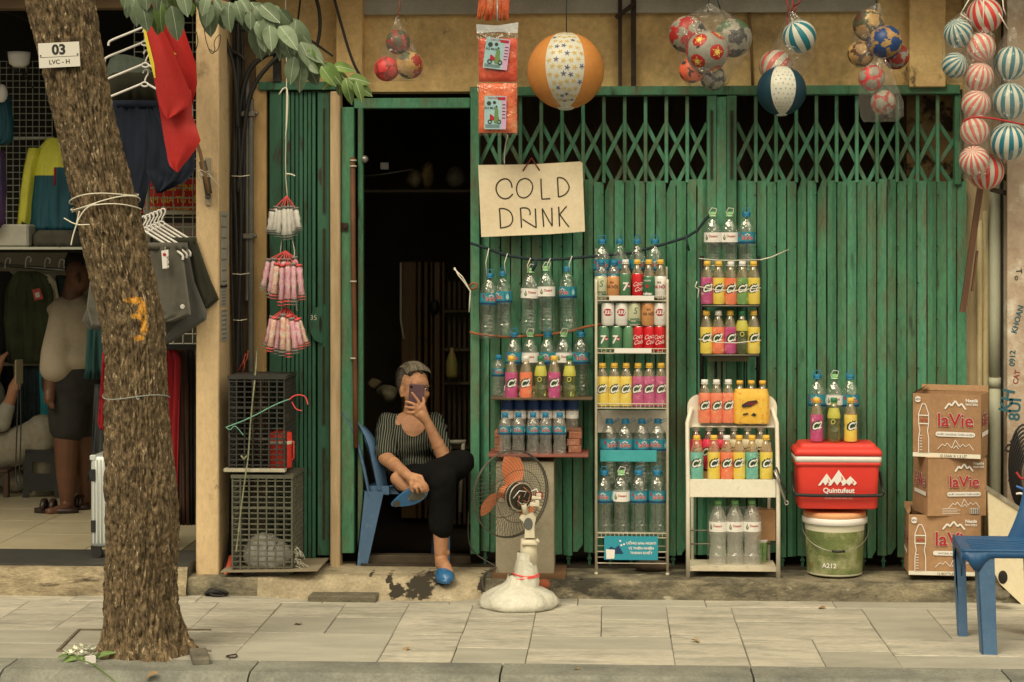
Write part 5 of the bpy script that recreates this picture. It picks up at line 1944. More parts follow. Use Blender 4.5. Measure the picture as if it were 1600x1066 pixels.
# ------------------------------------------------------------------ blue plastic chair behind the woman
bc=thing('plastic_chair','blue plastic chair standing in the doorway under the seated woman','chair',(X(600,.05),.05,ZS))
def curve_pts(pts,n=3):
 for _ in range(n):
  q=[pts[0]]
  for i in range(len(pts)-1):
   q+=[pts[i]*.75+pts[i+1]*.25,pts[i]*.25+pts[i+1]*.75]
  pts=q+[pts[-1]]
 return pts
def slab_strip(mb,front,back,thick=.006,m=0):
 """a moulded plastic strip between two edge lines, given thickness"""
 n=len(front)
 a,b=front,back
 nv=[]
 for i in range(n):
  t=(a[min(i+1,n-1)]-a[max(i-1,0)])
  nn=t.cross(b[i]-a[i])
  nn=nn.normalized() if nn.length>1e-9 else Vector((0,-1,0))
  nv.append(nn*thick)
 vv=[]
 for i in range(n):
  vv+=[a[i],b[i],b[i]+nv[i],a[i]+nv[i]]
 ff=[]
 for i in range(n-1):
  for k in range(4):
   ff.append((i*4+k,i*4+(k+1)%4,(i+1)*4+(k+1)%4,(i+1)*4+k))
 ff+=[(3,2,1,0),((n-1)*4,(n-1)*4+1,(n-1)*4+2,(n-1)*4+3)]
 mb.add(vv,ff,m,True)
 # near side frame of the back: two stiles that open below the crest and meet at the seat
Yc=-.02
outer=curve_pts([P(a,b,Yc) for a,b in ((534,644),(545,660),(556,690),(566,730),(575,775))])
outer2=curve_pts([P(a,b,Yc+.01) for a,b in ((536,643),(548,664),(561,694),(570,730),(579,775))])
inner=curve_pts([P(a,b,Yc+.02) for a,b in ((536,643),(562,660),(582,690),(592,730),(600,772))])
inner2=curve_pts([P(a,b,Yc+.06) for a,b in ((540,646),(568,664),(590,692),(602,740),(606,776))])
mb=MB()
slab_strip(mb,outer,outer2)
mb.build('back_stile',worn_blue,bc)
mb=MB()
slab_strip(mb,curve_pts([P(a,b,Yc+.005) for a,b in ((534,644),(556,657),(574,690),(583,730),(590,766))]),inner2)
mb.build('back_stile',worn_blue,bc)
mb=MB()
for dy in (.12,.2,.28):
 slab_strip(mb,curve_pts([P(a,b,Yc+dy) for a,b in ((540,645),(558,662),(574,700),(584,740),(590,768))]),curve_pts([P(a,b,Yc+dy+.045) for a,b in ((541,645),(559,662),(575,700),(585,740),(591,768))]))
mb.build('back_slat',worn_blue,bc)
mb=MB()
slab_strip(mb,[P(535,644,Yc+.30*i/8) for i in range(9)],[P(547,658,Yc+.30*i/8) for i in range(9)])
mb.build('crest',worn_blue,bc)
# seat
zseat=Z(764,Yc)
mb=MB()
x0,x1=X(574,Yc),X(694,Yc)
nx,ny=10,8
vv=[(x0+(x1-x0)*i/nx,Yc+.03+.36*j/ny,zseat-.012*math.sin(math.pi*i/nx)*math.sin(math.pi*j/ny)) for i in range(nx+1) for j in range(ny+1)]
vv2=[(a,b,c-.006) for a,b,c in vv]
ff=[(i*(ny+1)+j,(i+1)*(ny+1)+j,(i+1)*(ny+1)+j+1,i*(ny+1)+j+1) for i in range(nx) for j in range(ny)]
mb.add(vv,ff,0,True)
mb.add(vv2,[tuple(reversed(f)) for f in ff],0,True)
mb.box(x0,X(607,Yc),Yc+.022,Yc+.032,Z(776,Yc),zseat+.004)
mb.box(X(607,Yc),x1,Yc+.05,Yc+.06,zseat-.04,zseat+.004)
mb.build('seat',worn_blue,bc)
# legs: L-shaped, tapering
def chair_leg(parent,top,bot,w0,w1,side,m=worn_blue,rot=0.0):
 mb=MB()
 t,b=Vector(top),Vector(bot)
 c,s_=math.cos(rot),math.sin(rot)
 for (dx,dy) in ((1,0),(0,1)):
  vv=[]
  for p,w in ((t,w0),(b,w1)):
   for (u,v) in ((0,0),(w,0),(w,.006),(0,.006)):
    if dy:
     u,v=v,u
    u*=side
    vv.append(p+Vector((u*c-v*s_,u*s_+v*c,0)))
  mb.add(vv,[(0,1,5,4),(1,2,6,5),(2,3,7,6),(3,0,4,7),(3,2,1,0),(4,5,6,7)],0)
 return mb.build('leg',m,parent)
chair_leg(bc,P(568,768,Yc),(X(556,Yc),Yc,ZS),S(32),S(18),1)
chair_leg(bc,P(569,768,Yc+.34),(X(559,Yc+.4),Yc+.38,.07),S(28),S(17),1)
chair_leg(bc,P(692,770,Yc+.02),(X(692,Yc),Yc+.01,ZS),S(13),S(10),1)
chair_leg(bc,P(680,766,Yc+.36),(X(672,Yc+.38),Yc+.40,.07),S(24),S(15),1)
# ------------------------------------------------------------------ the seated woman
wm=thing('person','seated grey haired person in a striped top and dark trousers holding a phone up','person',(X(650,.1),.1,zseat))
YT=.10
b=MB()
pel=P(652,742,YT+.04)
hipR,hipL=P(636,752,YT),P(676,750,YT+.06)
waist=P(646,722,YT+.04)
chest=P(641,682,YT+.03)
neck0,neck1=P(643,655,YT+.03),P(646,632,YT+.01)
head=P(648,607,YT-.005)
shR,shL=P(606,663,YT+.02),P(679,662,YT+.06)
elR,wrR=P(603,716,YT-.14),P(636,742,YT-.425)
elL,wrL=P(692,712,YT-.16),P(669,662,YT-.185)
knR,anR=P(690,752,-.27),P(689,862,-.26)
knL,anL=P(721,723,-.20),P(628,757,-.235)
b.ball(pel,(.145,.12,.11),n=20)
b.ball(waist,(.125,.105,.10),n=20)
b.ball(chest,(.135,.10,.13),n=20)
b.capsule(shR+Vector((.03,0,-.01)),shL+Vector((-.03,0,-.01)),.055,.055)
b.capsule(neck0+Vector((0,.01,-.02)),neck1,.052,.046)
# arms
b.chain([shR,elR,wrR],[.046,.039,.025])
b.ball(elR*.62+wrR*.38,(.037,.037,.037),n=12)
b.chain([shL,elL,wrL],[.046,.037,.024])
b.ball(elL*.66+wrL*.34,(.035,.035,.04),n=12)
# legs
b.chain([hipR,knR,anR],[.08,.058,.034])
b.chain([hipL,knL,anL],[.08,.054,.034])
b.ball(knR*.7+anR*.3+Vector((0,.02,0)),(.05,.052,.08),n=12)
# standing foot: heel under the ankle, toes towards the street
toR=P(701,896,-.40)
b.chain([anR+Vector((0,.01,-.01)),P(690,886,-.27)+Vector((0,.0,.012))],[.034,.032])
b.chain([P(690,884,-.27)+Vector((0,0,.02)),P(696,888,-.34),toR+Vector((0,.03,.0))],[.032,.033,.022])
b.ball(anR+Vector((.03,0,-.005)),.016,n=8)
# crossed foot: heel showing, sole turned to the street
heL=P(620,748,-.255)
b.chain([anL,heL],[.034,.033])
b.chain([heL,P(640,764,-.275),P(658,766,-.285)],[.033,.032,.022])
# hands
def hand(b,wrist,palm,across,fingers,thumb,r=.0078):
 """palm volume between wrist and knuckles, five bent fingers rooted inside it"""
 k=palm
 b.capsule(wrist,wrist*.35+k*.65,.023,.025,n=12)
 for i in range(4):
  t=(i-1.5)/1.5
  kn=k+across*t*.029
  b.capsule(wrist*.7+k*.3+across*t*.012,kn,.014,.0125,n=10)
  b.chain([kn]+fingers[i],[.0105,r*1.05,r,r*.9][:1+len(fingers[i])],n=10)
 b.chain([wrist*.6+k*.4]+thumb,[.014,.0115,.009,.0078][:1+len(thumb)],n=10)
 # phone hand: back of the hand to us, index finger up along the phone, others curled to the face
palmL=P(655,637,YT-.19)
ac=(P(662,646,0)-P(648,628,0)).normalized()
Yh=YT-.205
hand(b,wrL,P(654,640,Yh),(P(662,634,0)-P(645,646,0)).normalized()*-1,[[P(655,629,Yh),P(650,622,Yh-.004),P(644,614,Yh-.004)][0:3],[P(648,632,Yh-.012),P(640,629,Yh-.006),P(634,628,Yh+.008)],[P(646,638,Yh-.012),P(639,637,Yh-.006),P(633.5,636,Yh+.008)],[P(646,645,Yh-.008),P(640,645,Yh-.004),P(635,644,Yh+.008)]][::-1],[P(660,636,Yh+.004),P(662.5,628,Yh+.004),P(661.5,622,Yh+.006)])
# resting hand on the crossed foot, fingers hanging over the instep
Yr=YT-.455
hand(b,wrR,P(652,753,Yr),(P(658,744,0)-P(646,760,0)).normalized(),[[P(650,762,Yr-.012),P(652,767,Yr-.008),P(653,770,Yr+.006)],[P(656,760,Yr-.016),P(659,766,Yr-.012),P(660,769,Yr)],[P(660,757,Yr-.016),P(664,763,Yr-.012),P(666,768,Yr)],[P(662,753,Yr-.012),P(667,759,Yr-.010),P(669,766,Yr)]],[P(643,757,Yr-.01),P(642,763,Yr-.008),P(645,768,Yr)])
# head, turned towards the street corner
fd=Vector((.50,-.86,-.10)).normalized()
up=Vector((.03,-.06,1)).normalized()
rt=fd.cross(up).normalized()*-1
rt=Vector((-fd.y,fd.x,0)).normalized()
if rt.x<0:
 rt=-rt
up=rt.cross(fd).normalized()
if up.z<0:
 up=-up
HM=Matrix((rt,-fd,up)).transposed()
def H(a,f,u):
 return head+rt*a+fd*f+up*u
b.ball(H(0,-.022,.028),(.073,.090,.088),n=24,M=HM)
b.ball(H(0,.018,-.028),(.060,.066,.078),n=22,M=HM)
b.ball(H(0,.040,-.078),(.030,.032,.026),n=14,M=HM)
b.ball(H(0,.060,.034),(.050,.026,.036),n=14,M=HM)
for s_ in (-1,1):
 b.ball(H(s_*.036,.056,-.022),(.023,.02,.022),n=12,M=HM)
 b.ball(H(s_*.030,.074,.022),(.022,.010,.007),n=12,M=HM)
 b.ball(H(s_*.030,.068,-.002),(.013,.009,.006),n=10,M=HM)
 b.ball(H(s_*.011,.082,-.034),(.009,.010,.008),n=10,M=HM)
 b.ball(H(s_*.070,-.010,-.012),(.008,.018,.030),n=12,M=HM)
 b.ball(H(s_*.069,-.002,-.036),(.008,.010,.010),n=10,M=HM)
b.chain([H(0,.076,.012),H(0,.090,-.018),H(0,.094,-.028)],[.010,.011,.013])
b.ball(H(0,.073,-.056),(.022,.010,.006),n=12,M=HM)
b.ball(H(0,.071,-.066),(.019,.010,.007),n=12,M=HM)
body=remesh(b,'body',skin,wm,.0040,smooth=5,fac=.5)
# eyes, brows, lips
for s_ in (-1,1):
 e=MB()
 e.ball(H(s_*.030,.0735,.008),(.0115,.006,.0052),n=12,M=HM,mfun=lambda j,i:0)
 e.ball(H(s_*.031,.0785,.008),(.0052,.002,.0048),m=1,n=10,M=HM)
 e.build('eye',[mat('eye white',A(190,176,150),rough=.3),mat('iris',A(30,20,14),rough=.2)],wm)
 e=MB()
 e.tube([H(s_*.016,.083,.024),H(s_*.030,.083,.029),H(s_*.046,.073,.025)],[.0022,.003,.0016],6)
 e.build('eyebrow',mat('brow',A(70,58,44)),wm)
e=MB()
e.ball(H(0,.0815,-.0605),(.018,.004,.0045),n=12,M=HM)
e.build('lips',mat('lips',A(146,84,66),rough=.45),wm)
# hair: combed back, grey over dark, small bun behind
hair_m=mat('grey hair',A(74,64,46),A(32,27,19),rough=.5,scale=26,stretch=(3,.6,3),bump=.5,bscale=60,bstretch=(4,.6,4),spec=.5)
hb=MB()
vv,nU,nV=[],40,20
cap_c=H(0,-.022,.030)
for i in range(nV+1):
 th=math.pi*i/nV
 for j in range(nU):
  ph=2*math.pi*j/nU
  d=Vector((math.sin(th)*math.sin(ph),-math.sin(th)*math.cos(ph),math.cos(th)))
  rr=1.0+.05*math.sin(ph*17+th*2)*math.sin(th)*.35
  f_,a_,u_=-d.y,d.x,d.z
  r_=Vector((.084*a_,.103*f_,.104*u_))*rr
  # keep the face free: pull the front below the hair line back inside the head
  line=.052-.05*max(0,abs(a_)-.35)
  if f_>0:
   t=max(0.0,min(1.0,(u_*.104-line+.012*math.sin(a_*9))/.034))
   t=t*t*(3-2*t)
   g_=min(1.0,f_/.25)
   k=1-g_*(1-(.80+.185*t))
   r_=Vector((r_.x*k,r_.y*k*(1-.10*g_*(1-t)),r_.z*k))
  if u_<-.62:
   r_*=.8
  vv.append(cap_c+rt*r_.x+fd*r_.y+up*r_.z)
hb.add(vv,[(i*nU+j,(i+1)*nU+j,(i+1)*nU+(j+1)%nU,i*nU+(j+1)%nU) for i in range(nV) for j in range(nU)],0,True)
hair=hb.build('hair',hair_m,wm)
q=MB()
q.ball(H(-.01,-.125,-.02),(.036,.03,.036),n=14,M=HM)
q.ball(H(-.03,-.105,.01),(.03,.03,.03),n=12,M=HM)
q.build('bun',hair_m,hair)
q=MB()
for k in range(260):
 a0=rnd.uniform(-.95,.95)
 pts=[]
 for i in range(7):
  t=i/6
  th_=.80-t*2.4
  d=Vector((.086*math.sin(a0)*(1-.25*t),.105*math.sin(th_)*math.cos(a0*.4),.106*math.cos(th_)*math.cos(a0)**.6))*(1+.03*mnoise.noise(Vector((a0*3,t*3,k)))-.035*max(0,.3-t)/.3)
  pts.append(cap_c+rt*d.x+fd*d.y+up*d.z)
 q.tube(pts,[.0008,.0014,.0016,.0016,.0016,.0014,.0008],4,0 if k%3 else 1)
q.build('strand',[mat('silver strand',A(112,98,72),rough=.5),mat('dark strand',A(40,33,23),rough=.5)],hair)
# striped top
t_=MB()
t_.ball(waist+Vector((0,0,-.01)),(.142,.122,.10),n=24)
t_.ball(pel+Vector((0,-.005,.02)),(.150,.128,.075),n=24)
t_.ball(chest+Vector((0,-.012,-.02)),(.148,.118,.12),n=24)
t_.ball(chest+Vector((-.05,-.07,-.035)),(.06,.05,.06),n=16)
t_.ball(chest+Vector((.055,-.065,-.035)),(.06,.05,.06),n=16)
t_.capsule(shR+Vector((.02,.005,-.004)),shL+Vector((-.02,.01,-.004)),.060,.060,n=18)
t_.chain([shR+Vector((.004,0,0)),shR*.18+elR*.82],[.062,.058],n=18)
t_.chain([shL+Vector((-.004,0,0)),shL*.25+elL*.75],[.060,.054],n=18)
top=remesh(t_,'striped_top',stripe_mat('striped cloth',A(23,22,17),A(98,95,72),26,.25,wob=3.0),wm,.006,smooth=4)
# neckline: open a scoop by removing cloth over the upper chest
me=top.data
bm=bmesh.new()
bm.from_mesh(me)
nc=P(643,648,YT-.08)-abs_loc(wm)
def ell(p):
 return ((p.x-nc.x-.010)/.078)**2+((p.z-nc.z-.012)/.122)**2
kill=[f for f in bm.faces if ell(f.calc_center_median())<1 and f.calc_center_median().y<nc.y+.16]
bmesh.ops.delete(bm,geom=kill,context='FACES')
for v in bm.verts:
 if any(e.is_boundary for e in v.link_edges):
  q=ell(v.co)**.5
  if .6<q<1.5:
   v.co.x=nc.x+.010+(v.co.x-nc.x-.010)/q
   v.co.z=nc.z+.012+(v.co.z-nc.z-.012)/q
   v.co+=v.normal*.003
   # little creases
for v in bm.verts:
 v.co+=v.normal*(.006*mnoise.noise(v.co*15)+.004*mnoise.noise(v.co*30)+.005*mnoise.noise(Vector((v.co.x*9+v.co.z*8,v.co.y*9,v.co.z*34))))
bm.to_mesh(me)
bm.free()
b2=MB()
for s_,(sh,el) in ((1,(shR,elR)),):
 pass
 # dark trousers
tr_=MB()
tr_.ball(pel+Vector((0,.01,-.03)),(.158,.135,.085),n=24)
tr_.chain([hipR,knR],[.094,.074],n=18)
tr_.chain([knR,knR*.36+anR*.64],[.070,.060],n=18)
tr_.chain([hipL,knL],[.092,.070],n=18)
tr_.chain([knL,knL*.2+anL*.8],[.069,.056],n=18)
tr=remesh(tr_,'trousers',mat('black trousers',A(19,17,13),A(14,13,10),rough=.95,scale=8,spec=.1),wm,.009,smooth=3)
for v in tr.data.vertices:
 v.co+=v.normal*(.009*mnoise.noise(v.co*11)+.004*mnoise.noise(v.co*28))
 # slippers
blue_shoe=mat('blue slipper',A(44,92,118),A(38,82,108),rough=.25,spec=.6)
def slipper(path,radii,sole_n,name):
 q=MB()
 q.chain(path,radii,n=16)
 return q
sl=MB()
fl_z=ZS
toe=Vector((X(702,-.40),-.40,0))
hl=Vector((X(690,-.27),-.265,0))
def on_ramp(y):
 return ZS if y>-.33 else ZS-(abs(y)-.33)*.45
pts=[(hl.x-.0,hl.y+.035),(hl.x+.012,-.32),(toe.x-.004,-.37),(toe.x,-.425)]
secs=[]
for i,((x,y),w) in enumerate(zip(pts,(.034,.036,.046,.036))):
 pass
sole=MB()
outline=[]
for a in range(0,360,12):
 c,s_=math.cos(R(a)),math.sin(R(a))
 wv=.040+.008*(-s_)
 outline.append((hl.x+.014+.02*(-s_)+wv*c,-.335+.108*s_))
zsole=on_ramp(-.36)+.004
loft(sole,[(outline,zsole-.006),(outline,zsole+.016)])
sl_root=part_root('slipper',wm,(toe.x,-.36,zsole))
sole.build('sole',blue_shoe,sl_root)
up_=MB()
vv,ff=[],[]
nn=12
for i in range(8):
 t=i/7
 y=-.335-.0-.095*t
 for j in range(nn+1):
  a=math.pi*j/nn
  wv=(.046)*math.sqrt(max(0,1-max(0,(t-.35)/.65)**2.2))*.98+.0005
  hh=(.052-.022*t)*math.sqrt(max(0,1-max(0,(t-.6)/.4)**2))+.002
  vv.append((hl.x+.014+.024*(.3+t*.7)-wv*math.cos(a),y-.012,zsole+.012+hh*math.sin(a)**.8))
ff=[(i*(nn+1)+j,i*(nn+1)+j+1,(i+1)*(nn+1)+j+1,(i+1)*(nn+1)+j) for i in range(7) for j in range(nn)]
up_.add(vv,ff,0,True)
up_.add([(a,b_,c_-.003) for a,b_,c_ in vv],[tuple(reversed(f)) for f in ff],0,True)
up_.build('upper',blue_shoe,sl_root)
# slipper on the crossed foot: its ribbed sole turned to the street
s2=part_root('slipper',wm,P(640,775,-.30))
ax=(P(668,764,-.30)-P(611,787,-.295))
L_=ax.length
ax=ax.normalized()
vv_=Vector((ax.z*-1,0,ax.x)).normalized()
nrm=Vector((.15,-.90,-.35)).normalized()
across=nrm.cross(ax).normalized()
if across.z<0:
 across=-across
cen=(P(668,764,-.30)+P(611,787,-.295))/2+nrm*.022
def sole_outline(sc_=1.0):
 out=[]
 for k in range(28):
  a=2*math.pi*k/28
  c,s_=math.cos(a),math.sin(a)
  wv=.034+.012*c-.006*math.cos(2*a)
  out.append((c*L_/2*sc_,s_*wv*sc_))
 return out
so=MB()
ol=sole_outline()
N_=len(ol)
ring=lambda off,sc_:[cen+ax*(x*sc_)+across*(y*sc_)-nrm*off for x,y in ol]
so.add(ring(0,1)+ring(.02,1),[tuple(range(N_)),tuple(reversed(range(N_,2*N_)))]+[(i,i+N_,(i+1)%N_+N_,(i+1)%N_) for i in range(N_)])
so.build('sole',blue_shoe,s2)
tread=MB()
tread.add([cen+ax*(L_*.20+x*.5)+across*(y*.74)+nrm*.0012 for x,y in ol],[tuple(range(N_))],0)
for k in range(13):
 x=L_*(.0+.032*k)
 hw=.027*math.sqrt(max(.05,1-((x-L_*.2)/(L_*.26))**2))
 pa,pb=cen+ax*x-across*hw+nrm*.002,cen+ax*x+across*hw+nrm*.002
 tread.tube([pa,pb],.0016,4,1)
hc=cen-ax*L_*.36
tread.add([hc+ax*(.020*math.cos(R(a)))+across*(.018*math.sin(R(a)))+nrm*.0014 for a in range(0,360,24)],[tuple(range(15))],1)
tread.build('tread',[mat('tread grey',A(116,110,88),rough=.7),mat('tread dark',A(70,64,50),rough=.8)],s2)
up2=MB()
vv=[]
for i in range(9):
 t=i/8
 c0=cen+ax*(L_*(-.02+.50*t))
 wv=.036*math.sqrt(max(0.02,1-max(0,(t-.35)/.65)**2))+.004
 for j in range(11):
  a=math.pi*j/10
  vv.append(c0+across*(wv*math.cos(a))-nrm*(.014+.046*math.sin(a)*math.sqrt(max(.03,1-(max(0,t-.5)/.5)**2))))
ff=[(i*11+j,(i+1)*11+j,(i+1)*11+j+1,i*11+j+1) for i in range(8) for j in range(10)]
up2.add(vv,ff,0,True)
up2.add([v+nrm*.003 for v in vv],[tuple(reversed(f)) for f in ff],0,True)
up2.build('upper',blue_shoe,s2)
# phone
pc=P(650.5,621,YT-.175)
PM=Matrix.Translation(pc)@Matrix.Rotation(R(-6),4,'Z')@Matrix.Rotation(R(3),4,'Y')
mb=MB()
mb.box(-.039,.039,-.0045,.0045,-.066,.066,ch=.003,M=PM)
ph=thing('phone','phone in a plum coloured case held up before the face of the seated person','phone',pc)
mb.build('case',mat('plum case',A(88,62,58),A(76,52,50),rough=.4,scale=30),ph)
mb=MB()
mb.lathe([(.007,0),(.007,.002),(.005,.0025)],14,o=(0,0,0))
mb.v=[tuple(PM@Vector((v[0]-.027,-.0045-v[2],v[1]+.052))) for v in mb.v]
mb.build('camera',mat('lens black',A(22,20,18),rough=.1),ph)
# ------------------------------------------------------------------ electric fan on the pavement
Yfan=-.60
fan=thing('standing_fan','old standing fan with orange blades, open motor and bagged base','fan',PZ(812,950,0))
fb=Vector(fan.location)
fb.y=Yfan
fan.location=(P(810,950,Yfan).x,Yfan,0)
fb=Vector(fan.location)
def F(px,py,dy=0.0):
 return P(px,py,Yfan+dy)
bag_m=mat('white bag film',A(196,184,150),A(170,158,126),rough=.4,scale=10,bump=1.0,bscale=26,spec=.5)
mb=MB()
vv,ff=[],[]
prof=[(.004,0),(.172,.002),(.186,.014),(.184,.032),(.165,.058),(.12,.085),(.075,.105),(.055,.125),(.05,.15)]
nn=72
for i,(r_,z) in enumerate(prof):
 for j in range(nn):
  a=2*math.pi*j/nn
  d=mnoise.noise(Vector((math.cos(a)*2.2,math.sin(a)*2.2,z*14)))*.16+.09*abs(mnoise.noise(Vector((math.cos(a)*7,math.sin(a)*7,z*30))))+.05*math.sin(a*9+z*60)
  rr=r_*(1+d*(.35+.65*min(1,z/.06))*.8)
  vv.append((fb.x+rr*math.cos(a),fb.y+rr*math.sin(a),max(0.0015,z+(.008*mnoise.noise(Vector((a*3,z*30,2))) if z>.02 else 0))))
ff=[(i*nn+j,i*nn+(j+1)%nn,(i+1)*nn+(j+1)%nn,(i+1)*nn+j) for i in range(len(prof)-1) for j in range(nn)]
mb.add(vv,ff,0,True)
mb.build('bagged_base',bag_m,fan)
mb=MB()
c0=F(822,915)
prof=[(S(20),0),(S(18.5),.03),(S(19.5),.05),(S(19),.075),(S(17),.11),(S(14),.16),(S(13.5),.19)]
nn=48
vv=[]
for i,(r_,z) in enumerate(prof):
 for j in range(nn):
  a=2*math.pi*j/nn
  rr=r_*(1+.10*mnoise.noise(Vector((math.cos(a)*3,math.sin(a)*3,z*25)))+.04*math.sin(a*9+z*40))
  vv.append((c0.x+rr*math.cos(a)*.98,fb.y+rr*math.sin(a),c0.z-.03+z))
mb.add(vv,[(i*nn+j,i*nn+(j+1)%nn,(i+1)*nn+(j+1)%nn,(i+1)*nn+j) for i in range(len(prof)-1) for j in range(nn)],0,True)
mb.build('bag',bag_m,fan)
mb=MB()
mb.tube([F(822,897)+Vector((S(19)*math.cos(t*.45),S(19)*math.sin(t*.45),.004*math.sin(t))) for t in range(14)],.0035,6,closed=True)
mb.tube([F(822,901)+Vector((S(19.6)*math.cos(t*.45),S(19.6)*math.sin(t*.45),.004*math.sin(t+2))) for t in range(14)],.003,6,closed=True)
mb.build('tie',mat('red tie',A(206,70,58),rough=.6),fan)
mb=MB()
loft(mb,[([(F(826,870).x+S(13.5)*math.cos(R(a)),fb.y+S(13.5)*math.sin(R(a))) for a in range(0,360,15)],F(826,880).z),([(F(826,870).x+S(11.5)*math.cos(R(a)),fb.y+S(12)*math.sin(R(a))) for a in range(0,360,15)],F(826,842).z)])
mb.box(X(815,Yfan),X(841,Yfan),fb.y-.05,fb.y+.03,F(0,843).z,F(0,838).z,ch=.003)
mb.tube([F(838,843,-.05),F(842,848,-.05)],.008,8)
mb.build('column',cream_plastic,fan)
mb=MB()
mb.prism([(F(a,b_).x,F(a,b_).z) for a,b_ in ((820,839),(836,839),(835,822),(838,808),(832,800),(824,803),(815,803),(812,808),(818,814),(821,824))],fb.y-.035,fb.y+.02)
mb.build('neck',cream_plastic,fan)
mb=MB()
cc=F(826,817)
mb.add([(cc.x+S(6.5)*math.cos(R(a)),fb.y-.037,cc.z+S(9)*math.sin(R(a))) for a in range(0,360,20)]+[(cc.x+S(5.5)*math.cos(R(a)),fb.y-.041,cc.z+S(8)*math.sin(R(a))) for a in range(0,360,20)],[(k,(k+1)%18,18+(k+1)%18,18+k) for k in range(18)]+[tuple(range(18,36))])
mb.build('boss',mat('boss grey',A(84,80,66),rough=.5),fan)
# cage: axis points away to the doorway side
ax=Vector((-.58,.80,.06)).normalized()
cg=F(799,772,.04)
e1=ax.cross(Vector((0,0,1))).normalized()
e2=e1.cross(ax).normalized()
if e2.z<0:
 e2=-e2
RC=S(69,Yfan)
def C3(r_,a,d):
 return cg+e1*(r_*math.cos(a))+e2*(r_*math.sin(a))+ax*d
dk_wire=mat('cage wire',A(84,76,58),A(66,60,46),rough=.5,metal=.3)
mb=MB()
mb.tube([C3(RC,2*math.pi*k/56,.0) for k in range(56)],.0036,8,closed=True)
mb.tube([C3(RC*.99,2*math.pi*k/56,.012) for k in range(56)],.003,6,closed=True)
mb.build('cage_ring',dk_wire,fan)
for side,nm in ((1,'front_guard'),(-1,'rear_guard')):
 mb=MB()
 nw=84 if side>0 else 60
 for k in range(nw):
  a=2*math.pi*k/nw
  tw=.35*side
  pts=[]
  for t in (0,.25,.5,.75,1):
   r_=RC*(.26+.74*t) if side>0 else RC*(.36+.64*t)
   d=side*.075*math.sqrt(max(0,1-(t*.98)**2.4))
   pts.append(C3(r_,a+tw*(1-t),d))
  mb.tube(pts,.0009,4,caps=False)
 rr=RC*(.26 if side>0 else .36)
 for q in ((rr,.076),(RC*.6,.066)):
  mb.tube([C3(q[0],2*math.pi*k/40,side*q[1]) for k in range(40)],.0016,5,closed=True)
 if side>0:
  mb.tube([C3(rr*.55,2*math.pi*k/30,.078) for k in range(30)],.0014,5,closed=True)
  for k in range(36):
   a=2*math.pi*k/36
   mb.tube([C3(rr*.2,a+.4,.079),C3(rr,a,.076)],.0009,4,caps=False)
 mb.build(nm,dk_wire,fan)
orange_blade=mat('orange blade',A(200,118,70),A(190,106,60),rough=.35,spec=.5)
for k in range(3):
 a0=R(72+120*k)
 vv,nb=[],9
 for i in range(nb):
  t=i/(nb-1)
  r_=RC*(.14+.70*t)
  half=.22+.26*math.sin(math.pi*min(1,t*.85+.1))*(1 if t<.9 else .75)
  for j in range(7):
   s_=j/6*2-1
   a=a0+s_*half*(1.15-.45*t)+.25*t
   vv.append(C3(r_,a,.02+.03*s_*(1-.3*t)))
 mb=MB()
 ff=[(i*7+j,i*7+j+1,(i+1)*7+j+1,(i+1)*7+j) for i in range(nb-1) for j in range(6)]
 mb.add(vv,ff,0,True)
 mb.add([v+ax*.002 for v in vv],[tuple(reversed(f)) for f in ff],0,True)
 mb.build('blade',orange_blade,fan)
mb=MB()
mb.capsule(C3(0,0,.05),C3(0,0,-.0),RC*.16,RC*.16,n=20)
mb.build('hub',orange_blade,fan)
# open motor on our side
mt_root=MB()
mt_root.tube([C3(0,0,-.03),C3(0,0,-.085)],S(19),20)
mt_root.build('motor',mat('motor winding',A(66,52,34),A(34,28,20),rough=.6,scale=40,bump=.6,bscale=120),fan)
mb=MB()
for (d,r_) in ((-.085,20),(-.06,22)):
 mb.tube([C3(S(r_),2*math.pi*k/30,d) for k in range(30)],.0035,6,closed=True)
mb.build('motor_ring',mat('pale steel',A(164,150,118),rough=.4,metal=.6),fan)
mb=MB()
for k in range(6):
 a=k*.9
 mb.tube([C3(S(4),a,-.09),C3(S(10),a+1,-.1-.006*(k%3)),C3(S(13),a+2.2,-.105),C3(S(15),a+3.2,-.09)],.0024,5,k%3)
mb.tube([F(830,768,-.1),F(838,764,-.1),F(842,772,-.1),F(836,782,-.1),F(826,790,-.08)],.003,6,0)
mb.build('motor_wire',[ink_white,black_plastic,mat('copper',A(140,82,44),rough=.4,metal=.5)],fan)
mb=MB()
for (a,b_,c_,d) in ((831,776,846,781),(836,782,843,792),(828,786,838,792),(838,771,846,776)):
 mb.box(X(a,Yfan-.1),X(c_,Yfan-.1),Yfan-.115,Yfan-.08,Z(d,Yfan-.1),Z(b_,Yfan-.1),ch=.003)
mb.tube([F(838,790,-.09),F(846,794,-.09)],.006,8)
mb.build('gear_knob',cream_plastic,fan)
mb=MB()
mb.box(X(836,Yfan-.1),X(848,Yfan-.1),Yfan-.112,Yfan-.09,Z(780,Yfan-.1),Z(770,Yfan-.1),M=None)
mb.build('terminal',mat('dark red plastic',A(120,40,28),rough=.5),fan)
mb=MB()
mb.tube([F(822,806,-.02),F(820,796,-.03),F(818,788,-.04)],.014,10)
mb.build('bracket',cream_plastic,fan)
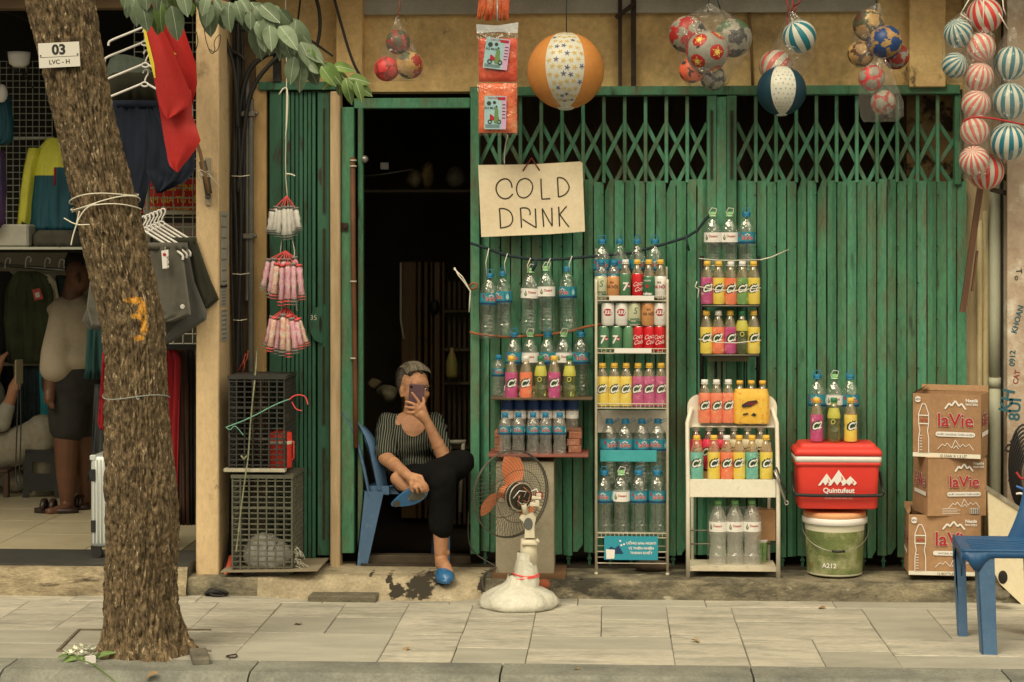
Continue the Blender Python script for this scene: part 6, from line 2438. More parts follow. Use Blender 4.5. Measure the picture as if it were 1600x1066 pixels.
# flex
mb=MB()
fx=curve_pts([P(732,800,-.05),P(731,850,-.06),P(745,868,-.12),P(770,882,-.25),P(778,888,-.32),P(760,892,-.36),P(752,905,-.42),P(756,922,-.55),P(766,930,-.6)])
mb.tube(fx,.0035,6)
mb.build('flex',mat('grey flex',A(72,66,52),rough=.5),fan)
mb=MB()
mb.ball(P(850,913,-.42),(.03,.03,.026),n=14)
mb.box(X(788),X(800),-.43,-.40,.0,.05,ch=.004)
one('orange_brick',mb,mat('orange clay',A(170,88,52),A(140,70,42),rough=.8),'orange clay brick lumps on the pavement just behind the fan base','brick')
# ------------------------------------------------------------------ crates by the folded gate
def crate(label,px0,px1,py0,py1,Y,dep,m,m_name):
 w,h=S(px1-px0,Y),S(py1-py0,Y)
 c=P((px0+px1)/2,py1,Y)
 t=thing('plastic_crate',label,'crate',c,0,'crates stacked by the folded gate')
 x=w/2
 r_=.011
 def grid(mb,ox,uy,W,H,yv,side):
 # framed lattice of slots: uprights and cross bars, some bars wider
  nv,nh=7,18
  def bx(u0,u1,z0,z1,d=0.0):
   if side=='f':
    mb.box(ox+u0,ox+u1,yv+d,yv+.012-d,z0,z1)
   else :
    mb.box(yv+d,yv+.012-d,ox+u0,ox+u1,z0,z1)
  for i in range(nv+1):
   u=W*i/nv
   q=.008 if i in (0,nv) else .0035
   bx(max(0,u-q),min(W,u+q),0,H)
  for j in range(nh+1):
   z=H*j/nh
   q=.008 if j in (0,nh) else (.0055 if j%6==0 else .0028)
   bx(0,W,max(0,z-q),min(H,z+q),.0015)
 mb=MB()
 grid(mb,-x,0,w,h,0,'f')
 mb.build('end_grille',m,t,local=True)
 mb=MB()
 grid(mb,-x,0,w,h,dep-.012,'f')
 mb.build('end_grille',m,t,local=True)
 for xv in (-x,x-.012):
  mb=MB()
  grid(mb,.0125,0,dep-.025,h,xv,'s')
  mb.build('side_grille',m,t,local=True)
 mb=MB()
 mb.box(-x+.001,x-.001,.001,dep-.001,.0,.006)
 mb.build('base',m,t,local=True)
 mb=MB()
 mb.box(-x+.001,x-.001,.001,dep-.001,h-.003,h+.003)
 mb.box(-x-.004,x+.004,-.004,.002,h-.014,h+.0035)
 mb.box(x-.002,x+.004,.0,dep,h-.014,h+.0032)
 mb.build('rim',m,t,local=True)
 return t
cr_dark=mat('dark crate plastic',A(52,48,38),A(42,39,31),rough=.55,scale=8,wear=A(88,80,60),wscale=14,wthr=.68)
cr_olive=mat('olive crate plastic',A(88,82,60),A(74,70,52),rough=.55,scale=8,wear=A(116,106,80),wscale=14,wthr=.66)
YK=-.36
crate('upper dark plastic crate with a red flask hung inside',356,446,587,735,YK,.33,cr_dark,'dark')
crate('lower olive plastic crate holding a white plastic bag',361,458,742,895,YK,.33,cr_olive,'olive')
mb=MB()
mb.box(X(350,YK),X(446,YK),YK-.012,YK+.04,Z(741,YK),Z(735.5,YK),ch=.002)
one('flat_stick',mb,mat('pale stick',A(170,156,120),A(140,126,94),rough=.8,scale=9),'pale flat stick laid between the two crates','stick',loc=P(398,738,YK))
mb=MB()
zt=Z(897,YK)
mb.box(X(347,YK),X(498,YK),YK-.035,YK+.34,zt-.004,zt+.002)
mb.v=[(a,b,c+.012*max(0,(a-X(455,YK))/.15)**1.5) for a,b,c in mb.v]
one('flat_card',mb,mat('damp card',A(138,120,86),A(112,96,68),rough=.95,scale=6),'damp flattened cardboard between the lower crate and the concrete block','cardboard',loc=P(420,897,YK))
mb=MB()
p0=PZ(415,929,0)
mb.box(X(379,-.32),X(452,-.32),-.32,-.08,-.01,zt-.0045,ch=.005)
one('concrete_block',mb,mat('rough concrete',A(110,100,74),A(86,78,58),rough=.95,scale=20,bump=.8,bscale=90),'rough grey concrete block carrying the stack of crates','block',loc=(X(415,-.32),-.2,0))
# the flask in the upper crate
fl_=thing('vacuum_flask','red plastic vacuum flask with a wire bail inside the upper crate','flask',P(434,731,YK+.10))
Yq=YK+.10
mb=MB()
c=P(438,731,Yq)
mb.lathe([(S(17),0),(S(18),.006),(S(18),S(36)),(S(18.6),S(37)),(S(18.6),S(42)),(S(18),S(43)),(S(17.5),S(54)),(S(8),S(57))],24,o=c,mfun=lambda j,i:1 if i==3 else 0)
mb.build('body',[mat('flask red',A(208,60,42),A(198,52,36),rough=.4),mat('flask band',A(196,176,140))],fl_)
mb=MB()
mb.tube([P(452,688,Yq),P(459,690,Yq-.01),P(459,715,Yq-.01),P(452,724,Yq),P(447,722,Yq)],.004,6)
mb.build('handle',mat('flask red',A(208,60,42)),fl_)
mb=MB()
vv=[]
bc_=P(420,893,YK+.16)
mb.ball(bc_+Vector((0,0,.085)),(.118,.09,.09),n=40)
mb.v=[tuple(Vector(v)+(Vector(v)-bc_).normalized()*(.035*mnoise.noise(Vector(v)*9)+.016*mnoise.noise(Vector(v)*30))) for v in mb.v]
mb.v=[(a,max(b,YK+.016),max(c,bc_.z+.008)) for a,b,c in mb.v]
pb=one('plastic_bag',mb,mat('white bag plastic',A(236,228,200),A(220,210,180),rough=.4,scale=14,bump=.8,bscale=30),'crumpled white plastic bag with blue print inside the lower crate','bag',loc=bc_)
mb=MB()
for k,(a,b) in enumerate(((414,842),(427,855),(432,846),(415,858))):
 mb.tube([P(a,b+4,YK+.02),P(a+4,b-4,YK+.02)],.003,5)
mb.build('print',navy_print,pb)
# strings round the crates
mb=MB()
mb.tube(curve_pts([P(402,545,-.1),P(399,587,YK-.02),P(392,650,YK-.02),P(388,715,YK-.02),P(384,740,YK-.03),P(376,800,YK-.02),P(372,840,YK-.02),P(369,862,YK-.02)]),S(1.25),6)
mb.tube([P(377,712,YK-.025),P(381,718,YK-.03),P(386,712,YK-.025)],S(1.6),6)
one('crate_string',mb,mat('frayed string',A(138,132,92),A(96,92,62),rough=.95,scale=60),'frayed pale string hanging down over both crates','string')
mb=MB()
mb.tube(curve_pts([P(353,668,YK-.015),P(390,654,YK-.02),P(430,632,YK-.02),P(452,624,YK-.02)]),S(1.1),6)
mb.tube(curve_pts([P(353,668,YK-.015),P(360,673,YK-.02),P(366,664,YK-.02),P(374,672,YK-.02),P(380,680,YK-.02)]),S(.8),5)
one('green_twine',mb,mat('mint twine',A(100,140,106),rough=.7),'mint green twine tied slantwise across the upper crate','twine')
mb=MB()
mb.tube(curve_pts([P(452,625,YK-.02),P(459,618,YK-.02),P(470,617,YK-.02),P(478,620,YK-.02),P(481,632,YK-.02)]),S(1.0),6)
mb.tube(curve_pts([P(456,628,YK-.02),P(462,640,YK-.02),P(472,642,YK-.02)]),S(.9),6)
one('red_tie',mb,mat('red tie',A(206,70,58)),'red twine knotted to the corner of the upper crate','twine')
mb=MB()
for k in range(16):
 a=P(460+rnd.uniform(-2,3),858+rnd.uniform(-8,30),YK+.02)
 mb.tube(curve_pts([a,a+Vector((rnd.uniform(.0,.03),rnd.uniform(-.02,.02),rnd.uniform(-.005,.02))),a+Vector((rnd.uniform(.01,.07),rnd.uniform(-.03,.02),rnd.uniform(-.04,-.01)))],2),.0014,4)
one('frayed_sacking',mb,mat('sack fibre',A(170,158,126),rough=.95),'frayed pale sacking threads at the foot of the lower crate','sacking')
# ------------------------------------------------------------------ bundles of toy tubes on a string
clear_tube=clear_mat('tube film',(.98,.98,.97),1.05,.0,.08,.4,60,milk=.03,film=True)
Yt=-.20
ts=thing('toy_string','thin string from the canopy carrying the three bundles of toy tubes','string',P(447,60,Yt))
for pts_,r_ in (([(446,-5),(447,60),(448,134),(447,200),(446,270),(449,310)],.8),([(436,148),(444,136),(450,140),(449,180),(446,218)],1.1),([(447,272),(454,272),(461,275)],1.3),([(440,376),(438,395)],.8),([(457,376),(461,396),(458,404)],.9),([(440,470),(440,486)],.8),([(462,470),(464,486)],.8)):
 mb=MB()
 mb.tube(curve_pts([P(a,b,Yt) for a,b in pts_],1),S(r_),5)
 mb.build('string',rope_white,ts)
toy_print=[mat('toy print %d'%i,a,b,rough=.35,scale=50,wear=c_,wscale=60,wthr=.56) for i,(a,b,c_) in enumerate(((A(250,240,210),A(236,224,190),A(244,230,190)),(A(214,96,104),A(246,206,186),A(196,110,130)),(A(238,184,130),A(220,96,90),A(250,232,190)),(A(250,232,204),A(220,110,110),A(206,140,150))))]
red_clip=mat('red clip',A(206,78,66),rough=.5)
grey_clip=mat('grey clip',A(120,112,94),rough=.5)
def toy_bundle(label,apex,tubes,L_px,pal,cols,string=True):
 t=thing('toy_bundle',label,'toys',P(apex[0],apex[1],Yt),0,'bundles of toy tubes on the string')
 for k,(x0,y0,x1,y1,dY) in enumerate(tubes):
  mb=MB()
  a,b=P(x0,y0,Yt+dY),P(x1,y1,Yt+dY)
  d=(b-a)
  q=d.to_track_quat('Z','Y').to_matrix()
  L=d.length
  r_=S(5.8)
  f=rnd.uniform(.8,1.15)
  mb.lathe([(r_*.55,0),(r_*.9,L*.06),(r_,L*.12),(r_*1.05,L*.85),(r_*1.15,L*.93),(r_*1.1,L)],12,0,o=a,M=q)
  mb.lathe([(r_*.45*f,L*.05),(r_*.82*f,L*.1),(r_*.7,L*.3),(r_*.9,L*.45),(r_*.62,L*.6),(r_*.93,L*.84),(r_*.5,L*.86)],8,1,o=a,M=q)
  mb.lathe([(r_*.9,-.004),(r_*.95,L*.03)],8,2,o=a,M=q)
  mb.lathe([(r_*1.12,L*.90),(r_*1.14,L*.925)],12,2,o=a,M=q)
  mb.lathe([(r_*1.1,L*.985),(r_*1.12,L)],12,2,o=a,M=q)
  o=mb.build('tube',[clear_tube,toy_print[rnd.choice(pal)],rnd.choice(cols)],t)
 mb=MB()
 ap=P(apex[0],apex[1],Yt)
 for (x0,y0,x1,y1,dY) in tubes:
  mb.tube([ap,P(x0,y0,Yt+dY)],S(.8),4,caps=False)
 mb.build('cord',red_clip,t)
 return t
def fan_tubes(n,cx,y0,spread0,y1,spread1,dy=3):
 out=[]
 for k in range(n):
  u=(k/(n-1))*2-1
  out.append((cx+u*spread0,y0+rnd.uniform(-dy,dy)+3*u*u,cx+u*spread1+rnd.uniform(-2,2),y1+rnd.uniform(-dy,dy)-10*u*u,rnd.uniform(-.03,.0)))
 return out
toy_bundle('topmost bundle of toy tubes on the string, filled white',(448,306),fan_tubes(7,444,324,18,373,25),50,[0],[grey_clip],True)
toy_bundle('middle bundle of toy tubes on the string, pink and lilac with red ends',(446,392),fan_tubes(6,440,402,20,466,28)+[(x,y+9,x1,y1+12,d-.03) for x,y,x1,y1,d in fan_tubes(5,450,402,17,466,22)],60,[1,2,3],[red_clip,red_clip,grey_clip])
toy_bundle('lowest bundle of toy tubes on the string, orange and violet with red ends',(448,480),fan_tubes(7,446,494,20,553,32)+[(x,y+4,x1,y1+6,d-.03) for x,y,x1,y1,d in fan_tubes(6,446,490,17,552,25)],60,[2,1,3,2],[red_clip,red_clip,grey_clip])
# ------------------------------------------------------------------ handwritten sign
sg=thing('cardboard_sign','handwritten cardboard sign offering cold drinks, hung from a red cord','sign',P(830,310,-.13))
Ys=-.13
mb=MB()
corn=[(747,258),(830,257),(907,252.5),(910,255),(914,362),(860,366),(752,370.5),(749,300)]
poly=[(P(a,b,Ys).x,P(a,b,Ys).z) for a,b in corn][::-1]
mb.prism(poly,Ys-.002,Ys+.003)
mb.build('card',mat('sign card',A(206,182,136),A(194,170,124),rough=.9,scale=6,bump=.1),sg)
strokes=[[(462,450),(455,400),(425,360),(380,348),(325,370),(288,420),(283,475),(305,530),(345,565),(390,577),(435,560),(472,520)],[(600,348),(545,365),(513,425),(512,490),(535,545),(585,567),(640,550),(680,500),(695,440),(680,390),(645,355),(600,348)],[(783,350),(786,460),(794,577)],[(794,577),(887,571)],[(967,340),(972,450),(978,553)],[(965,338),(1010,337),(1060,365),(1095,425),(1095,470),(1065,515),(1020,543),(978,553)],[(322,680),(330,790),(335,900)],[(322,682),(380,680),(440,710),(470,770),(468,830),(430,880),(335,898)],[(555,675),(562,780),(567,893)],[(555,678),(610,670),(655,690),(665,730),(660,750)],[(580,800),(640,840),(690,870),(730,893)],[(720,680),(725,780),(730,895)],[(798,690),(806,790),(814,885)],[(798,680),(850,780),(908,877)],[(903,672),(906,770),(908,877)],[(980,662),(985,770),(990,878)],[(1068,655),(1030,700),(993,745)],[(993,748),(1040,815),(1094,885)]]
mb=MB()
for st_ in strokes:
 pts=curve_pts([P(735+a/7.105,230+b/7.105,Ys-.003) for a,b in st_],2)
 mb.tube(pts,S(1.05),6,flat=1)
mb.v=[(a,-.1335+(b+.133)*.3,c) for a,b,c in mb.v]
mb.build('handwriting',mat('marker ink',A(44,34,22),rough=.6),sg)
mb=MB()
mb.tube([P(817,267,Ys-.004),P(830.5,247,Ys-.01),P(843,266,Ys-.004)],S(1.2),6)
mb.build('cord',mat('dark red cord',A(120,44,34),rough=.8),sg)
# ------------------------------------------------------------------ raincoats in their packs
Yr=-.30
rc=thing('raincoat_strip','strip of two orange raincoats in clear packs hung by the doorway','raincoats',P(777,0,Yr))
film_m=clear_mat('pack film',(.99,.98,.96),1.02,.0,.1,.9,26,milk=.03,film=True)
or1=mat('red raincoat',A(188,64,36),A(160,48,26),rough=.4,scale=7,bump=1.0,bscale=24,wear=A(206,96,56),wscale=9,wthr=.6)
or2=mat('orange raincoat',A(206,100,52),A(184,74,38),rough=.4,scale=7,bump=1.0,bscale=24,wear=A(220,150,96),wscale=9,wthr=.62)
def pack(px0,px1,py0,py1,m,tiltx=0):
 mb=MB()
 rows_=[]
 n,k=10,14
 fr,bk=[],[]
 for i in range(k+1):
  for j in range(n+1):
   t,u=j/n,i/k
   p=P(px0+(px1-px0)*t+tiltx*u,py0+(py1-py0)*u,Yr)
   b=math.sqrt(max(0,1-(2*t-1)**4))*math.sqrt(max(0,1-(2*u-1)**6))
   d=.016*b+.006*mnoise.noise(Vector((t*5,u*7,px0)))*b
   fr.append(p+Vector((0,-d,0)))
   bk.append(p+Vector((0,d*.6+.001,0)))
 N,w=len(fr),n+1
 ff=[]
 for i in range(k):
  for j in range(n):
   a=i*w+j
   ff+=[(a,a+w,a+w+1,a+1),(N+a,N+a+1,N+a+w+1,N+a+w)]
 mb.add(fr+bk,ff,0,True)
 return mb
for (y0,y1,m) in ((60,128,or1),(130,208,or2)):
 mb=pack(748,808,y0,y1,m)
 rcp=mb.build('raincoat',m,rc)
mb=pack(745,810,50,131,film_m)
mb.v=[(a,b-.004,c) for a,b,c in mb.v]
mb.build('film',film_m,rc)
mb=pack(746,810,131,212,film_m)
mb.v=[(a,b-.004,c) for a,b,c in mb.v]
mb.build('film',film_m,rc)
mb=MB()
mb.add([P(744,38,Yr),P(810,35,Yr),P(809,52,Yr),P(745,52,Yr),P(777,40,Yr-.012),P(777,50,Yr-.014)],[(0,3,5,4),(4,5,2,1)],0,True)
mb.tube([P(777,-2,Yr-.01),P(777,34,Yr-.014)],S(1.2),6)
mb.build('header',mat('silver film',A(186,178,156),A(160,152,130),rough=.25,scale=9,metal=.3,bump=.5,bscale=25),rc)
mb=MB()
for k,(a,b,c_,d) in enumerate(((748,760,745,752),(760,772,756,768),(772,784,770,782),(782,797,780,794))):
 mb.sheet([(-12,a,b),(10,a-1,b-1),(30+2*(k%2),c_,d)],Yr+.02,.012,6,folds=.004,nf=2,seed=k)
mb.build('raincoat',or2,rc)
lab_m=[mat('pale blue card',A(120,150,138),A(150,170,150),rough=.5,scale=8),mat('pink card',A(178,140,146),rough=.5),mat('card ink',A(46,50,40),rough=.5),mat('card green',A(92,116,58),rough=.5),ink_red]
for (cx,cy,rot,w_,h_) in ((776,84,7,19,24),(774,176,1,17,26)):
 mb=MB()
 c=P(cx,cy,Yr-.0285)
 M4=Matrix.Translation(c)@Matrix.Rotation(R(rot),4,'Y')
 w,h=S(w_,Yr),S(h_,Yr)
 q=MB()
 q.add([(-w,0,-h),(w*.55,0,-h),(w*.55,0,h),(-w,0,h)],[(0,1,2,3)],0)
 q.add([(w*.55,0,-h),(w,0,-h),(w,0,h),(w*.55,0,h)],[(0,1,2,3)],1)
 y=-.001
 q.lathe([(w*.2,0),(w*.2,.0005)],12,2,o=(-w*.6,y,h*.55),M=Matrix.Rotation(R(90),3,'X'))
 q.lathe([(w*.15,0),(w*.15,.0005)],12,2,o=(-w*.1,y,h*.6),M=Matrix.Rotation(R(90),3,'X'))
 q.add([(w*.2,y,h*.75),(w*.9,y,h*.75),(w*.9,y,h*.93),(w*.2,y,h*.93)],[(0,1,2,3)],4)
 # scooter and standing figure in a cape
 for wx in (-.5,.35):
  q.tube([(wx*w+.16*w*math.cos(t),y-.0005,-h*.55+.16*w*math.sin(t)) for t in [i*.7 for i in range(9)]],w*.045,4,2,closed=True)
 q.prism([(-w*.5,-h*.5),(-w*.1,-h*.45),(w*.35,-h*.5),(w*.3,-h*.25),(-.05*w,-h*.3),(-w*.4,-h*.1),(-w*.5,-h*.12)],y-.0012,y-.0002,4)
 q.prism([(-w*.12,-h*.6),(w*.28,-h*.62),(w*.24,h*.2),(w*.1,h*.34),(-w*.04,h*.2)],y-.002,y-.0014,3)
 q.lathe([(w*.09,0),(w*.09,.0005)],10,2,o=(w*.1,y-.001,h*.36),M=Matrix.Rotation(R(90),3,'X'))
 q.text('ÁO MƯA',(-w*.45,y,h*.2),h*.2,m=2,offset=.02)
 q.text('CAO CẤP',(-w*.2,y,h*.82),h*.15,m=4,offset=.02)
 for k in range(5):
  q.add([(w*.62,y,h*(.5-.2*k)),(w*.92,y,h*(.5-.2*k)),(w*.92,y,h*(.45-.2*k)),(w*.62,y,h*(.45-.2*k))],[(0,1,2,3)],2)
  q.add([(-w*.9,y,h*(-.72-.045*k)),(w*.4,y,h*(-.72-.045*k)),(w*.4,y,h*(-.735-.045*k)),(-w*.9,y,h*(-.735-.045*k))],[(0,1,2,3)],2)
 q.v=[tuple(M4@Vector(v)) for v in q.v]
 q.build('label',lab_m,rc)
mb=MB()
mb.tube(curve_pts([P(793,212,Yr),P(790,225,-.2),P(788,240,-.15),P(788,256,-.14)],2),S(.9),5)
mb.build('tape',rope_white,rc)
# ------------------------------------------------------------------ balls
Yb=-.34
def hang_cord(px,py,Y,label,r_=.9,top=-6,dx=0):
 mb=MB()
 mb.tube([P(px+dx,top,Y),P(px,py,Y)],S(r_),5)
 return mb
def panel_ball(name,label,cx,cy,rx,col,spots,panel_half,base_px):
 c=P(cx,cy,Yb)
 r_=S(rx,Yb)
 t=thing(name,label,'ball',c)
 n=60
 ring_n=30
 M=Matrix.Rotation(R(-8),3,'X')
 def mf(j,i):
  a=(j+.5)/n*360
  a=(a+180)%360-180
  return 1 if abs(a-2)<panel_half or abs(abs(a)-180)<panel_half else 0
 mb=MB()
 mb.ball((0,0,0),r_,0,n,M,mf)
 mb.build('skin',[col,mat('ball white',A(180,170,138),rough=.4)],t,local=True)
 pr=MB()
 q=r_+.0012
 i=0
 for lat in range(-62,80,11):
  k=0
  for lon in range(-int(panel_half)+5,int(panel_half),11):
   lo=lon+2+(5.5 if (i%2) else 0)
   if abs(lo-2)>panel_half-4:
    continue
   la=lat+rnd.uniform(-2,2)
   mi=rnd.randrange(len(spots))
   d=Vector((math.cos(R(la))*math.sin(R(lo)),-math.cos(R(la))*math.cos(R(lo)),math.sin(R(la))))
   e1_=Vector((math.cos(R(lo)),math.sin(R(lo)),0))
   e2_=d.cross(e1_)
   rot=rnd.uniform(0,6)
   pet=5
   sz=base_px*r_*(math.cos(R(la))*.5+.5)
   pts=[]
   for s_ in range(pet*4):
    a=2*math.pi*s_/(pet*4)+rot
    rr=sz*(.55+.45*math.cos(pet*(a-rot)))
    pts.append(d*q+e1_*rr*math.cos(a)+e2_*rr*math.sin(a))
   pr.add([M@p for p in pts]+[M@(d*(q+.0004))],[(s_,(s_+1)%20,20) for s_ in range(20)],mi)
   k+=1
  i+=1
 pr.build('print',spots,t,local=True)
 mb=MB()
 mb.ball(M@Vector((0,0,-r_*.985)),(r_*.22,r_*.22,r_*.045),n=18,M=M)
 mb.build('valve_disc',mat('ball white',A(180,170,138)),t,local=True)
 return t
panel_ball('beach_ball','big orange ball with a white flowered panel hanging over the sign',884,111,60,mat('orange vinyl',A(184,118,52),A(174,108,46),rough=.4,scale=3),[mat('flower ochre',A(190,150,66)),mat('flower navy',A(60,58,84)),mat('flower ochre',A(190,150,66))],31,.085)
hc=hang_cord(885,52,Yb,'')
one('ball_string',hc,rope_dark,'thin cord holding the big orange flowered ball','cord')
panel_ball('beach_ball','blue ball with a white confetti panel hanging below the wrapped striped ball',1221,142,38.5,mat('blue vinyl',A(18,48,54),A(16,44,48),rough=.5,scale=3),[ink_red,navy_print,ink_green,mat('flower ochre',A(190,150,66))],30,.04)
def striped(label,cx,cy,rx,col,n=13,Y=None,group='striped balls in clear bags',seed=0,ry=None):
 Y=Yb if Y is None else Y
 rr=random.Random(seed)
 seg=n*4
 t=MB()
 r_=S(rx,Y)
 M=Matrix.Rotation(rr.uniform(-.8,.8),3,'Y')@Matrix.Rotation(rr.uniform(-.5,.9),3,'X')@Matrix.Rotation(rr.uniform(0,6),3,'Z')
 M=M@Matrix.Identity(3)
 t.ball((0,0,0),(r_,r_,r_*(ry or 1)),0,seg,M,lambda j,i:1 if j%4<2 else 0)
 o=t.build('striped_ball',[mat('ball white',A(180,170,138)),col],None,local=True)
 o.location=P(cx,cy,Y)
 return tag(o,label,'ball',group)
red_v=mat('red vinyl',A(196,62,48),A(184,54,42),rough=.4,scale=4)
salmon_v=mat('salmon vinyl',A(190,92,72),A(178,80,62),rough=.4,scale=4)
blue_v=mat('turquoise vinyl',A(36,100,98),A(32,92,92),rough=.4,scale=4)
bag_film=clear_mat('bag film',(.985,.98,.96),1.02,.0,.12,.9,26,milk=.085,film=True,rgl=.14)
def film_bag(label,outline,Y,amp=.09,name='clear_bag',folds=.006,m=None):
 mb=MB()
 mb.sheet(outline,Y,amp,18,folds=folds,nf=4,seed=len(outline))
 return one(name,mb,m or bag_film,label,'bag',loc=P(outline[0][1],outline[0][0],Y))
 # the cluster at the end of the gate
for (cx,cy,rx,col,d,sd,dY) in ((1497,52,22.5,blue_v,'turquoise striped ball, upper one of the pair beside the red column',1,.0),(1492,102,20,blue_v,'turquoise striped ball, lower one of the pair beside the red column',2,.0),(1538,24,28,red_v,'red striped ball at the very top of the column',3,.06),(1532,75,23,salmon_v,'salmon striped ball, second down the column',4,0),(1530,120,22.5,salmon_v,'salmon striped ball, third down the column',5,0),(1525,163,22.5,salmon_v,'salmon striped ball, fourth down the column',6,0),(1523,206,22.5,salmon_v,'salmon striped ball, just below the red tie',7,0),(1522,251,23,salmon_v,'salmon striped ball, last but one of the column',8,-.02),(1540,268,28,red_v,'red striped ball at the bottom of the column',9,.07),(1579,99,26,blue_v,'turquoise striped ball, topmost of the outer blue three',10,.02),(1578,158,28,blue_v,'turquoise striped ball, middle of the outer blue three',11,0),(1576,221,29,blue_v,'turquoise striped ball, lowest of the outer blue three',12,-.02)):
 striped(d,cx,cy,rx,col,13 if rx<26 else 12,Yb+dY,'striped balls at the end of the gate',sd)
film_bag('clear bag round the pair of turquoise striped balls',[(22,1496,1504),(34,1482,1518),(60,1472,1521),(90,1471,1514),(118,1474,1512),(128,1484,1508)],Yb,.078)
film_bag('long clear bag round the salmon striped balls',[(46,1532,1540),(56,1512,1554),(120,1505,1555),(180,1501,1551),(240,1497,1548),(272,1500,1545),(280,1505,1530)],Yb,.085)
film_bag('clear bag round the outer turquoise striped balls',[(46,1574,1582),(70,1560,1592),(120,1550,1607),(190,1548,1607),(246,1552,1604),(256,1566,1590)],Yb,.095)
mb=MB()
for pts in (((1516,-4),(1501,22)),((1501,22),(1518,34)),((1537,-4),(1536,44)),((1560,20),(1575,46)),((1566,-5),(1568,14),(1572,24))):
 mb.tube([P(a,b,Yb-.03) for a,b in pts],S(1),5)
one('bag_string',mb,rope_white,'pale strings carrying the bags of striped balls','string')
mb=MB()
mb.tube(curve_pts([P(1505,190,Yb-.08),P(1518,183,Yb-.1),P(1545,184,Yb-.1),P(1575,190,Yb-.1),P(1605,196,Yb-.08)],2),S(1.6),6)
one('red_band',mb,mat('red band',A(150,36,30),rough=.5),'red band tied round the middle of the striped ball cluster','band')
# wrapped pair above the blue ball
striped('turquoise striped ball in the bag above the blue confetti ball',1249,57,26,blue_v,8,Yb,'balls in the bag over the blue ball',21)
striped('salmon striped ball half hidden behind the blue confetti ball',1212,104,26,salmon_v,9,Yb+.12,'balls in the bag over the blue ball',22)
film_bag('clear bag with two striped balls hung over the blue ball',[(22,1228,1240),(40,1222,1268),(60,1212,1276),(84,1200,1272),(110,1188,1262),(126,1190,1250)],Yb+.05,.10)
mb=MB()
for (a,b,c,d) in ((1228,-5,1230,30),(1238,-5,1234,24),(1243,8,1238,22),(1252,-2,1240,10),(1230,24,1226,58)):
 mb.tube([P(a,b,Yb),P((a+c)/2+3,(b+d)/2,Yb-.02),P(c,d,Yb)],S(1.6),5)
one('red_twine',mb,mat('dark red cord',A(120,44,34)),'dark red twine gathered above the bag of two striped balls','twine')
# footballs in a bag
ICO=[]
g_=(1+5**.5)/2
for a in (-1,1):
 for b in (-g_,g_):
  ICO+=[Vector((0,a,b)).normalized(),Vector((a,b,0)).normalized(),Vector((b,0,a)).normalized()]
def football(label,cx,cy,rx,cols,star=False,Y=None,seed=0,group='balls in the football bag',thr=.93):
 Y=Yb if Y is None else Y
 rr=random.Random(seed)
 r_=S(rx,Y)
 t=thing('football',label,'ball',P(cx,cy,Y),0,group)
 if star:
  M=Matrix.Identity(3)
  tgt=Vector((.42,-.86,-.10)).normalized()
  q=ICO[0].rotation_difference(tgt)
  dirs=[q@d for d in ICO]
 else :
  q=Matrix.Rotation(rr.uniform(0,6),3,'X')@Matrix.Rotation(rr.uniform(0,6),3,'Z')
  dirs=[q@d for d in ICO]
 bm=bmesh.new()
 bmesh.ops.create_icosphere(bm,subdivisions=5,radius=r_)
 mb=MB()
 bm.verts.index_update()
 vv=[v.co.copy() for v in bm.verts]
 for i,v in enumerate(vv):
  ds=sorted((v.normalized().dot(d) for d in dirs),reverse=True)
  if abs(ds[0]-thr)<.006 or (ds[0]<thr-.006 and ds[0]-ds[1]<.012):
   vv[i]=v*.985
 b=0
 mb.add(vv,[],0)
 for f in bm.faces:
  c=f.calc_center_median().normalized()
  k=max(range(12),key=lambda i:c.dot(dirs[i]))
  mb.f.append(tuple(v.index for v in f.verts))
  wob=0 if star else .10*mnoise.noise(c*3.2+Vector((seed,0,0)))+.05*mnoise.noise(c*8+Vector((0,seed,0)))
  mb.m.append(1+k%(len(cols)-1) if c.dot(dirs[k])+wob>thr else 0)
  mb.sm.append(True)
 bm.free()
 mb.build('skin',cols,t,local=True)
 if star:
  pr=MB()
  for d in dirs:
   if d.y>-.2:
    continue
   up_=(Vector((0,0,1))-d*d.z).normalized()
   rt_=up_.cross(d)
   pts=[]
   for k in range(10):
    a=math.pi*k/5+.15
    q_=r_*(.30 if k%2==0 else .125)
    p=d*r_*1.004+rt_*q_*math.sin(a)+up_*q_*math.cos(a)
    pts.append(p.normalized()*r_*1.006)
   pr.add(pts+[d*r_*1.008],[(k,(k+1)%10,10) for k in range(10)],0,True)
  pr.add([Vector((-r_*.46,-r_*.86,r_*.10))+Vector((r_*.12*math.cos(a),-.004,r_*.10*math.sin(a))) for a in (0.3,1.2,2.2,3.2)],[(0,1,2,3)],1)
  pr.build('print',[mat('star gold',A(214,170,70),rough=.4),ink_dark],t,local=True)
 return t
wv=mat('football white',A(142,132,104),A(112,104,82),rough=.45,scale=20)
panel_red=mat('panel red',A(150,36,30),rough=.4)
panel_blk=mat('panel dark',A(46,44,40),rough=.4)
panel_grn=mat('panel green',A(66,84,52),rough=.4)
football('white football with red panels and gold stars in the front of the bag',1105,81,33,[wv,panel_red],True,Yb-.06)
football('white football with black panels behind the starred one, nearer the doorway',1074,54,29,[wv,panel_blk,panel_red],False,Yb+.02,3,thr=.90)
football('white football with dark green panels behind the starred one',1145,60,30,[wv,panel_grn,wv,panel_blk],False,Yb+.03,5,thr=.90)
football('small orange ball low in the football bag',1081,110,20,[mat('orange neon',A(216,90,54),rough=.4),panel_blk],False,Yb,8,thr=.97)
football('small dark and white ball at the bottom of the football bag',1114,122,20,[panel_blk,wv],False,Yb+.04,9,thr=.9)
film_bag('clear bag bulging round the footballs',[(10,1102,1112),(26,1070,1150),(50,1048,1173),(84,1058,1172),(108,1064,1150),(130,1070,1140),(137,1078,1130)],Yb,.12)
mb=MB()
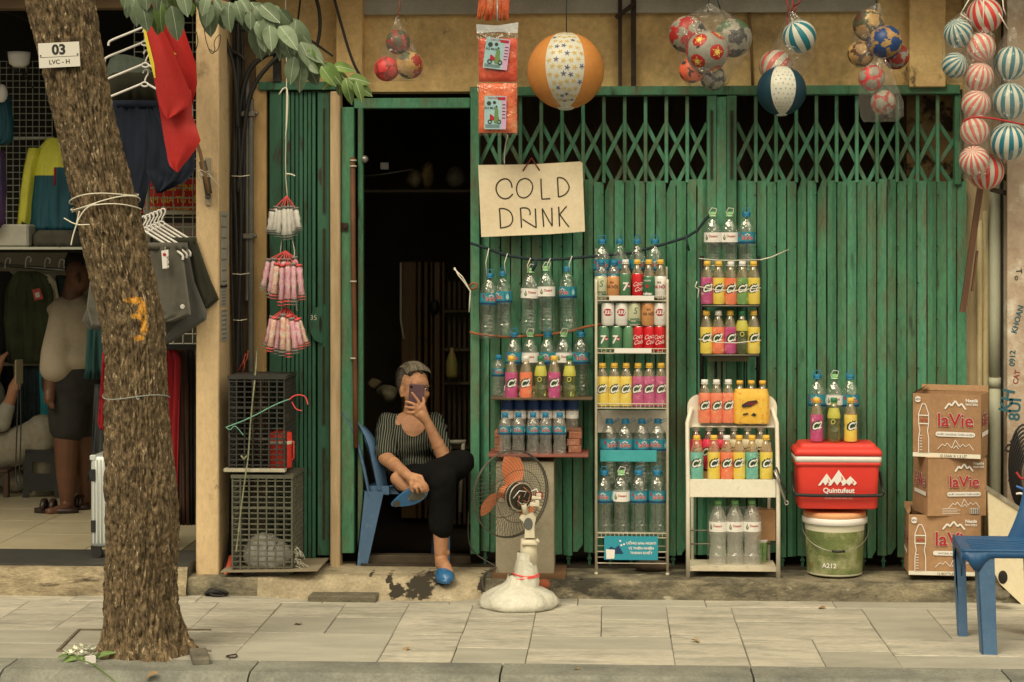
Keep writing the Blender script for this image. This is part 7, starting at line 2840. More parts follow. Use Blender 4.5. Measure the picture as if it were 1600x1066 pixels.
for pts in (((1108,-5),(1106,20)),((1119,-5),(1126,16))):
 mb.tube([P(a,b,Yb) for a,b in pts],S(1.1),5)
one('bag_string',mb,rope_dark,'dark strings carrying the bag of footballs','string')
# bag of dark toy balls near the doorway, hung before the yellow wall
toy_dark=[mat('dark red toy',A(112,40,30),A(150,50,40),rough=.5,scale=12),mat('toy green',A(54,70,42),A(80,60,40),rough=.5,scale=14),mat('toy ochre',A(176,134,70),A(120,84,46),rough=.5,scale=14),mat('toy brown',A(84,54,34),A(60,42,28),rough=.5,scale=14),mat('toy blue',A(40,66,96),A(30,50,80),rough=.4,scale=14),mat('toy neon red',A(196,60,54),A(160,46,40),rough=.5,scale=14)]
def toy_ball(label,cx,cy,rx,ms,Y,group,seed):
 rr=random.Random(seed)
 q=Matrix.Rotation(rr.uniform(0,6),3,'X')@Matrix.Rotation(rr.uniform(0,6),3,'Z')
 return football(label,cx,cy,rx*1.14,ms,False,Y,seed,group,.90)
grp='toy balls in the bag by the doorway'
toy_ball('dark red ball at the top of the small bag over the doorway',622,66,17,[toy_dark[0],toy_dark[1]],Yb+.02,grp,31)
toy_ball('red ball low in the small bag over the doorway',604,108,17,[toy_dark[0],toy_dark[5]],Yb-.01,grp,32)
toy_ball('yellow and green ball low in the small bag over the doorway',640,102,19,[toy_dark[2],toy_dark[1],toy_dark[2],toy_dark[0]],Yb,grp,33)
film_bag('small clear bag of dark toy balls hung over the doorway',[(28,620,626),(44,611,634),(70,600,648),(96,589,660),(116,587,661),(126,596,650)],Yb,.075)
mb=MB()
mb.tube([P(624,-5,Yb),P(625,10,Yb-.005),P(622,20,Yb),P(623,30,Yb)],S(1.4),6)
one('bag_string',mb,mat('rust twine',A(110,60,40)),'rust coloured twine holding the small bag over the doorway','twine')
# bags of dark balls before the pier
grp='toy balls hung before the wall pier'
toy_ball('large olive and brown ball at the top of the dark bag',1358,40,22,[toy_dark[1],toy_dark[3],toy_dark[2]],Yb+.03,grp,41)
toy_ball('brown ball low in the dark bag',1345,84,18,[toy_dark[3],toy_dark[2]],Yb+.03,grp,42)
toy_ball('ochre ball with blue round spots before the dark bag',1383,66,23,[toy_dark[2],toy_dark[4]],Yb-.02,grp,43)
toy_ball('dark red and white ball behind the blue spotted one',1400,88,18,[wv,toy_dark[0]],Yb+.04,grp,44)
film_bag('dark netted bag of olive and brown balls',[(8,1366,1372),(18,1342,1382),(44,1335,1386),(74,1328,1388),(98,1329,1380),(106,1338,1362)],Yb+.03,.085)
toy_ball('red and white ball in the lower crumpled bag',1362,122,18,[toy_dark[5],wv],Yb,grp,45)
toy_ball('dark red and ochre ball at the bottom of the crumpled bag',1380,160,17,[toy_dark[0],wv,toy_dark[2]],Yb,grp,46)
film_bag('crumpled clear bag of two red balls under the dark bag',[(92,1368,1382),(104,1350,1392),(130,1342,1400),(160,1341,1412),(182,1344,1412),(190,1348,1400)],Yb,.075,folds=.012)
mb=MB()
mb.tube([P(1369,-5,Yb),P(1369,10,Yb)],S(.9),5)
one('bag_string',mb,rope_dark,'dark string holding the netted bag before the wall pier','string')
# ------------------------------------------------------------------ street tree
tree=thing('street_tree','leaning street tree with rough brown bark and a numbered plate','tree',PZ(228,1040,0))
YTr=-1.72
axis_px=[(232,1052,84),(231,1040,80),(228,1020,70),(224,990,62),(221,950,59),(220,900,58),(222,850,58),(222,790,57),(219,740,54),(215,680,51),(213,620,48.5),(211,560,47.5),(207,500,50),(195,450,50),(181,390,50),(168,330,50),(153,270,50),(139,210,50),(125,150,51),(113,90,52),(102,40,53),(94,0,54),(86,-40,54),(70,-110,52),(40,-220,48),(10,-340,44)]
pts=[(P(a,b,YTr),S(r_,YTr)) for a,b,r_ in axis_px]
# resample finely
fine=[]
for i in range(len(pts)-1):
 n=max(2,int((pts[i+1][0]-pts[i][0]).length/(.0062 if pts[i][0].z<3.1 else .03)))
 for j in range(n):
  t=j/n
  fine.append((pts[i][0].lerp(pts[i+1][0],t),pts[i][1]*(1-t)+pts[i+1][1]*t))
nn=230
vv=[]
for i,(c,r_) in enumerate(fine):
 z=c.z
 for j in range(nn):
  a=2*math.pi*j/nn
  ca,sa=math.cos(a),math.sin(a)
  p=Vector((ca*3.2,sa*3.2,z*1.5))
  d=.10*mnoise.noise(p)+.05*mnoise.noise(Vector((ca*5,sa*5,z*3.5)))
  # bark: plates parted by deep cracks drawn out along the trunk, smaller flakes upon them
  wz=.5*mnoise.noise(Vector((ca*3,sa*3,z*4)))
  p1=min(1.0,abs(mnoise.noise(Vector((ca*10,sa*10,z*8+wz))))*5.0)
  p2=min(1.0,abs(mnoise.noise(Vector((ca*23,sa*23,z*19+wz))))*4.0)
  d+=.125*p1+.06*p2-.12+.045*mnoise.noise(Vector((ca*45,sa*45,z*34)))
  if z<.25:
   d+=.42*(1-max(0,z)/.25)**2*max(0,math.sin(a*5+1.2+math.sin(a*2)))*.6
  rr=r_*(.93+d)
  vv.append((c.x+rr*ca,c.y+rr*sa,c.z-.002))
K=len(fine)
mb=MB()
mb.add(vv,[(i*nn+j,i*nn+(j+1)%nn,(i+1)*nn+(j+1)%nn,(i+1)*nn+j) for i in range(K-1) for j in range(nn)],0,True)
def on_trunk(px,py,rx,rz):
 q=P(px,py,YTr-.32)-abs_loc(tree)
 return (q.x,q.y,q.z,rx,.35,rz)
bark=mat('bark',A(134,108,70),A(70,55,33),rough=.95,scale=60,amt=1.3,stretch=(1.2,1.2,.5),grain=.25,gscale=190,wear=A(62,50,30),wscale=30,wthr=.57,wsoft=.08,wstretch=(1.2,1.2,.45),bump=.9,bscale=120,bstretch=(1.3,1.3,.6),wear2=(A(186,158,112),48,.645,.05,(1.2,1.2,.5)),spots=[on_trunk(190,472,.045,.018),on_trunk(201,486,.022,.042),on_trunk(196,497,.03,.014),on_trunk(204,512,.02,.045),on_trunk(198,532,.026,.014)],spotcol=A(192,132,46),spotk=.95,spotsc=75)
# painted ochre mark as worn paint caught on the bark
nt=bark.node_tree
trunk=mb.build('trunk',bark,tree)
def trunk_at(py):
 for (a,b,r0),(a2,b2,r1) in zip(axis_px,axis_px[1:]):
  lo,hi=min(b,b2),max(b,b2)
  if lo<=py<=hi:
   t=(py-b)/(b2-b)
   return a+(a2-a)*t,r0+(r1-r0)*t
   # number plate
mb=MB()
pc=P(92.5,86,YTr-S(52,YTr)-.012)
M4=Matrix.Translation(pc)@Matrix.Rotation(R(-3),4,'Y')@Matrix.Rotation(R(4),4,'Z')
w,h=S(33,-2),S(20,-2)
mb.box(-w,w,-.0015,.0015,-h,h,ch=.0006)
mb.add([(-w*.95,-.0018,-h*.17),(w*.95,-.0018,-h*.17),(w*.95,-.0018,-h*.13),(-w*.95,-.0018,-h*.13)],[(0,1,2,3)],1)
mb.text('03',(0,-.0022,h*.06),h*1.12,m=1,offset=.04)
mb.text('LVC - H',(0,-.0022,-h*.72),h*.50,m=1,offset=.015)
for sx_ in (-.9,.9):
 mb.lathe([(.0032,0),(.0032,.002)],10,1,o=(w*sx_,-.0018,0),M=Matrix.Rotation(R(90),3,'X'))
mb.v=[tuple(M4@Vector(v)) for v in mb.v]
one('number_plate',mb,[mat('enamel plate',A(196,182,150),rough=.35),mat('plate ink',A(40,38,32))],'white number plate reading 03 fixed to the tree trunk','plate',loc=pc)
# ties round the trunk
def tie(pys,r_,label,m,name='trunk_tie',extra=None):
 mb=MB()
 for py0,slope,ph in pys:
  cx,rr=trunk_at(py0)
  c=P(cx,py0,YTr)
  q=S(rr,YTr)*1.07
  mb.tube([(c.x+q*math.cos(a),c.y+q*math.sin(a),c.z+slope*math.cos(a)-.012*math.sin(a*2+ph)) for a in [2*math.pi*k/40 for k in range(40)]],r_,6,closed=True)
 for e in extra or []:
  mb.tube(curve_pts([P(a,b,YTr-.2) for a,b in e],2),r_,6)
 one(name,mb,m,label,'tie',loc=P(trunk_at(pys[0][0])[0],pys[0][0],YTr))
tie([(318,.022,0),(325,.006,1.0),(308,.018,2)],.0028,'pale plastic strip tied round the trunk with loose ends',rope_white,extra=[[(150,318),(136,324),(126,336),(119,352),(113,372),(111,383)],[(100,341),(119,352),(140,351)],[(124,330),(119,352)]])
tie([(618,-.004,0)],.0026,'thin grey wire tied round the lower part of the trunk',mat('grey wire',A(130,126,104),rough=.5),'trunk_wire',extra=[[(212,618),(215,626),(218,622)]])
# leafy branch over the pillar
leaf_m=[mat('grey green leaf',A(118,124,88),A(86,98,62),rough=.5,scale=14,vary=.2,spec=.4),mat('fresh leaf',A(112,126,58),A(82,104,46),rough=.45,scale=14,vary=.2,spec=.4)]
YL=-1.0
br=part_root('branch',tree,P(300,-20,YL))
mb=MB()
stem_px=[(90,-60,-1.6),(200,-40,-1.3),(280,-14,YL),(340,4,YL),(400,22,YL),(440,44,YL),(472,66,YL),(500,92,YL),(525,112,YL),(545,130,YL)]
stem=curve_pts([P(a,b,c) for a,b,c in stem_px],2)
mb.tube(stem,[.02*(1-i/len(stem))+.003 for i in range(len(stem))],8)
mb.build('stem',mat('twig',A(110,96,60),rough=.8),br)
def leaf_shape(L,W,bend,fold):
 vv,ff=[],[]
 n=7
 for i in range(n+1):
  t=i/n
  w=W*(math.sin(math.pi*min(1,t**.8*.96+.02))**.75)*(1 if t<.99 else .05)
  z=-bend*t*t*L
  vv+=[(-w,t*L,z+fold*w),(-w*.5,t*L,z+fold*w*.4),(0,t*L,z),(w*.5,t*L,z+fold*w*.4),(w,t*L,z+fold*w)]
 for i in range(n):
  for k in range(4):
   q=i*5+k
   ff.append((q,q+1,q+6,q+5))
   # midrib
 b=len(vv)
 for i in range(n+1):
  t=i/n
  vv+=[(-.0012,t*L,-bend*t*t*L+.0016),(.0012,t*L,-bend*t*t*L+.0016)]
 rib=[(b+2*i,b+2*i+1,b+2*i+3,b+2*i+2) for i in range(n)]
 return vv,ff,rib
leaf_mesh=[]
for (L,W,bd,fo,mi) in ((.15,.043,.30,.25,0),(.17,.046,.5,.15,0),(.13,.040,.2,.35,0),(.13,.033,.6,.3,1),(.11,.030,.4,.2,1)):
 vv,ff,rib=leaf_shape(L,W,bd,fo)
 me=bpy.data.meshes.new('leaf')
 me.from_pydata(vv,[],ff+rib)
 me.materials.append(leaf_m[mi])
 me.materials.append(mat('leaf rib',A(176,176,136),rough=.5))
 for i,p in enumerate(me.polygons):
  p.use_smooth=True
  p.material_index=1 if i>=len(ff) else 0
 leaf_mesh.append(me)
def leaf_at(p,d,nrm,me,parent,sc_=1.0):
 o=bpy.data.objects.new('leaf',me)
 link(o,parent)
 y=Vector(d).normalized()
 z=(Vector(nrm)-y*y.dot(Vector(nrm))).normalized()
 x=y.cross(z)
 M=Matrix((x,y,z)).transposed().to_4x4()
 o.matrix_local=Matrix.Translation(Vector(p)-abs_loc(parent))@M@Matrix.Scale(sc_,4)
 return o
lf=random.Random(11)
spots=[]
for px in range(205,335,17):
 for k in range(3):
  spots.append((px+lf.uniform(-8,8),-20+13*k+lf.uniform(-5,5)+max(0,px-300)*.1,0))
for (a,b) in ((340,0),(352,10),(372,2),(384,14),(396,4),(402,20),(412,8),(425,26),(404,34),(432,40),(440,14),(418,44),(447,48),(455,34),(462,58),(452,62),(474,66),(480,80),(490,76),(470,84),(498,92),(506,104),(488,100)):
 spots.append((a,b,0))
spots+=[(a+lf.uniform(-12,12),b+lf.uniform(-10,8),0) for a,b,m in spots if a>330 for _ in range(2)]
for (a,b,m) in spots:
 fresh=a>488 or (a<360 and lf.random()<.35)
 me=leaf_mesh[lf.choice((0,1,2))] if not fresh else leaf_mesh[lf.choice((3,3,4)) if a>488 else 3]
 a-=4
 if a<335:
  d=Vector((lf.uniform(-.25,.35),lf.uniform(-.4,.1),-1))
 else :
  sd=lf.choice((-1,1,1))
  d=Vector((.25+sd*lf.uniform(-.1,.55),lf.uniform(-.35,.15),-1+lf.uniform(-.05,.6)*(1 if sd>0 else .2)))
 nrm=Vector((lf.uniform(-.35,.35),-1,lf.uniform(.0,.7)))
 leaf_at(P(a,b,YL+lf.uniform(-.1,.06)),d,nrm,me,br,lf.choice((.45,.6,.75,.85,1.0))*lf.uniform(.9,1.1))
for (a,b,dx,dz) in ((528,112,.5,-.9),(534,118,-.2,-1),(540,122,.25,-1),(546,126,.7,-.8),(551,130,1.0,-.5),(530,118,-.8,-.5),(545,122,.9,-.1),(556,128,.45,-1),(520,104,.9,.0),(526,108,-.5,-.8)):
 leaf_at(P(a,b,YL+lf.uniform(-.05,.03)),Vector((dx,lf.uniform(-.3,.1),dz)),Vector((lf.uniform(-.4,.4),-1,.3)),leaf_mesh[lf.choice((3,4))],br,lf.uniform(.7,.95))
 # flowers and litter at the foot of the tree
fw=thing('dropped_flowers','wilting white flowers with green leaves lying at the tree foot by the kerb','flowers',PZ(133,1026,.0))
pet=mat('white petal',A(206,200,160),A(186,180,130),rough=.6,scale=20)
mb=MB()
base=PZ(133,1030,0)
for k in range(16):
 c=base+Vector((lf.uniform(-.07,.08),lf.uniform(-.05,.05),lf.uniform(.01,.05)))
 for j in range(6):
  a=lf.uniform(0,6.28)
  d=Vector((math.cos(a),math.sin(a)*.6,lf.uniform(.1,.9)))*.022
  s_=Vector((-math.sin(a),math.cos(a),0))*.008
  mb.add([c,c+d*.6+s_,c+d*1.2,c+d*.6-s_],[(0,1,2,3)])
mb.build('petal',pet,fw)
for k in range(6):
 leaf_at(base+Vector((lf.uniform(-.05,.07),lf.uniform(-.06,.03),.012)),Vector((lf.uniform(-1,1),lf.uniform(-.6,.2),lf.uniform(-.05,.5))),(0,-.5,1),leaf_mesh[3],fw,.5)
mb=MB()
mb.tube(curve_pts([PZ(148,1040,.008),PZ(165,1052,.012),PZ(180,1066,-.0)],2),.003,6)
mb.tube(curve_pts([PZ(120,1030,.02),PZ(135,1034,.03),PZ(150,1040,.01)],2),.003,6)
mb.build('stem',leaf_m[1],fw)
mb=MB()
mb.box(-.02,.02,-.012,.012,0,.028,M=Matrix.Translation(PZ(141,1036,.003))@Matrix.Rotation(.5,4,'Z'))
mb.build('paper_wrap',white_plastic,fw)
mb=MB()
c=PZ(312,1032,0)
mb.box(-.035,.035,-.11,.11,0.001,.03,M=Matrix.Translation(c)@Matrix.Rotation(R(16),4,'Z'),ch=.004)
one('stone_offcut',mb,grey_concrete,'grey stone offcut wedged beside the tree foot','stone',loc=c)
mb=MB()
cc=PZ(362,1026,.004)
mb.tube([cc+Vector((.022*math.cos(t),.022*math.sin(t)*1.3,0.002+.002*math.sin(t*2))) for t in [k*.63 for k in range(10)]],.003,5,closed=True)
one('wire_loop',mb,rusty,'rusty wire loop lying in a paving joint beside the tree','wire',loc=cc)
dry=mat('dry leaf',A(150,118,70),A(110,84,50),rough=.8,scale=20)
for k_,(px,py,d_) in enumerate(((905,1046,'near the kerb below the fan'),(247,1052,'on the kerb under the tree'),(470,975,'between tree and drain cover'),(1080,1000,'in the middle of the paving below the rack'),(1290,950,'by the step below the cool box'),(640,1012,'below the seated person near the kerb'))):
 vv_,ff_,rib_=leaf_shape(.05,.016,.5,.4)
 me_=bpy.data.meshes.new('dry_leaf')
 me_.from_pydata(vv_,[],ff_)
 me_.materials.append(dry)
 o=bpy.data.objects.new('dry_leaf',me_)
 COL.objects.link(o)
 o.location=PZ(px,py,.006)
 o.rotation_euler=(lf.uniform(-.2,.2),lf.uniform(-.2,.2),lf.uniform(0,6))
 tag(o,'small dry brown leaf lying '+d_,'leaf','dry leaves on the pavement')
 # manhole frame edge seen beside the tree
mb=MB()
a,b,c,d=PZ(90,1018,.001),PZ(123,985,.001),PZ(330,985,.001),PZ(330,1018,.001)
for p,q in ((a,b),(b,c),(a,d)):
 mb.bar(p,q,.012,.012)
one('sunk_cover',mb,mat('joint dirt',A(70,60,42)),'dark sunk frame of a square cover in the paving behind the tree','cover frame',loc=b)
# ------------------------------------------------------------------ flag on its pole
Yfl=-.62
fg=thing('flag','red flag with a sliver of yellow star drooping from a slanting pole on the pillar','flag',P(326,300,-.36))
flag_m=mat('red flag cloth',A(180,42,33),A(160,34,27),rough=.55,scale=4,bump=.1)
def cloth(mb,rows_,n=14,m=0,folds=.01,nf=3,seed=0):
 ph_=seed*1.3
 vv=[]
 for i,(py,xl,xr,Yl,Yr2) in enumerate(rows_):
  for j in range(n+1):
   t=j/n
   p=P(xl+(xr-xl)*t,py,Yl+(Yr2-Yl)*t)
   vv.append(p+Vector((0,folds*math.sin(nf*6.28*t+ph_+.25*i),0)))
 k=len(rows_)
 w_=n+1
 ff=[(i*w_+j,(i+1)*w_+j,(i+1)*w_+j+1,i*w_+j+1) for i in range(k-1) for j in range(n)]
 mb.add(vv,ff,m,True)
 mb.add([(a,b+.002,c) for a,b,c in vv],[tuple(reversed(f)) for f in ff],m,True)
mb=MB()
cloth(mb,[(-30,212,268,Yfl+.05,Yfl+.02),(0,217,275,Yfl+.05,Yfl),(25,222,281,Yfl+.05,Yfl-.02),(60,228,292,Yfl+.06,Yfl-.03),(100,236,306,Yfl+.06,Yfl-.03),(130,242,308,Yfl+.06,Yfl-.02),(150,250,304,Yfl+.05,Yfl),(170,262,300,Yfl+.05,Yfl+.02)],folds=.012,nf=1.3)
mb.build('fly',flag_m,fg)
mb=MB()
cloth(mb,[(-30,213,228,Yfl-.05,Yfl-.06),(20,220,244,Yfl-.05,Yfl-.07),(60,227,262,Yfl-.05,Yfl-.08),(100,236,280,Yfl-.05,Yfl-.08),(130,242,292,Yfl-.05,Yfl-.08),(150,246,300,Yfl-.05,Yfl-.08),(165,250,296,Yfl-.05,Yfl-.07),(178,256,278,Yfl-.05,Yfl-.06),(186,262,264,Yfl-.05,Yfl-.05)],folds=.006,nf=1.2,seed=2)
mb.build('fly',flag_m,fg)
mb=MB()
cloth(mb,[(140,244,299,Yfl-.01,Yfl+.01),(180,251,300,Yfl-.01,Yfl-.01),(200,254,307,Yfl-.01,Yfl-.03),(220,257,313,Yfl-.01,Yfl-.04),(235,260,304,Yfl-.01,Yfl-.03),(250,262,293,Yfl-.01,Yfl-.02),(259,265,285,Yfl-.01,Yfl-.01),(269,275,278,Yfl-.01,Yfl-.01)],folds=.008,nf=1.2,seed=4)
mb.build('fly',flag_m,fg)
mb=MB()
cloth(mb,[(20,220,222,Yfl-.06,Yfl-.06),(60,226,231,Yfl-.062,Yfl-.062),(100,235,241,Yfl-.062,Yfl-.062),(122,241,243,Yfl-.06,Yfl-.06)],3,0,0)
mb.add([P(270,80,Yfl-.045),P(276,85,Yfl-.045),P(270,86,Yfl-.045)],[(0,1,2)],0)
mb.build('star',mat('flag yellow',A(222,180,50),rough=.6),fg)
mb=MB()
mb.tube([P(230,-30,-.62),P(280,130,-.52),P(313,240,-.40),P(321,275,-.38),P(326,303,-.36)],.009,10)
mb.build('pole',mat('bamboo pole',A(150,112,68),A(120,88,52),rough=.6,scale=6),fg)
hd=thing('pole_holder','grey steel tube holder screwed to the pillar for the flag pole','holder',P(323,300,-.33))
mb=MB()
mb.tube([P(316,252,-.37),P(321,272,-.365),P(326,303,-.35)],.018,14)
mb.ball(P(325,307,-.345),.016,n=10)
mb.build('socket',mat('weathered steel',A(96,88,70),A(76,70,56),rough=.55,metal=.3,scale=12),hd)
mb=MB()
mb.box(X(320,-.33),X(328.5,-.33),-.322,-.312,Z(320,-.33),Z(245,-.33),ch=.002)
mb.build('plate',mat('weathered steel pale',A(140,124,92),rough=.6),hd)
mb=MB()
for k in range(4):
 mb.tube([P(321,269+k*2,-.362)+Vector((.022*math.cos(t),-.022*math.sin(t),.004*math.cos(t+k))) for t in [i*.6 for i in range(11)]],.0022,5,closed=True)
mb.tube(curve_pts([P(322,270,-.39),P(312,264,-.4),P(309,272,-.4),P(315,284,-.39)],2),.002,5)
mb.tube([P(326,272,-.385),P(335,282,-.37),P(346,294,-.35)],.0024,5)
mb.build('tie',rope_white,hd)
# loops of thin wire on the pillar top
mb=MB()
mb.tube(curve_pts([P(318,40,-.34),P(322,66,-.35),P(330,86,-.35),P(337,80,-.35),P(333,66,-.35),P(345,50,-.34),P(344,70,-.35),P(336,84,-.35),P(326,76,-.35)],2),.0022,5)
mb.tube(curve_pts([P(307,50,-.33),P(310,66,-.335),P(306,78,-.33)],2),.0022,5)
one('thin_wire',mb,black_plastic,'thin black wire loops hanging at the top of the pillar','wire')
def dense(rows_,k=4):
 out=[]
 for a,b in zip(rows_,rows_[1:]):
  for i in range(k):
   out.append(tuple(u+(v-u)*i/k for u,v in zip(a,b)))
 return out+[rows_[-1]]
dense_=dense
# ------------------------------------------------------------------ clothes shop
# grid panels
grid_m=mat('panel wire',A(168,160,130),rough=.45)
def wire_grid(label,px0,px1,py0,py1,Y,pitch=10.2,w_=.0022):
 mb=MB()
 k=px0
 while k<=px1:
  mb.tube([P(k,py0,Y),P(k,py1,Y)],w_,4,caps=False)
  k+=pitch
 k=py0
 while k<=py1:
  mb.tube([P(px0,k,Y+.003),P(px1,k,Y+.003)],w_,4,caps=False)
  k+=pitch
 return one('wire_grid',mb,grid_m,label,'wire panel',loc=P(px0,py1,Y))
wire_grid('white wire display panel on the shop wall behind the yellow jacket',0,82,96,360,.75)
wire_grid('white wire display panel by the pillar carrying the shorts',210,306,-10,700,.10,15.2,.003)
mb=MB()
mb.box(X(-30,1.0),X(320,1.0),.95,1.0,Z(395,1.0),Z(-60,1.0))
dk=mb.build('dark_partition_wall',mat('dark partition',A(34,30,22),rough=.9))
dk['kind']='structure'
mb=MB()
mb.tube([P(0,216,.74),P(84,216,.74)],.009,8)
one('hang_rail',mb,grid_m,'pale horizontal rail across the wire panel above the yellow jacket','rail')
mb=MB()
mb.tube([P(225,332,.05),P(306,332,.05)],.012,8)
mb.tube([P(231,278,.06),P(231,382,.06)],.012,8)
one('garment_rail',mb,mat('grey rail',A(150,140,112),rough=.4),'grey square rail below the red banner with the white hangers','rail')
# shelf with bags over the rear racks
mb=MB()
mb.box(X(-40,.55),X(190,.55),.5,.95,Z(390,.55),Z(386,.55))
one('bag_shelf',mb,mat('grey shelf',A(150,142,112),rough=.6),'grey shelf board over the jackets, carrying a cloth bin','shelf',loc=P(60,388,.55))
mb=MB()
mb.box(X(-30,.5),X(44,.5),.5,.8,Z(386,.5),Z(350,.5),ch=.01)
one('cloth_bin',mb,mat('pale cloth bin',A(150,140,112),A(132,122,96),rough=.9,scale=6),'pale grey cloth bin on the shelf under the yellow jacket','bin',loc=P(5,386,.6))
mb=MB()
mb.sheet([(360,60,120),(368,50,134),(378,48,138),(386,50,138)],.6,.1,12,folds=.01)
one('folded_bag',mb,mat('dark bag cloth',A(60,54,38),A(46,42,30),rough=.8,scale=8),'dark folded bag lying on the shelf beside the cloth bin','bag',loc=P(90,386,.6))
# rear wall panel and lit lamp
mb=MB()
c=P(121,397,2.2)
mb.box(c.x-.055,c.x+.045,c.y-.01,c.y+.03,c.z-.028,c.z+.028,ch=.005)
o=one('wall_lamp',mb,glow_mat('lamp glow',(1,.9,.66),3.0),'small lit lamp on the rear wall of the clothes shop','lamp',loc=c)
# rear clothes rail
mb=MB()
mb.tube([P(-20,412,2.700),P(130,425,2.700)],.012,8)
mb.tube([P(-20,560,2.720),P(140,566,2.720)],.012,8)
one('clothes_rail',mb,mat('chrome rail',A(130,122,100),rough=.3,metal=.7),'two chrome rails holding jackets and jeans at the back of the shop','rail',loc=P(50,420,2.700))
def garment(name,label,cat,rows_,Y,amp,m,group=None,folds=.012,nf=4,n=16,seed=0,hanger=None,sleeves=None,extra=None):
 t=thing(name,label,cat,P((rows_[0][1]+rows_[0][2])/2,rows_[0][0],Y),0,group)
 mb=MB()
 mb.sheet(dense(rows_,3),Y,amp*.6,n+6,folds=folds*1.4,nf=nf*.8,seed=seed)
 mb.build('cloth',m,t)
 for k,sv in enumerate(sleeves or []):
  q=MB()
  q.sheet(sv,Y-.01,amp*.8,8,folds=folds*.6,nf=2,seed=seed+k+5)
  q.build('sleeve',m,t)
 if hanger:
  (hx,hy)=hanger
  q=MB()
  q.tube(curve_pts([P(hx,hy+12,Y),P(hx,hy,Y),P(hx+4,hy-6,Y),P(hx+9,hy-2,Y),P(hx+7,hy+4,Y)],2),.0035,6)
  q.build('hanger',white_plastic,t)
 return t
blk=mat('black cloth',A(28,26,21),A(40,37,30),rough=.9,scale=9)
olive=mat('olive cloth',A(76,78,48),A(58,60,36),rough=.85,scale=8)
cream_c=mat('cream cloth',A(196,176,136),A(176,156,116),rough=.9,scale=9)
dkgrn=mat('dark green cloth',A(44,54,44),A(34,42,34),rough=.9,scale=9)
tealc=mat('teal cloth',A(92,140,126),A(74,120,108),rough=.85,scale=8)
jean=mat('jean cloth',A(70,80,72),A(54,62,56),rough=.9,scale=20)
yl=mat('lime yellow shell',A(198,186,60),A(182,170,50),rough=.6,scale=6)
tealshell=mat('dark teal shell',A(28,72,74),A(24,62,62),rough=.6,scale=6)
navy=mat('navy cloth',A(22,28,36),A(18,23,30),rough=.9,scale=10)
greyc=mat('grey shorts cloth',A(84,76,58),A(68,62,48),rough=.8,scale=10,bump=.2,bscale=30)
redc=mat('red cloth',A(150,28,32),A(128,22,26),rough=.8,scale=6)
brownc=mat('brown cloth',A(70,46,32),A(56,38,26),rough=.9,scale=6)
garment('jacket','black jacket at the outer end of the rear rail','jacket',[(424,-6,14),(434,-16,24),(460,-22,26),(520,-24,24),(566,-24,24)],2.660,.06,blk,'jackets on the rear rail',hanger=(8,408))
og=garment('jacket','dark olive jacket with a red tag on the rear rail','jacket',[(424,28,58),(432,18,72),(455,8,82),(500,6,86),(540,8,88),(568,10,84)],2.600,.08,olive,'jackets on the rear rail',hanger=(40,406),folds=.02,seed=3)
mb=MB()
mb.add([P(50,453,2.480),P(62,450,2.480),P(68,467,2.480),P(54,470,2.480)],[(0,1,2,3)],0)
mb.add([P(54,458,2.476),P(61,456,2.476),P(63,464,2.476),P(56,466,2.476)],[(0,1,2,3)],1)
mb.build('price_tag',[mat('tag red',A(186,74,60)),white_plastic],og)
garment('jacket','cream jacket with dark zip beside the olive one','jacket',[(428,62,78),(440,62,88),(470,66,94),(520,74,97),(540,78,96)],2.660,.06,cream_c,'jackets on the rear rail',hanger=(70,408),seed=5)
for k,(d,px,m) in enumerate((('dark green jacket next after the cream one',88,dkgrn),('black jacket between two green ones',96,blk),('blackish green jacket nearest the standing person',104,dkgrn))):
 garment('jacket',d+' on the rear rail','jacket',[(430+k,px,px+10),(440,px-2,px+18),(480,px-2,px+22),(530,px,px+24)],2.720+.05*k,.05,m,'jackets on the rear rail',hanger=(px+4,410),seed=k+7)
for k,(d,px,w_,m,y1) in enumerate((('black trousers',0,22,blk,690),('dark grey jeans',24,24,jean,690),('slate grey jeans',44,24,jean,700),('teal dress',62,24,tealc,700))):
 garment('trousers' if k<3 else 'dress',d+' hanging from the lower rear rail','trousers' if k<3 else 'dress',[(572,px+2,px+w_-2),(600,px,px+w_),(650,px-1,px+w_+2),(y1,px-2,px+w_+5)],2.720-.03*k,.05,m,'clothes on the lower rear rail',seed=k+12,folds=.016)
garment('jersey','bright teal jersey hanging behind the standing person','jersey',[(560,66,78),(580,62,84),(620,64,86),(690,70,92)],2.550,.04,mat('bright teal cloth',A(70,168,158),A(58,150,140),rough=.8),seed=19)
# rain jacket on the panel
yj=garment('rain_jacket','lime yellow and dark teal rain jacket hung on the wire panel','jacket',[(216,74,108),(224,66,116),(236,56,120),(262,48,122),(300,46,122),(340,46,122),(360,45,122)],.66,.07,[yl,tealshell],folds=.008,sleeves=[[(232,44,66),(260,38,58),(300,32,52),(340,28,48),(357,26,45)]],seed=23)
for ch in KIDS[yj.name]:
 if ch.name.startswith('cloth'):
  lz=Z(266,.66)-abs_loc(yj).z
  for p in ch.data.polygons:
   if p.center.z<lz+.02*math.sin(p.center.x*20):
    p.material_index=1
mb=MB()
mb.add([P(34,346,.56),P(46,352,.56),P(46,357,.56),P(33,350,.56)],[(0,1,2,3)])
mb.build('cuff_strap',blk,yj)
mb=MB()
mb.tube([P(86,262,.57),P(85,290,.57)],.006,5)
mb.build('zip',redc,yj)
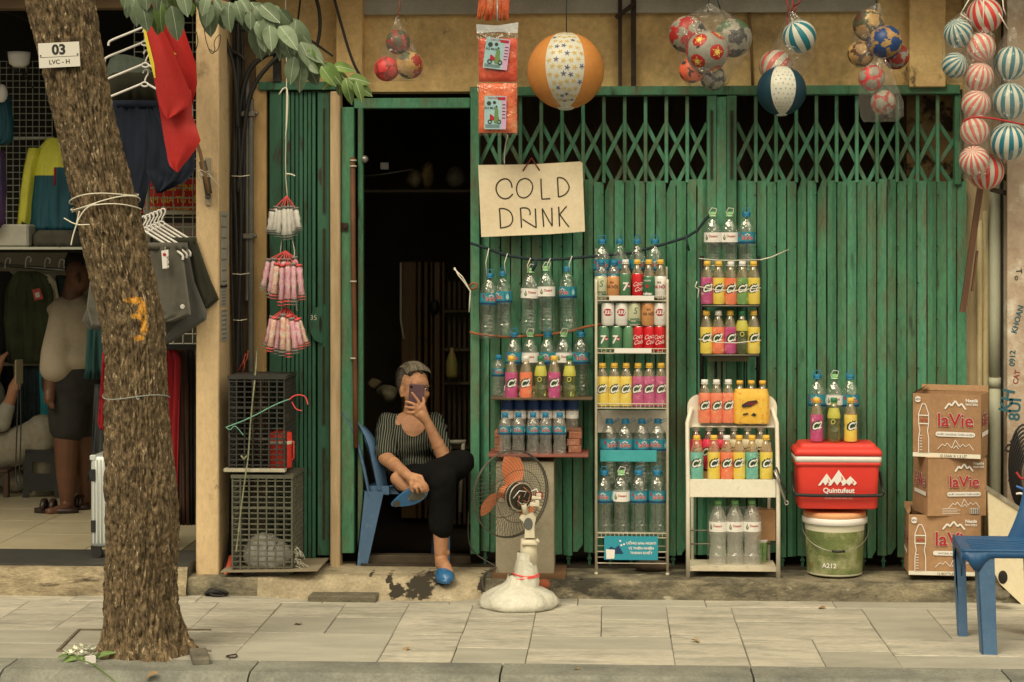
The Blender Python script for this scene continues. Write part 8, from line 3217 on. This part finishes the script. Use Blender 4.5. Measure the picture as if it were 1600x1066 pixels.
# rucksacks at the outer edge
for (d,r_,c1) in (('dark teal rucksack hanging at the outer edge of the wire panel',[(138,-20,8),(150,-20,16),(190,-20,22),(218,-20,20),(226,-20,12)],tealshell),('purple and dark rucksack hanging lowest at the outer edge',[(236,-20,6),(250,-20,9),(300,-20,10),(345,-20,6),(356,-20,2)],mat('plum nylon',A(76,36,62),A(40,40,60),rough=.7,scale=5))):
 garment('rucksack',d,'rucksack',r_,.5,.10,c1,'rucksacks at the outer edge',seed=len(d))
mb=MB()
mb.ball(P(2,146,.42),(.035,.03,.05),n=14)
one('water_pouch',mb,white_plastic,'small pale pouch clipped before the dark teal rucksack','pouch',loc=P(2,146,.42))
# white lamp bowl under the beam
mb=MB()
c=P(30,82,.3)
mb.lathe([(.01,-.078),(.03,-.076),(.052,-.06),(.058,-.02),(.06,.0),(.056,.0),(.05,-.02)],24,o=c)
o=one('bowl_lamp',mb,mat('milky glass',A(206,198,168),rough=.3),'unlit white bowl lamp hanging beside the tree trunk','lamp',loc=c)
mb=MB()
mb.tube([P(-2,18,.2),P(20,22,.2),P(44,34,.2)],.0025,5)
mb.tube([P(10,82,.32),P(16,106,.32),P(40,118,.32),P(50,88,.32)],.006,5)
mb.tube([P(38,118,.32),P(52,138,.32)],.004,5)
one('lamp_strap',mb,black_plastic,'dark straps and cord round the white bowl lamp','cord')
# big navy trousers hung from the beam
navy_t=thing('trousers','large navy trousers hung wide behind the flag','trousers',P(230,158,-.12))
for k_,legs in enumerate(([(158,164,232),(180,165,236),(230,168,240),(262,170,240),(290,174,232),(330,182,222)],[(158,226,250),(180,226,268),(200,226,290),(230,226,304),(258,226,305),(270,230,304),(285,236,290),(302,246,252)])):
 mb=MB()
 mb.sheet(dense_(legs),-.12+.004*k_,.016,18,folds=.010,nf=2.2,seed=32+k_)
 mb.build('leg',navy,navy_t)
mb=MB()
mb.sheet([(157,165,251),(168,164,258)],-.12,.022,26,folds=.002,nf=9)
mb.build('waistband',navy,navy_t)
mb=MB()
mb.sheet([(86,180,200),(92,172,226),(110,166,236),(160,158,246)],-.02,.03,12,folds=.006)
o=one('sage_trousers',mb,mat('sage cloth',A(96,100,78),A(80,84,64),rough=.9,scale=12),'sage green trousers folded over a hanger behind the navy pair','trousers',loc=P(205,90,-.02))
mb=MB()
mb.sheet([(114,176,240),(120,170,244),(160,164,248)],-.05,.03,12,folds=.006)
one('olive_trousers',mb,mat('deep olive cloth',A(50,46,28),A(42,38,24),rough=.9,scale=12),'deep olive trousers folded between the sage and the navy pair','trousers',loc=P(205,116,-.05))
def hanger(label,px,py,Y,wl,tilt,group,hook=True,m=None,both=True):
 """plastic hanger: hook, ring and two sloping arms"""
 t=thing('hanger',label,'hanger',P(px,py,Y),0,group)
 mb=MB()
 s_=S(1,Y)
 mb.tube(curve_pts([Vector((-.012,0,.055)),Vector((-.006,0,.075)),Vector((.012,0,.075)),Vector((.016,0,.055)),Vector((.004,0,.035)),Vector((0,0,.015))],2),.0042,8)
 mb.tube([Vector((.017*math.cos(a),0,.011*math.sin(a))) for a in [k*.63 for k in range(10)]],.0045,8,closed=True)
 for sg_ in ((-1,1) if both else (-1,)):
  mb.tube(curve_pts([Vector((sg_*.015,0,.002)),Vector((sg_*wl*.55,-.004,-wl*.22)),Vector((sg_*wl*.94,-.006,-wl*.40)),Vector((sg_*wl*1.0,-.006,-wl*.47)),Vector((sg_*wl*.99,-.006,-wl*.54))],2),.006,8)
 o=mb.build('frame',m or white_plastic,t,local=True)
 t.rotation_euler=(0,tilt,0)
 return t
hangers=[('topmost white hanger beside the flag',232,42,-.28),('second white hanger down beside the flag',226,68,-.24),('third white hanger down beside the flag',227,102,-.22),('fourth white hanger down beside the flag',226,132,-.20)]
for k,(d,px,py,Y) in enumerate(hangers):
 hanger(d,px,py,Y,S(62,Y),.06,'white hangers beside the flag')
 # banner behind the wire panel
Ybn=.16
mb=MB()
x0,x1=X(215,Ybn),X(320,Ybn)
for (ya,yb) in ((278,330),):
 mb.box(x0,x1,Ybn,Ybn+.004,Z(yb+2,Ybn),Z(ya,Ybn))
bn=thing('banner','red notice banner with yellow capitals behind the wire panel','banner',P(260,330,Ybn))
mb.build('cloth',mat('banner red',A(170,36,28),A(160,32,26),rough=.6),bn)
mb=MB()
for (tx,cx,py,sz) in (('GIA ĐÌNH',281,298,14),('THAM GIA TỔ LIÊN GIA',278,317,15),('AN TOÀN PCCC',275,332,14)):
 mb.text(tx,P(cx,py,Ybn-.003),S(sz,Ybn),m=0,offset=.02,sx=.82)
mb.build('lettering',mat('banner yellow',A(214,158,50),rough=.6),bn)
mb=MB()
mb.box(X(240,Ybn),X(310,Ybn),Ybn+.01,Ybn+.02,Z(368,Ybn),Z(348,Ybn))
one('price_board',mb,mat('faded print board',A(130,136,110),A(150,100,84),rough=.7,scale=20),'small faded printed board behind the wire panel under the banner','board',loc=P(275,368,Ybn))
# the shorts on their white hangers
Ysh=-.46
for k in range(6):
 hanger(['frontmost','second','third','fourth','fifth','rearmost'][k]+' of the white hangers carrying shorts beside the trunk',222+k*6,362-k*2.5,Ysh+k*.05,S(70,Ysh),.10,'white hangers carrying shorts')
def shorts(label,rows_,legs,Y,m,seed,tag_=False):
 t=thing('shorts',label,'shorts',P((rows_[0][1]+rows_[0][2])/2,rows_[0][0],Y),0,'shorts on the white hangers')
 for k,l_ in enumerate(legs):
  mid=(rows_[0][1]+rows_[0][2])/2
  side=[(py,xl,mid+1.5) if k==0 else (py,mid-1.5,xr) for py,xl,xr in rows_[:-1]]
  mb=MB()
  mb.sheet(dense(side+list(l_[1:])),Y,.022,20,folds=.008,nf=1.5,seed=seed+k)
  mb.build('leg',m,t)
 mb=MB()
 mb.sheet([(rows_[0][0]-1,rows_[0][1]-1,rows_[0][2]+1),(rows_[0][0]+10,rows_[0][1]-1,rows_[0][2]+2)],Y,.03,26,folds=.0025,nf=13,seed=seed)
 mb.build('waistband',m,t)
 return t
sh=shorts('front pair of grey shorts with a white swing tag beside the trunk',[(380,150,282),(400,146,286),(440,140,292),(462,137,294)],[[(456,138,214),(480,136,214),(492,138,214),(510,142,216)],[(456,210,294),(480,210,297),(492,212,298),(503,214,272)]],Ysh,greyc,41)
mb=MB()
mb.add([P(252,392,Ysh-.06),P(263,390,Ysh-.06),P(264,419,Ysh-.06),P(254,420,Ysh-.06)],[(0,1,2,3)],0)
mb.lathe([(S(2.6),0),(S(2.6),.0006)],10,1,o=P(257,398,Ysh-.061),M=Matrix.Rotation(R(90),3,'X'))
mb.text('SPORT',P(260.5,410,Ysh-.0615),S(6.5),(0.05,0,-1),(1,0,0.05),2)
mb.tube([P(258,392,Ysh-.06),P(258,386,Ysh-.055)],.001,4)
mb.build('swing_tag',[white_plastic,ink_red,ink_dark],sh)
mb=MB()
mb.lathe([(S(3.3),0),(S(3.3),.0008)],14,0,o=P(285,479,Ysh-.05),M=Matrix.Rotation(R(90),3,'X'))
mb.tube([P(284,478,Ysh-.052),P(284.5,480.5,Ysh-.052),P(286.5,480,Ysh-.052),P(286.5,477.5,Ysh-.052)],.0009,4,1)
mb.build('badge',[white_plastic,ink_dark],sh)
shorts('grey shorts hanging directly behind the front pair',[(380,160,292),(440,150,304),(470,144,312)],[[(466,140,222),(500,128,220),(515,140,222)],[(466,218,312),(490,222,324),(500,226,322),(538,236,262)]],Ysh+.08,mat('grey shorts second',A(74,68,56),A(64,60,48),rough=.8,scale=10),45)
shorts('olive black shorts hanging rearmost beside the pillar',[(372,240,306),(400,240,316),(440,236,330),(460,234,336)],[[(456,236,290),(490,236,288)],[(456,280,337),(468,284,342),(482,290,326)]],Ysh+.13,mat('olive black cloth',A(44,42,26),A(36,34,22),rough=.9,scale=10),49)
# trousers below, beside the trunk
garment('trousers','bright red trousers hanging low beside the trunk','trousers',[(545,252,276),(560,252,282),(640,250,280),(720,252,278),(790,262,276),(800,268,276)],-.06,.03,redc,'trousers hung low behind the trunk',seed=51)
garment('trousers','dark brown trousers hanging beside the red pair','trousers',[(545,276,290),(600,276,294),(700,277,295),(820,278,296)],-.02,.03,brownc,'trousers hung low behind the trunk',seed=52)
garment('trousers','black trousers hanging between the brown pair and the pillar','trousers',[(545,288,305),(600,290,306),(820,292,306)],.02,.03,blk,'trousers hung low behind the trunk',seed=53)
garment('trousers','red garment edge showing behind the near side of the trunk','trousers',[(550,160,176),(600,158,176),(660,154,176),(672,158,176)],-.02,.03,redc,'trousers hung low behind the trunk',seed=54)
garment('trousers','dark green shorts hanging behind the trunk at the standing person','shorts',[(500,136,165),(540,134,166),(592,130,168)],.1,.03,mat('bottle green cloth',A(30,56,46),rough=.9),'trousers hung low behind the trunk',seed=55)
garment('trousers','dark grey trousers hanging over the suitcase','trousers',[(600,148,170),(660,146,172),(720,142,172),(752,136,168)],.12,.03,mat('charcoal cloth',A(50,50,42),rough=.9),'trousers hung low behind the trunk',seed=56)
mb=MB()
mb.box(X(258,-.08),X(306,-.08),-.09,-.06,Z(548,-.08),Z(540,-.08))
o=one('brand_strip',mb,black_plastic,'black strip with pale rings above the red trousers','strip',loc=P(280,545,-.08))
mb=MB()
mb.box(X(285,.06),X(306,.06),.0,.1,Z(880,.0),Z(875,.0))
one('rail_foot',mb,grid_m,'pale foot of the wire panel standing by the pillar','foot',loc=P(295,880,.05))
# suitcase
Ysu=-.22
sc_=thing('suitcase','silver ribbed suitcase on castors standing behind the trunk','suitcase',(X(160,Ysu),Ysu+.12,ZF))
mb=MB()
x0,x1=X(141,Ysu),X(210,Ysu)
z0,z1=Z(862,Ysu),Z(717,Ysu)
loft(mb,[([(x+(x0+x1)/2,y+Ysu+.12) for x,y in rrect((x1-x0)/2*s_,.12*s2,.02)],z) for z,s_,s2 in ((z0,.95,.92),(z0+.012,1,1),(z1-.012,1,1),(z1,.95,.92))])
mb.build('shell',mat('silver shell',A(172,166,142),A(160,154,130),rough=.35,metal=.3,scale=5),sc_)
for k in range(9):
 q=MB()
 xx=X(146+k*5.6,Ysu)
 q.box(xx-.003,xx+.003,Ysu-.004,Ysu+.002,z0+.02,z1-.02)
 q.build('rib',mat('silver shell rib',A(190,184,158),rough=.35,metal=.3),sc_)
for (ya,yb) in ((738,757),(819,838)):
 q=MB()
 q.box(X(142.5,Ysu),X(149,Ysu),Ysu-.009,Ysu+.002,Z(yb,Ysu),Z(ya,Ysu),ch=.002)
 q.build('latch',black_plastic,sc_)
q=MB()
q.box(X(141,Ysu)-.002,X(150,Ysu),Ysu-.004,Ysu+.03,Z(724,Ysu),Z(716,Ysu),ch=.003)
q.build('corner',mat('silver shell rib',A(190,184,158)),sc_)
for px in (152,203):
 q=MB()
 c=P(px,871,Ysu+.02)
 c.z=ZF+.026
 q.tube([c+Vector((0,-.014,0)),c+Vector((0,.014,0))],.026,16)
 q.box(c.x-.03,c.x+.018,c.y-.01,c.y+.02,c.z+.006,z0+.004)
 q.build('castor',black_plastic,sc_)
 # black step stool
st_=thing('step_stool','dark grey plastic step stool behind the bare leg of the standing person','stool',PZ(65,778,ZF))
Yst=PZ(65,778,ZF).y
stm=mat('stool plastic',A(44,44,36),A(36,36,30),rough=.6,scale=8)
mb=MB()
c=Vector(st_.location)
w,h=S(27,Yst),S(76,Yst)
mb.box(c.x-w,c.x+w,c.y,c.y+.26,c.z+h-.02,c.z+h,ch=.004)
mb.build('seat',stm,st_)
for y in (c.y,c.y+.25):
 q=MB()
 q.prism([(c.x-w*1.15,c.z),(c.x-w*.8,c.z),(c.x-w*.72,c.z+h*.14),(c.x+w*.72,c.z+h*.14),(c.x+w*.8,c.z),(c.x+w*1.15,c.z),(c.x+w*.98,c.z+h*.96),(c.x+w*.55,c.z+h*.96),(c.x+w*.55,c.z+h*.5),(c.x-w*.55,c.z+h*.5),(c.x-w*.55,c.z+h*.96),(c.x-w*.98,c.z+h*.96)][::1],y,y+.012)
 q.build('leg',stm,st_)
q=MB()
q.prism([(c.x-w*.55,c.z+h*.74),(c.x+w*.55,c.z+h*.74),(c.x+w*.55,c.z+h*.96),(c.x-w*.55,c.z+h*.96)],c.y+.001,c.y+.011)
q.build('apron',stm,st_)
# ------------------------------------------------------------------ people in the clothes shop
Ym=1.45
mn=thing('person','standing person in a loose beige t-shirt, black shorts and dark sandals, back half turned','person',P(112,803,Ym))
b=MB()
def Q(a,c_,dy=0.0):
 return P(a,c_,Ym+dy)
b.chain([Q(112,470),Q(116,440)],[.062,.055])
b.ball(Q(126,424),(.085,.10,.125),n=20)
b.chain([Q(98,486,-.02),Q(86,560,-.08),Q(78,610,-.12)],[.06,.055,.036])
b.chain([Q(78,610,-.12),Q(77,624,-.14),Q(80,632,-.15)],[.036,.034,.018])
for dx in (-5,0,5):
 b.chain([Q(77+dx*.6,622,-.14+dx*.004),Q(81+dx*.5,634,-.16),Q(83+dx*.4,638,-.155)],[.012,.010,.008],n=8)
b.chain([Q(72,614,-.15),Q(75,626,-.17)],[.012,.009],n=8)
b.ball(Q(118,520,.03),(.16,.14,.22),n=18)
b.ball(Q(115,590,.03),(.16,.15,.16),n=18)
b.chain([Q(106,610),Q(104,690,-.02),Q(104,742,.0),Q(105,790,.02)],[.10,.075,.062,.040])
b.chain([Q(105,790,.02),Q(100,797,-.03),Q(78,800,-.10)],[.042,.036,.026])
b.chain([Q(128,610,.1),Q(130,690,.12),Q(132,742,.15),Q(132,785,.17)],[.10,.075,.062,.04])
b.chain([Q(132,783,.17),Q(124,790,.1)],[.04,.03])
b.ball(Q(122,436,-.1),(.012,.02,.03),n=10)
remesh(b,'body',dark_skin,mn,.008,smooth=3)
q=MB()
q.ball(Q(128,414,.02),(.10,.11,.125),n=20)
q.ball(Q(128,396,.05),(.07,.08,.07),n=16)
q.build('hair',mat('black hair',A(22,19,15),rough=.8,bump=.6,bscale=120),mn)
q=MB()
q.ball(Q(118,520,.03),(.165,.15,.24),n=20)
q.ball(Q(114,484,.02),(.165,.11,.07),n=18)
q.chain([Q(100,486,-.02),Q(90,552,-.07),Q(88,574,-.09)],[.085,.10,.098],n=18)
q.ball(Q(116,560,.03),(.19,.17,.12),n=18)
tee=remesh(q,'t_shirt',mat('beige cotton',A(158,138,104),A(142,123,92),rough=.9,scale=5),mn,.012,smooth=4)
for v in tee.data.vertices:
 v.co+=v.normal*(.012*mnoise.noise(Vector((v.co.x*9,v.co.y*9,v.co.z*4))))
q=MB()
q.ball(Q(114,596,.03),(.19,.175,.16),n=18)
q.chain([Q(107,610),Q(107,664,-.01)],[.13,.115],n=18)
q.chain([Q(124,610,.1),Q(129,664,.12)],[.13,.105],n=18)
remesh(q,'shorts',blk,mn,.012,smooth=4)
for (x0,x1,dy) in ((55,126,-.02),(118,145,.14)):
 pr_=part_root('sandal',mn,Q((x0+x1)/2,803,dy))
 q=MB()
 cc=Q((x0+x1)/2,803,dy)
 L_=S(x1-x0,Ym)/2
 loft(q,[([(cc.x+L_*math.cos(R(a)),cc.y-.03+.045*math.sin(R(a))) for a in range(0,360,15)],ZF),([(cc.x+L_*math.cos(R(a)),cc.y-.03+.045*math.sin(R(a))) for a in range(0,360,15)],ZF+.028)])
 q.build('sole',mat('dark sandal',A(46,30,22),A(36,24,18),rough=.4),pr_)
 q=MB()
 for fx in (-.55,-.15):
  q.tube([(cc.x+L_*fx,cc.y-.03-.045*math.cos(a),ZF+.024+.055*math.sin(a)) for a in [math.pi*k/8 for k in range(9)]],.016,6,flat=.5)
 q.build('strap',mat('dark sandal',A(46,30,22)),pr_)
 # seated person at the edge
Yg=2.2
sp=thing('person','person in grey sweatpants seated low in the shop, hand raised with a phone','person',P(10,760,Yg))
def G(a,c_,dy=0.0):
 return P(a,c_,Yg+dy)
b=MB()
b.chain([G(-40,700,.1),G(-30,620,.1)],[.15,.14])
b.ball(G(-22,560,.05),(.09,.1,.12),n=16)
b.chain([G(-24,630,.0),G(2,660,-.08),G(18,620,-.12)],[.06,.048,.034])
b.chain([G(18,620,-.12),G(22,604,-.13),G(26,594,-.14)],[.034,.034,.026])
for k,(a,c_) in enumerate(((30,588),(33,594),(33,600),(31,606))):
 b.chain([G(24,594+k*4,-.14),G(a-2,c_+2,-.16),G(a,c_,-.17)],[.014,.011,.009],n=8)
b.chain([G(22,596,-.15),G(25,586,-.17)],[.013,.010],n=8)
b.chain([G(-14,600,.0),G(-2,570,-.1),G(3,560,-.1),G(12,551,-.1)],[.04,.03,.022,.010],n=10)
b.chain([G(-20,720,.1),G(66,668,-.05)],[.10,.07])
b.chain([G(66,668,-.05),G(64,730,.05),G(62,770,.05)],[.07,.05,.04])
remesh(b,'body',mat('fair skin',A(176,124,86),A(160,108,74),rough=.5,scale=9),sp,.009,smooth=3)
q=MB()
q.chain([G(-30,722,.1),G(40,690,-.02),G(64,672,-.06)],[.14,.115,.085],n=20)
q.chain([G(66,672,-.06),G(68,720,-.02),G(66,768,.04)],[.10,.08,.065],n=18)
q.chain([G(-30,720,.3),G(10,740,.2),G(24,752,.1)],[.14,.09,.07],n=18)
o=remesh(q,'sweatpants',mat('grey marl',A(150,136,106),A(128,116,90),rough=.95,scale=30),sp,.011,smooth=4)
for v in o.data.vertices:
 v.co+=v.normal*(.008*mnoise.noise(v.co*9))
q=MB()
q.chain([G(-40,720,.1),G(-32,620,.1)],[.17,.16],n=18)
q.chain([G(-24,630,.0),G(2,660,-.08),G(12,636,-.11)],[.08,.062,.046],n=16)
remesh(q,'sweatshirt',mat('pale grey marl',A(160,150,122),A(144,134,108),rough=.95,scale=30),sp,.011,smooth=4)
mb=MB()
mb.box(-.036,.036,-.006,.006,-.075,.075,ch=.003,M=Matrix.Translation(G(29.5,581,-.19))@Matrix.Rotation(R(70),4,'Z'))
one('phone',mb,mat('gold phone',A(170,150,110),rough=.3),'pale phone held edge on in the hand of the seated shopper','phone',loc=G(29,581,-.19))
mb=MB()
q0=thing('shop_stool','low dark stool under the shopper in grey sweatpants','stool',(P(-5,740,2.15).x,2.15,ZF))
c=Vector(q0.location)
mb.box(c.x-.22,c.x+.1,c.y-.1,c.y+.2,Z(742,c.y),Z(737,c.y),ch=.006)
mb.build('seat',mat('brown seat',A(70,50,36),rough=.6),q0)
for dx in (-.2,.07):
 m2=MB()
 m2.box(c.x+dx,c.x+dx+.03,c.y-.09,c.y-.05,ZF,Z(742,c.y),ch=.003)
 m2.build('leg',mat('brown seat',A(70,50,36)),q0)
mb=MB()
mb.tube(curve_pts([P(29,600,1.1),P(26,680,1.1),P(24,740,1.1),P(26,758,1.1),P(33,762,1.1),P(30,745,1.1)],2),.004,6)
mb.tube(curve_pts([P(32,600,1.1),P(33,680,1.1),P(30,740,1.1)],2),.004,6)
one('charging_cable',mb,black_plastic,'dark charging cable dangling beside the grey sweatpants','cable',loc=P(28,700,1.1))
# ------------------------------------------------------------------ drink shop interior, seen dimly through the door
wood_in=mat('varnished wood',A(110,78,38),A(80,56,28),rough=.45,scale=5,stretch=(4,4,.4))
cab=thing('wooden_cabinet','varnished wooden cabinet standing in the dark behind the seated person','cabinet',P(665,600,1.6))
mb=MB()
for (a,b_,dy) in ((626,650,.02),(652,658,.0),(662,668,.01),(672,676,.0),(678,688,-.01),(690,695,.0)):
 mb.box(X(a,1.6),X(b_,1.6),1.6+dy,1.75,.1,Z(409,1.6),ch=.006)
mb.build('door',wood_in,cab)
mb=MB()
mb.ball(P(679,480,1.56),(.03,.02,.045),n=14)
mb.build('handle',dark_metal,cab)
mb=MB()
mb.tube([P(626,410,1.55),P(626,500,1.55),P(631,530,1.55)],.006,5)
one('pull_string',mb,rope_white,'white pull cord hanging in the dark doorway','cord')
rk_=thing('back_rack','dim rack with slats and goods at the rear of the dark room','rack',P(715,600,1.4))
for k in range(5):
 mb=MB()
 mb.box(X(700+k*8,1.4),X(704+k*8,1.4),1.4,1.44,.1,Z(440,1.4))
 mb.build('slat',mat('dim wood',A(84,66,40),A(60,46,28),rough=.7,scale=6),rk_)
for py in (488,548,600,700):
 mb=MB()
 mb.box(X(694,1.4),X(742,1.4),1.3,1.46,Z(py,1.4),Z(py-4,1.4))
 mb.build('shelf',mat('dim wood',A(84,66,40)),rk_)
mb=MB()
c=P(706,590,1.25)
mb.lathe([(.03,0),(.034,.02),(.034,.09),(.02,.13),(.012,.15),(.012,.17)],16,o=c)
one('sauce_bottle',mb,mat('amber glass',A(160,120,60),A(110,120,50),rough=.2,scale=20),'dim amber bottle on the rack behind the raised phone','bottle',loc=c)
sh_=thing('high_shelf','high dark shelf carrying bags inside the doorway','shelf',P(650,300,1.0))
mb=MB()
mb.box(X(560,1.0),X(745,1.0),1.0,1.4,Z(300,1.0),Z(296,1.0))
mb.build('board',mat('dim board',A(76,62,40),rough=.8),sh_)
for (px,py,rx_,rz_,m,d) in ((648,280,13,16,mat('woven sack',A(130,110,70),A(90,76,48),rough=.9,scale=30),'round woven sack on the high shelf'),(668,268,10,22,mat('basket straw',A(140,110,60),A(90,70,40),rough=.9,scale=40),'straw basket on the high shelf'),(712,274,16,18,mat('clear sack',A(110,100,72),A(76,68,48),rough=.5,scale=14),'crumpled sack at the far end of the high shelf')):
 mb=MB()
 c=P(px,296,1.1)
 mb.ball((c.x,c.y,c.z+S(rz_,1.1)),(S(rx_,1.1),.1,S(rz_,1.1)),n=18)
 mb.v=[(a+.012*mnoise.noise(Vector((a*20,b_*20,c_*20))),b_,c_) for a,b_,c_ in mb.v]
 one('sack',mb,m,d,'sack',loc=c)
mb=MB()
mb.box(X(594,.9),X(607,.9),.9,.92,Z(264,.9),Z(253,.9),ch=.003)
one('socket',mb,white_plastic,'small pale socket high inside the dark doorway','socket',loc=P(600,258,.9))
mb=MB()
mb.tube([P(566,276,.9),P(600,272,.9),P(645,265,.9)],.004,5)
one('inner_wire',mb,mat('dull wire',A(120,108,84)),'thin wire strung across inside the top of the doorway','wire',loc=P(600,270,.9))
tb=thing('low_table','low metal framed table in the shade beside the seated person','table',P(715,740,.5))
mb=MB()
mb.tube([P(696,691,.35),P(725,691,.35)],.012,8)
mb.tube([P(724,691,.35),P(721,740,.35),P(719,800,.35)],.01,8)
mb.tube([P(700,691,.6),P(728,690,.6)],.01,8)
mb.build('frame',mat('pale enamel',A(150,138,106),rough=.5),tb)
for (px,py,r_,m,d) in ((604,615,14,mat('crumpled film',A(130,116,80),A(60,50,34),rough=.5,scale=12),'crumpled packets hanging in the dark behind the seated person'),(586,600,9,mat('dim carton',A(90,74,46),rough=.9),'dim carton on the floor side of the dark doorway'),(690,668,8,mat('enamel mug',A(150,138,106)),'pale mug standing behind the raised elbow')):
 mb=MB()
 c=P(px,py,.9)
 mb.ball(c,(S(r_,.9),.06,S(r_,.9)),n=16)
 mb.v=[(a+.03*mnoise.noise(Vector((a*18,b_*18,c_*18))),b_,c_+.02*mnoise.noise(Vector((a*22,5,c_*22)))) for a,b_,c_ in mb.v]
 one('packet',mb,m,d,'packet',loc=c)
 # ------------------------------------------------------------------ blue chair on the pavement, white board and cables at the far end
ch2=thing('plastic_chair','blue plastic chair standing on the pavement before the water cartons','chair',PZ(1560,1000,0))
Yc2=-1.42
zs2=Z(846,Yc2)
xl,xr_=X(1499,Yc2),X(1635,Yc2)
mb=MB()
nx,ny=16,14
def seat_pt(u,v):
# front edge of the seat faces the shopfront side street: slightly turned
 x=xl+(xr_-xl)*u+.04*(v-.5)
 y=-1.60+.42*v+.0*u
 r_=.06
 z=zs2-.014*math.sin(math.pi*u)*math.sin(math.pi*v)
 return x,y,z
vv=[seat_pt(i/nx,j/ny) for i in range(nx+1) for j in range(ny+1)]
ff=[(i*(ny+1)+j,(i+1)*(ny+1)+j,(i+1)*(ny+1)+j+1,i*(ny+1)+j+1) for i in range(nx) for j in range(ny)]
mb.add(vv,ff,0,True)
mb.add([(a,b,c-.006) for a,b,c in vv],[tuple(reversed(f)) for f in ff],0,True)
for k in range(6):
 q=[Vector(seat_pt(.12+.8*t/12,.18+k*.12+.03*math.sin(t*.5)))+Vector((0,0,.0015)) for t in range(13)]
 mb.tube(q,.0022,5)
 # rolled edge and apron round the seat, arched between the legs
rim_px=0.034
edge=[Vector(seat_pt(u,0)) for u in [k/16 for k in range(17)]]
arch=[]
for u in [k/16 for k in range(17)]:
 arch.append(.030+.075*max(0,1-min(abs(u-.16),abs(u-1.0))/.16)**1.6)
bot=[p+Vector((0,-.006,-a)) for p,a in zip(edge,arch)]
slab_strip(mb,[p+Vector((0,-.004,.004)) for p in edge],bot,.006)
edge=[Vector(seat_pt(0,v)) for v in [k/12 for k in range(13)]]
arch=[.030+.075*max(0,1-min(abs(v-.0),abs(v-1.0))/.25)**1.6 for v in [k/12 for k in range(13)]]
bot=[p+Vector((-.006,0,-a)) for p,a in zip(edge,arch)]
slab_strip(mb,[p+Vector((-.004,0,.004)) for p in edge],bot,-.006)
mb.tube([Vector(seat_pt(u,0))+Vector((0,0,.0)) for u in [k/16 for k in range(17)]],.007,8)
mb.tube([Vector(seat_pt(0,v)) for v in [k/12 for k in range(13)]],.007,8)
mb.build('seat',blue_plastic,ch2)
chair_leg(ch2,Vector(seat_pt(.16,0))+Vector((0,-.004,-.01)),(PZ(1525,1014,0).x,-1.60,0.0),S(27,-1.6),S(23,-1.6),1)
chair_leg(ch2,Vector(seat_pt(.0,1))+Vector((-.004,-.02,-.01)),(X(1498,-1.2),-1.2,0.0),S(17,-1.2),S(14,-1.2),1)
chair_leg(ch2,Vector(seat_pt(1,0))+Vector((0,-.004,-.01)),(xr_+.03,-1.62,0.0),.07,.055,-1)
chair_leg(ch2,Vector(seat_pt(1,1))+Vector((0,0,-.01)),(xr_+.03,-1.16,0.0),.07,.055,-1)
mb=MB()
slab_strip(mb,curve_pts([Vector(seat_pt(.62,.95))+Vector((.0,.0,-.01)),P(1592,800,-1.2),P(1600,760,-1.16),P(1622,660,-1.1),P(1650,600,-1.05)]),curve_pts([Vector(seat_pt(1,.98)),P(1634,800,-1.2),P(1644,760,-1.16),P(1670,680,-1.1),P(1690,610,-1.05)]),.008)
mb.build('backrest',blue_plastic,ch2)
# white board of a cart
cart=thing('cart_board','chipped cream painted board of a cart leaning beside the cartons','board',P(1580,850,-.5))
mb=MB()
pp=[(1543,764),(1600,800),(1720,880),(1720,1010),(1600,948),(1562,912),(1546,880)]
Yc3=-.42
poly=[(P(a,b,Yc3).x,P(a,b,Yc3).z) for a,b in pp][::-1]
mb.prism(poly,Yc3-.01,Yc3+.01)
mb.build('board',mat('chipped cream board',A(206,184,136),A(190,168,122),rough=.6,scale=3,wear=A(70,56,40),wscale=5,wthr=.72,wsoft=.02),cart)
mb=MB()
mb.bar(P(1541,762,Yc3),P(1602,801,Yc3),.02,.035)
mb.build('edge_strip',mat('chipped edge',A(150,136,104),A(84,72,52),rough=.8,scale=20),cart)
mb=MB()
mb.ball(P(1567,902,Yc3-.012),(S(7),.004,S(10)),n=14)
mb.build('hole',mat('hole dark',A(30,26,20)),cart)
mb=MB()
mb.ball(P(1551,925,-.55),(.05,.04,.035),n=12)
mb.ball(P(1565,930,-.58),(.04,.04,.025),n=12)
mb.v=[(a,b,max(.001,c)) for a,b,c in mb.v]
one('rubble',mb,mat('rubble',A(70,62,46),A(110,98,72),rough=.95,scale=20,bump=.7),'lumps of dark rubble under the foot of the cream board','rubble',loc=P(1556,930,-.55))
cbl=thing('cable_reel','coils of black and coloured cable hanging on the stencilled wall','cables',P(1592,720,-.25))
for k in range(9):
 mb=MB()
 rx_,rz_=S(22-k*1.1),S(64-k*4)
 c=P(1600+k,730+k*2,-.22-.012*k)
 mb.tube([(c.x+rx_*math.cos(a),c.y,c.z+rz_*math.sin(a)) for a in [2*math.pi*i/30 for i in range(30)]],.006,6,closed=True)
 mb.build('cable_turn',black_plastic,cbl)
for k,(m,dy) in enumerate(((mat('red lead',A(150,40,34),rough=.5),0),(mat('blue lead',A(60,96,140),rough=.5),22),(white_plastic,34))):
 mb=MB()
 mb.tube(curve_pts([P(1588,738+dy,-.36),P(1596,750+dy*.6,-.37),P(1606,745+dy,-.37),P(1616,760+dy,-.36)],2),.006,6)
 mb.build('lead',m,cbl)
 # leftover damp patches are part of the concrete's own colour
bpy.context.view_layer.update()
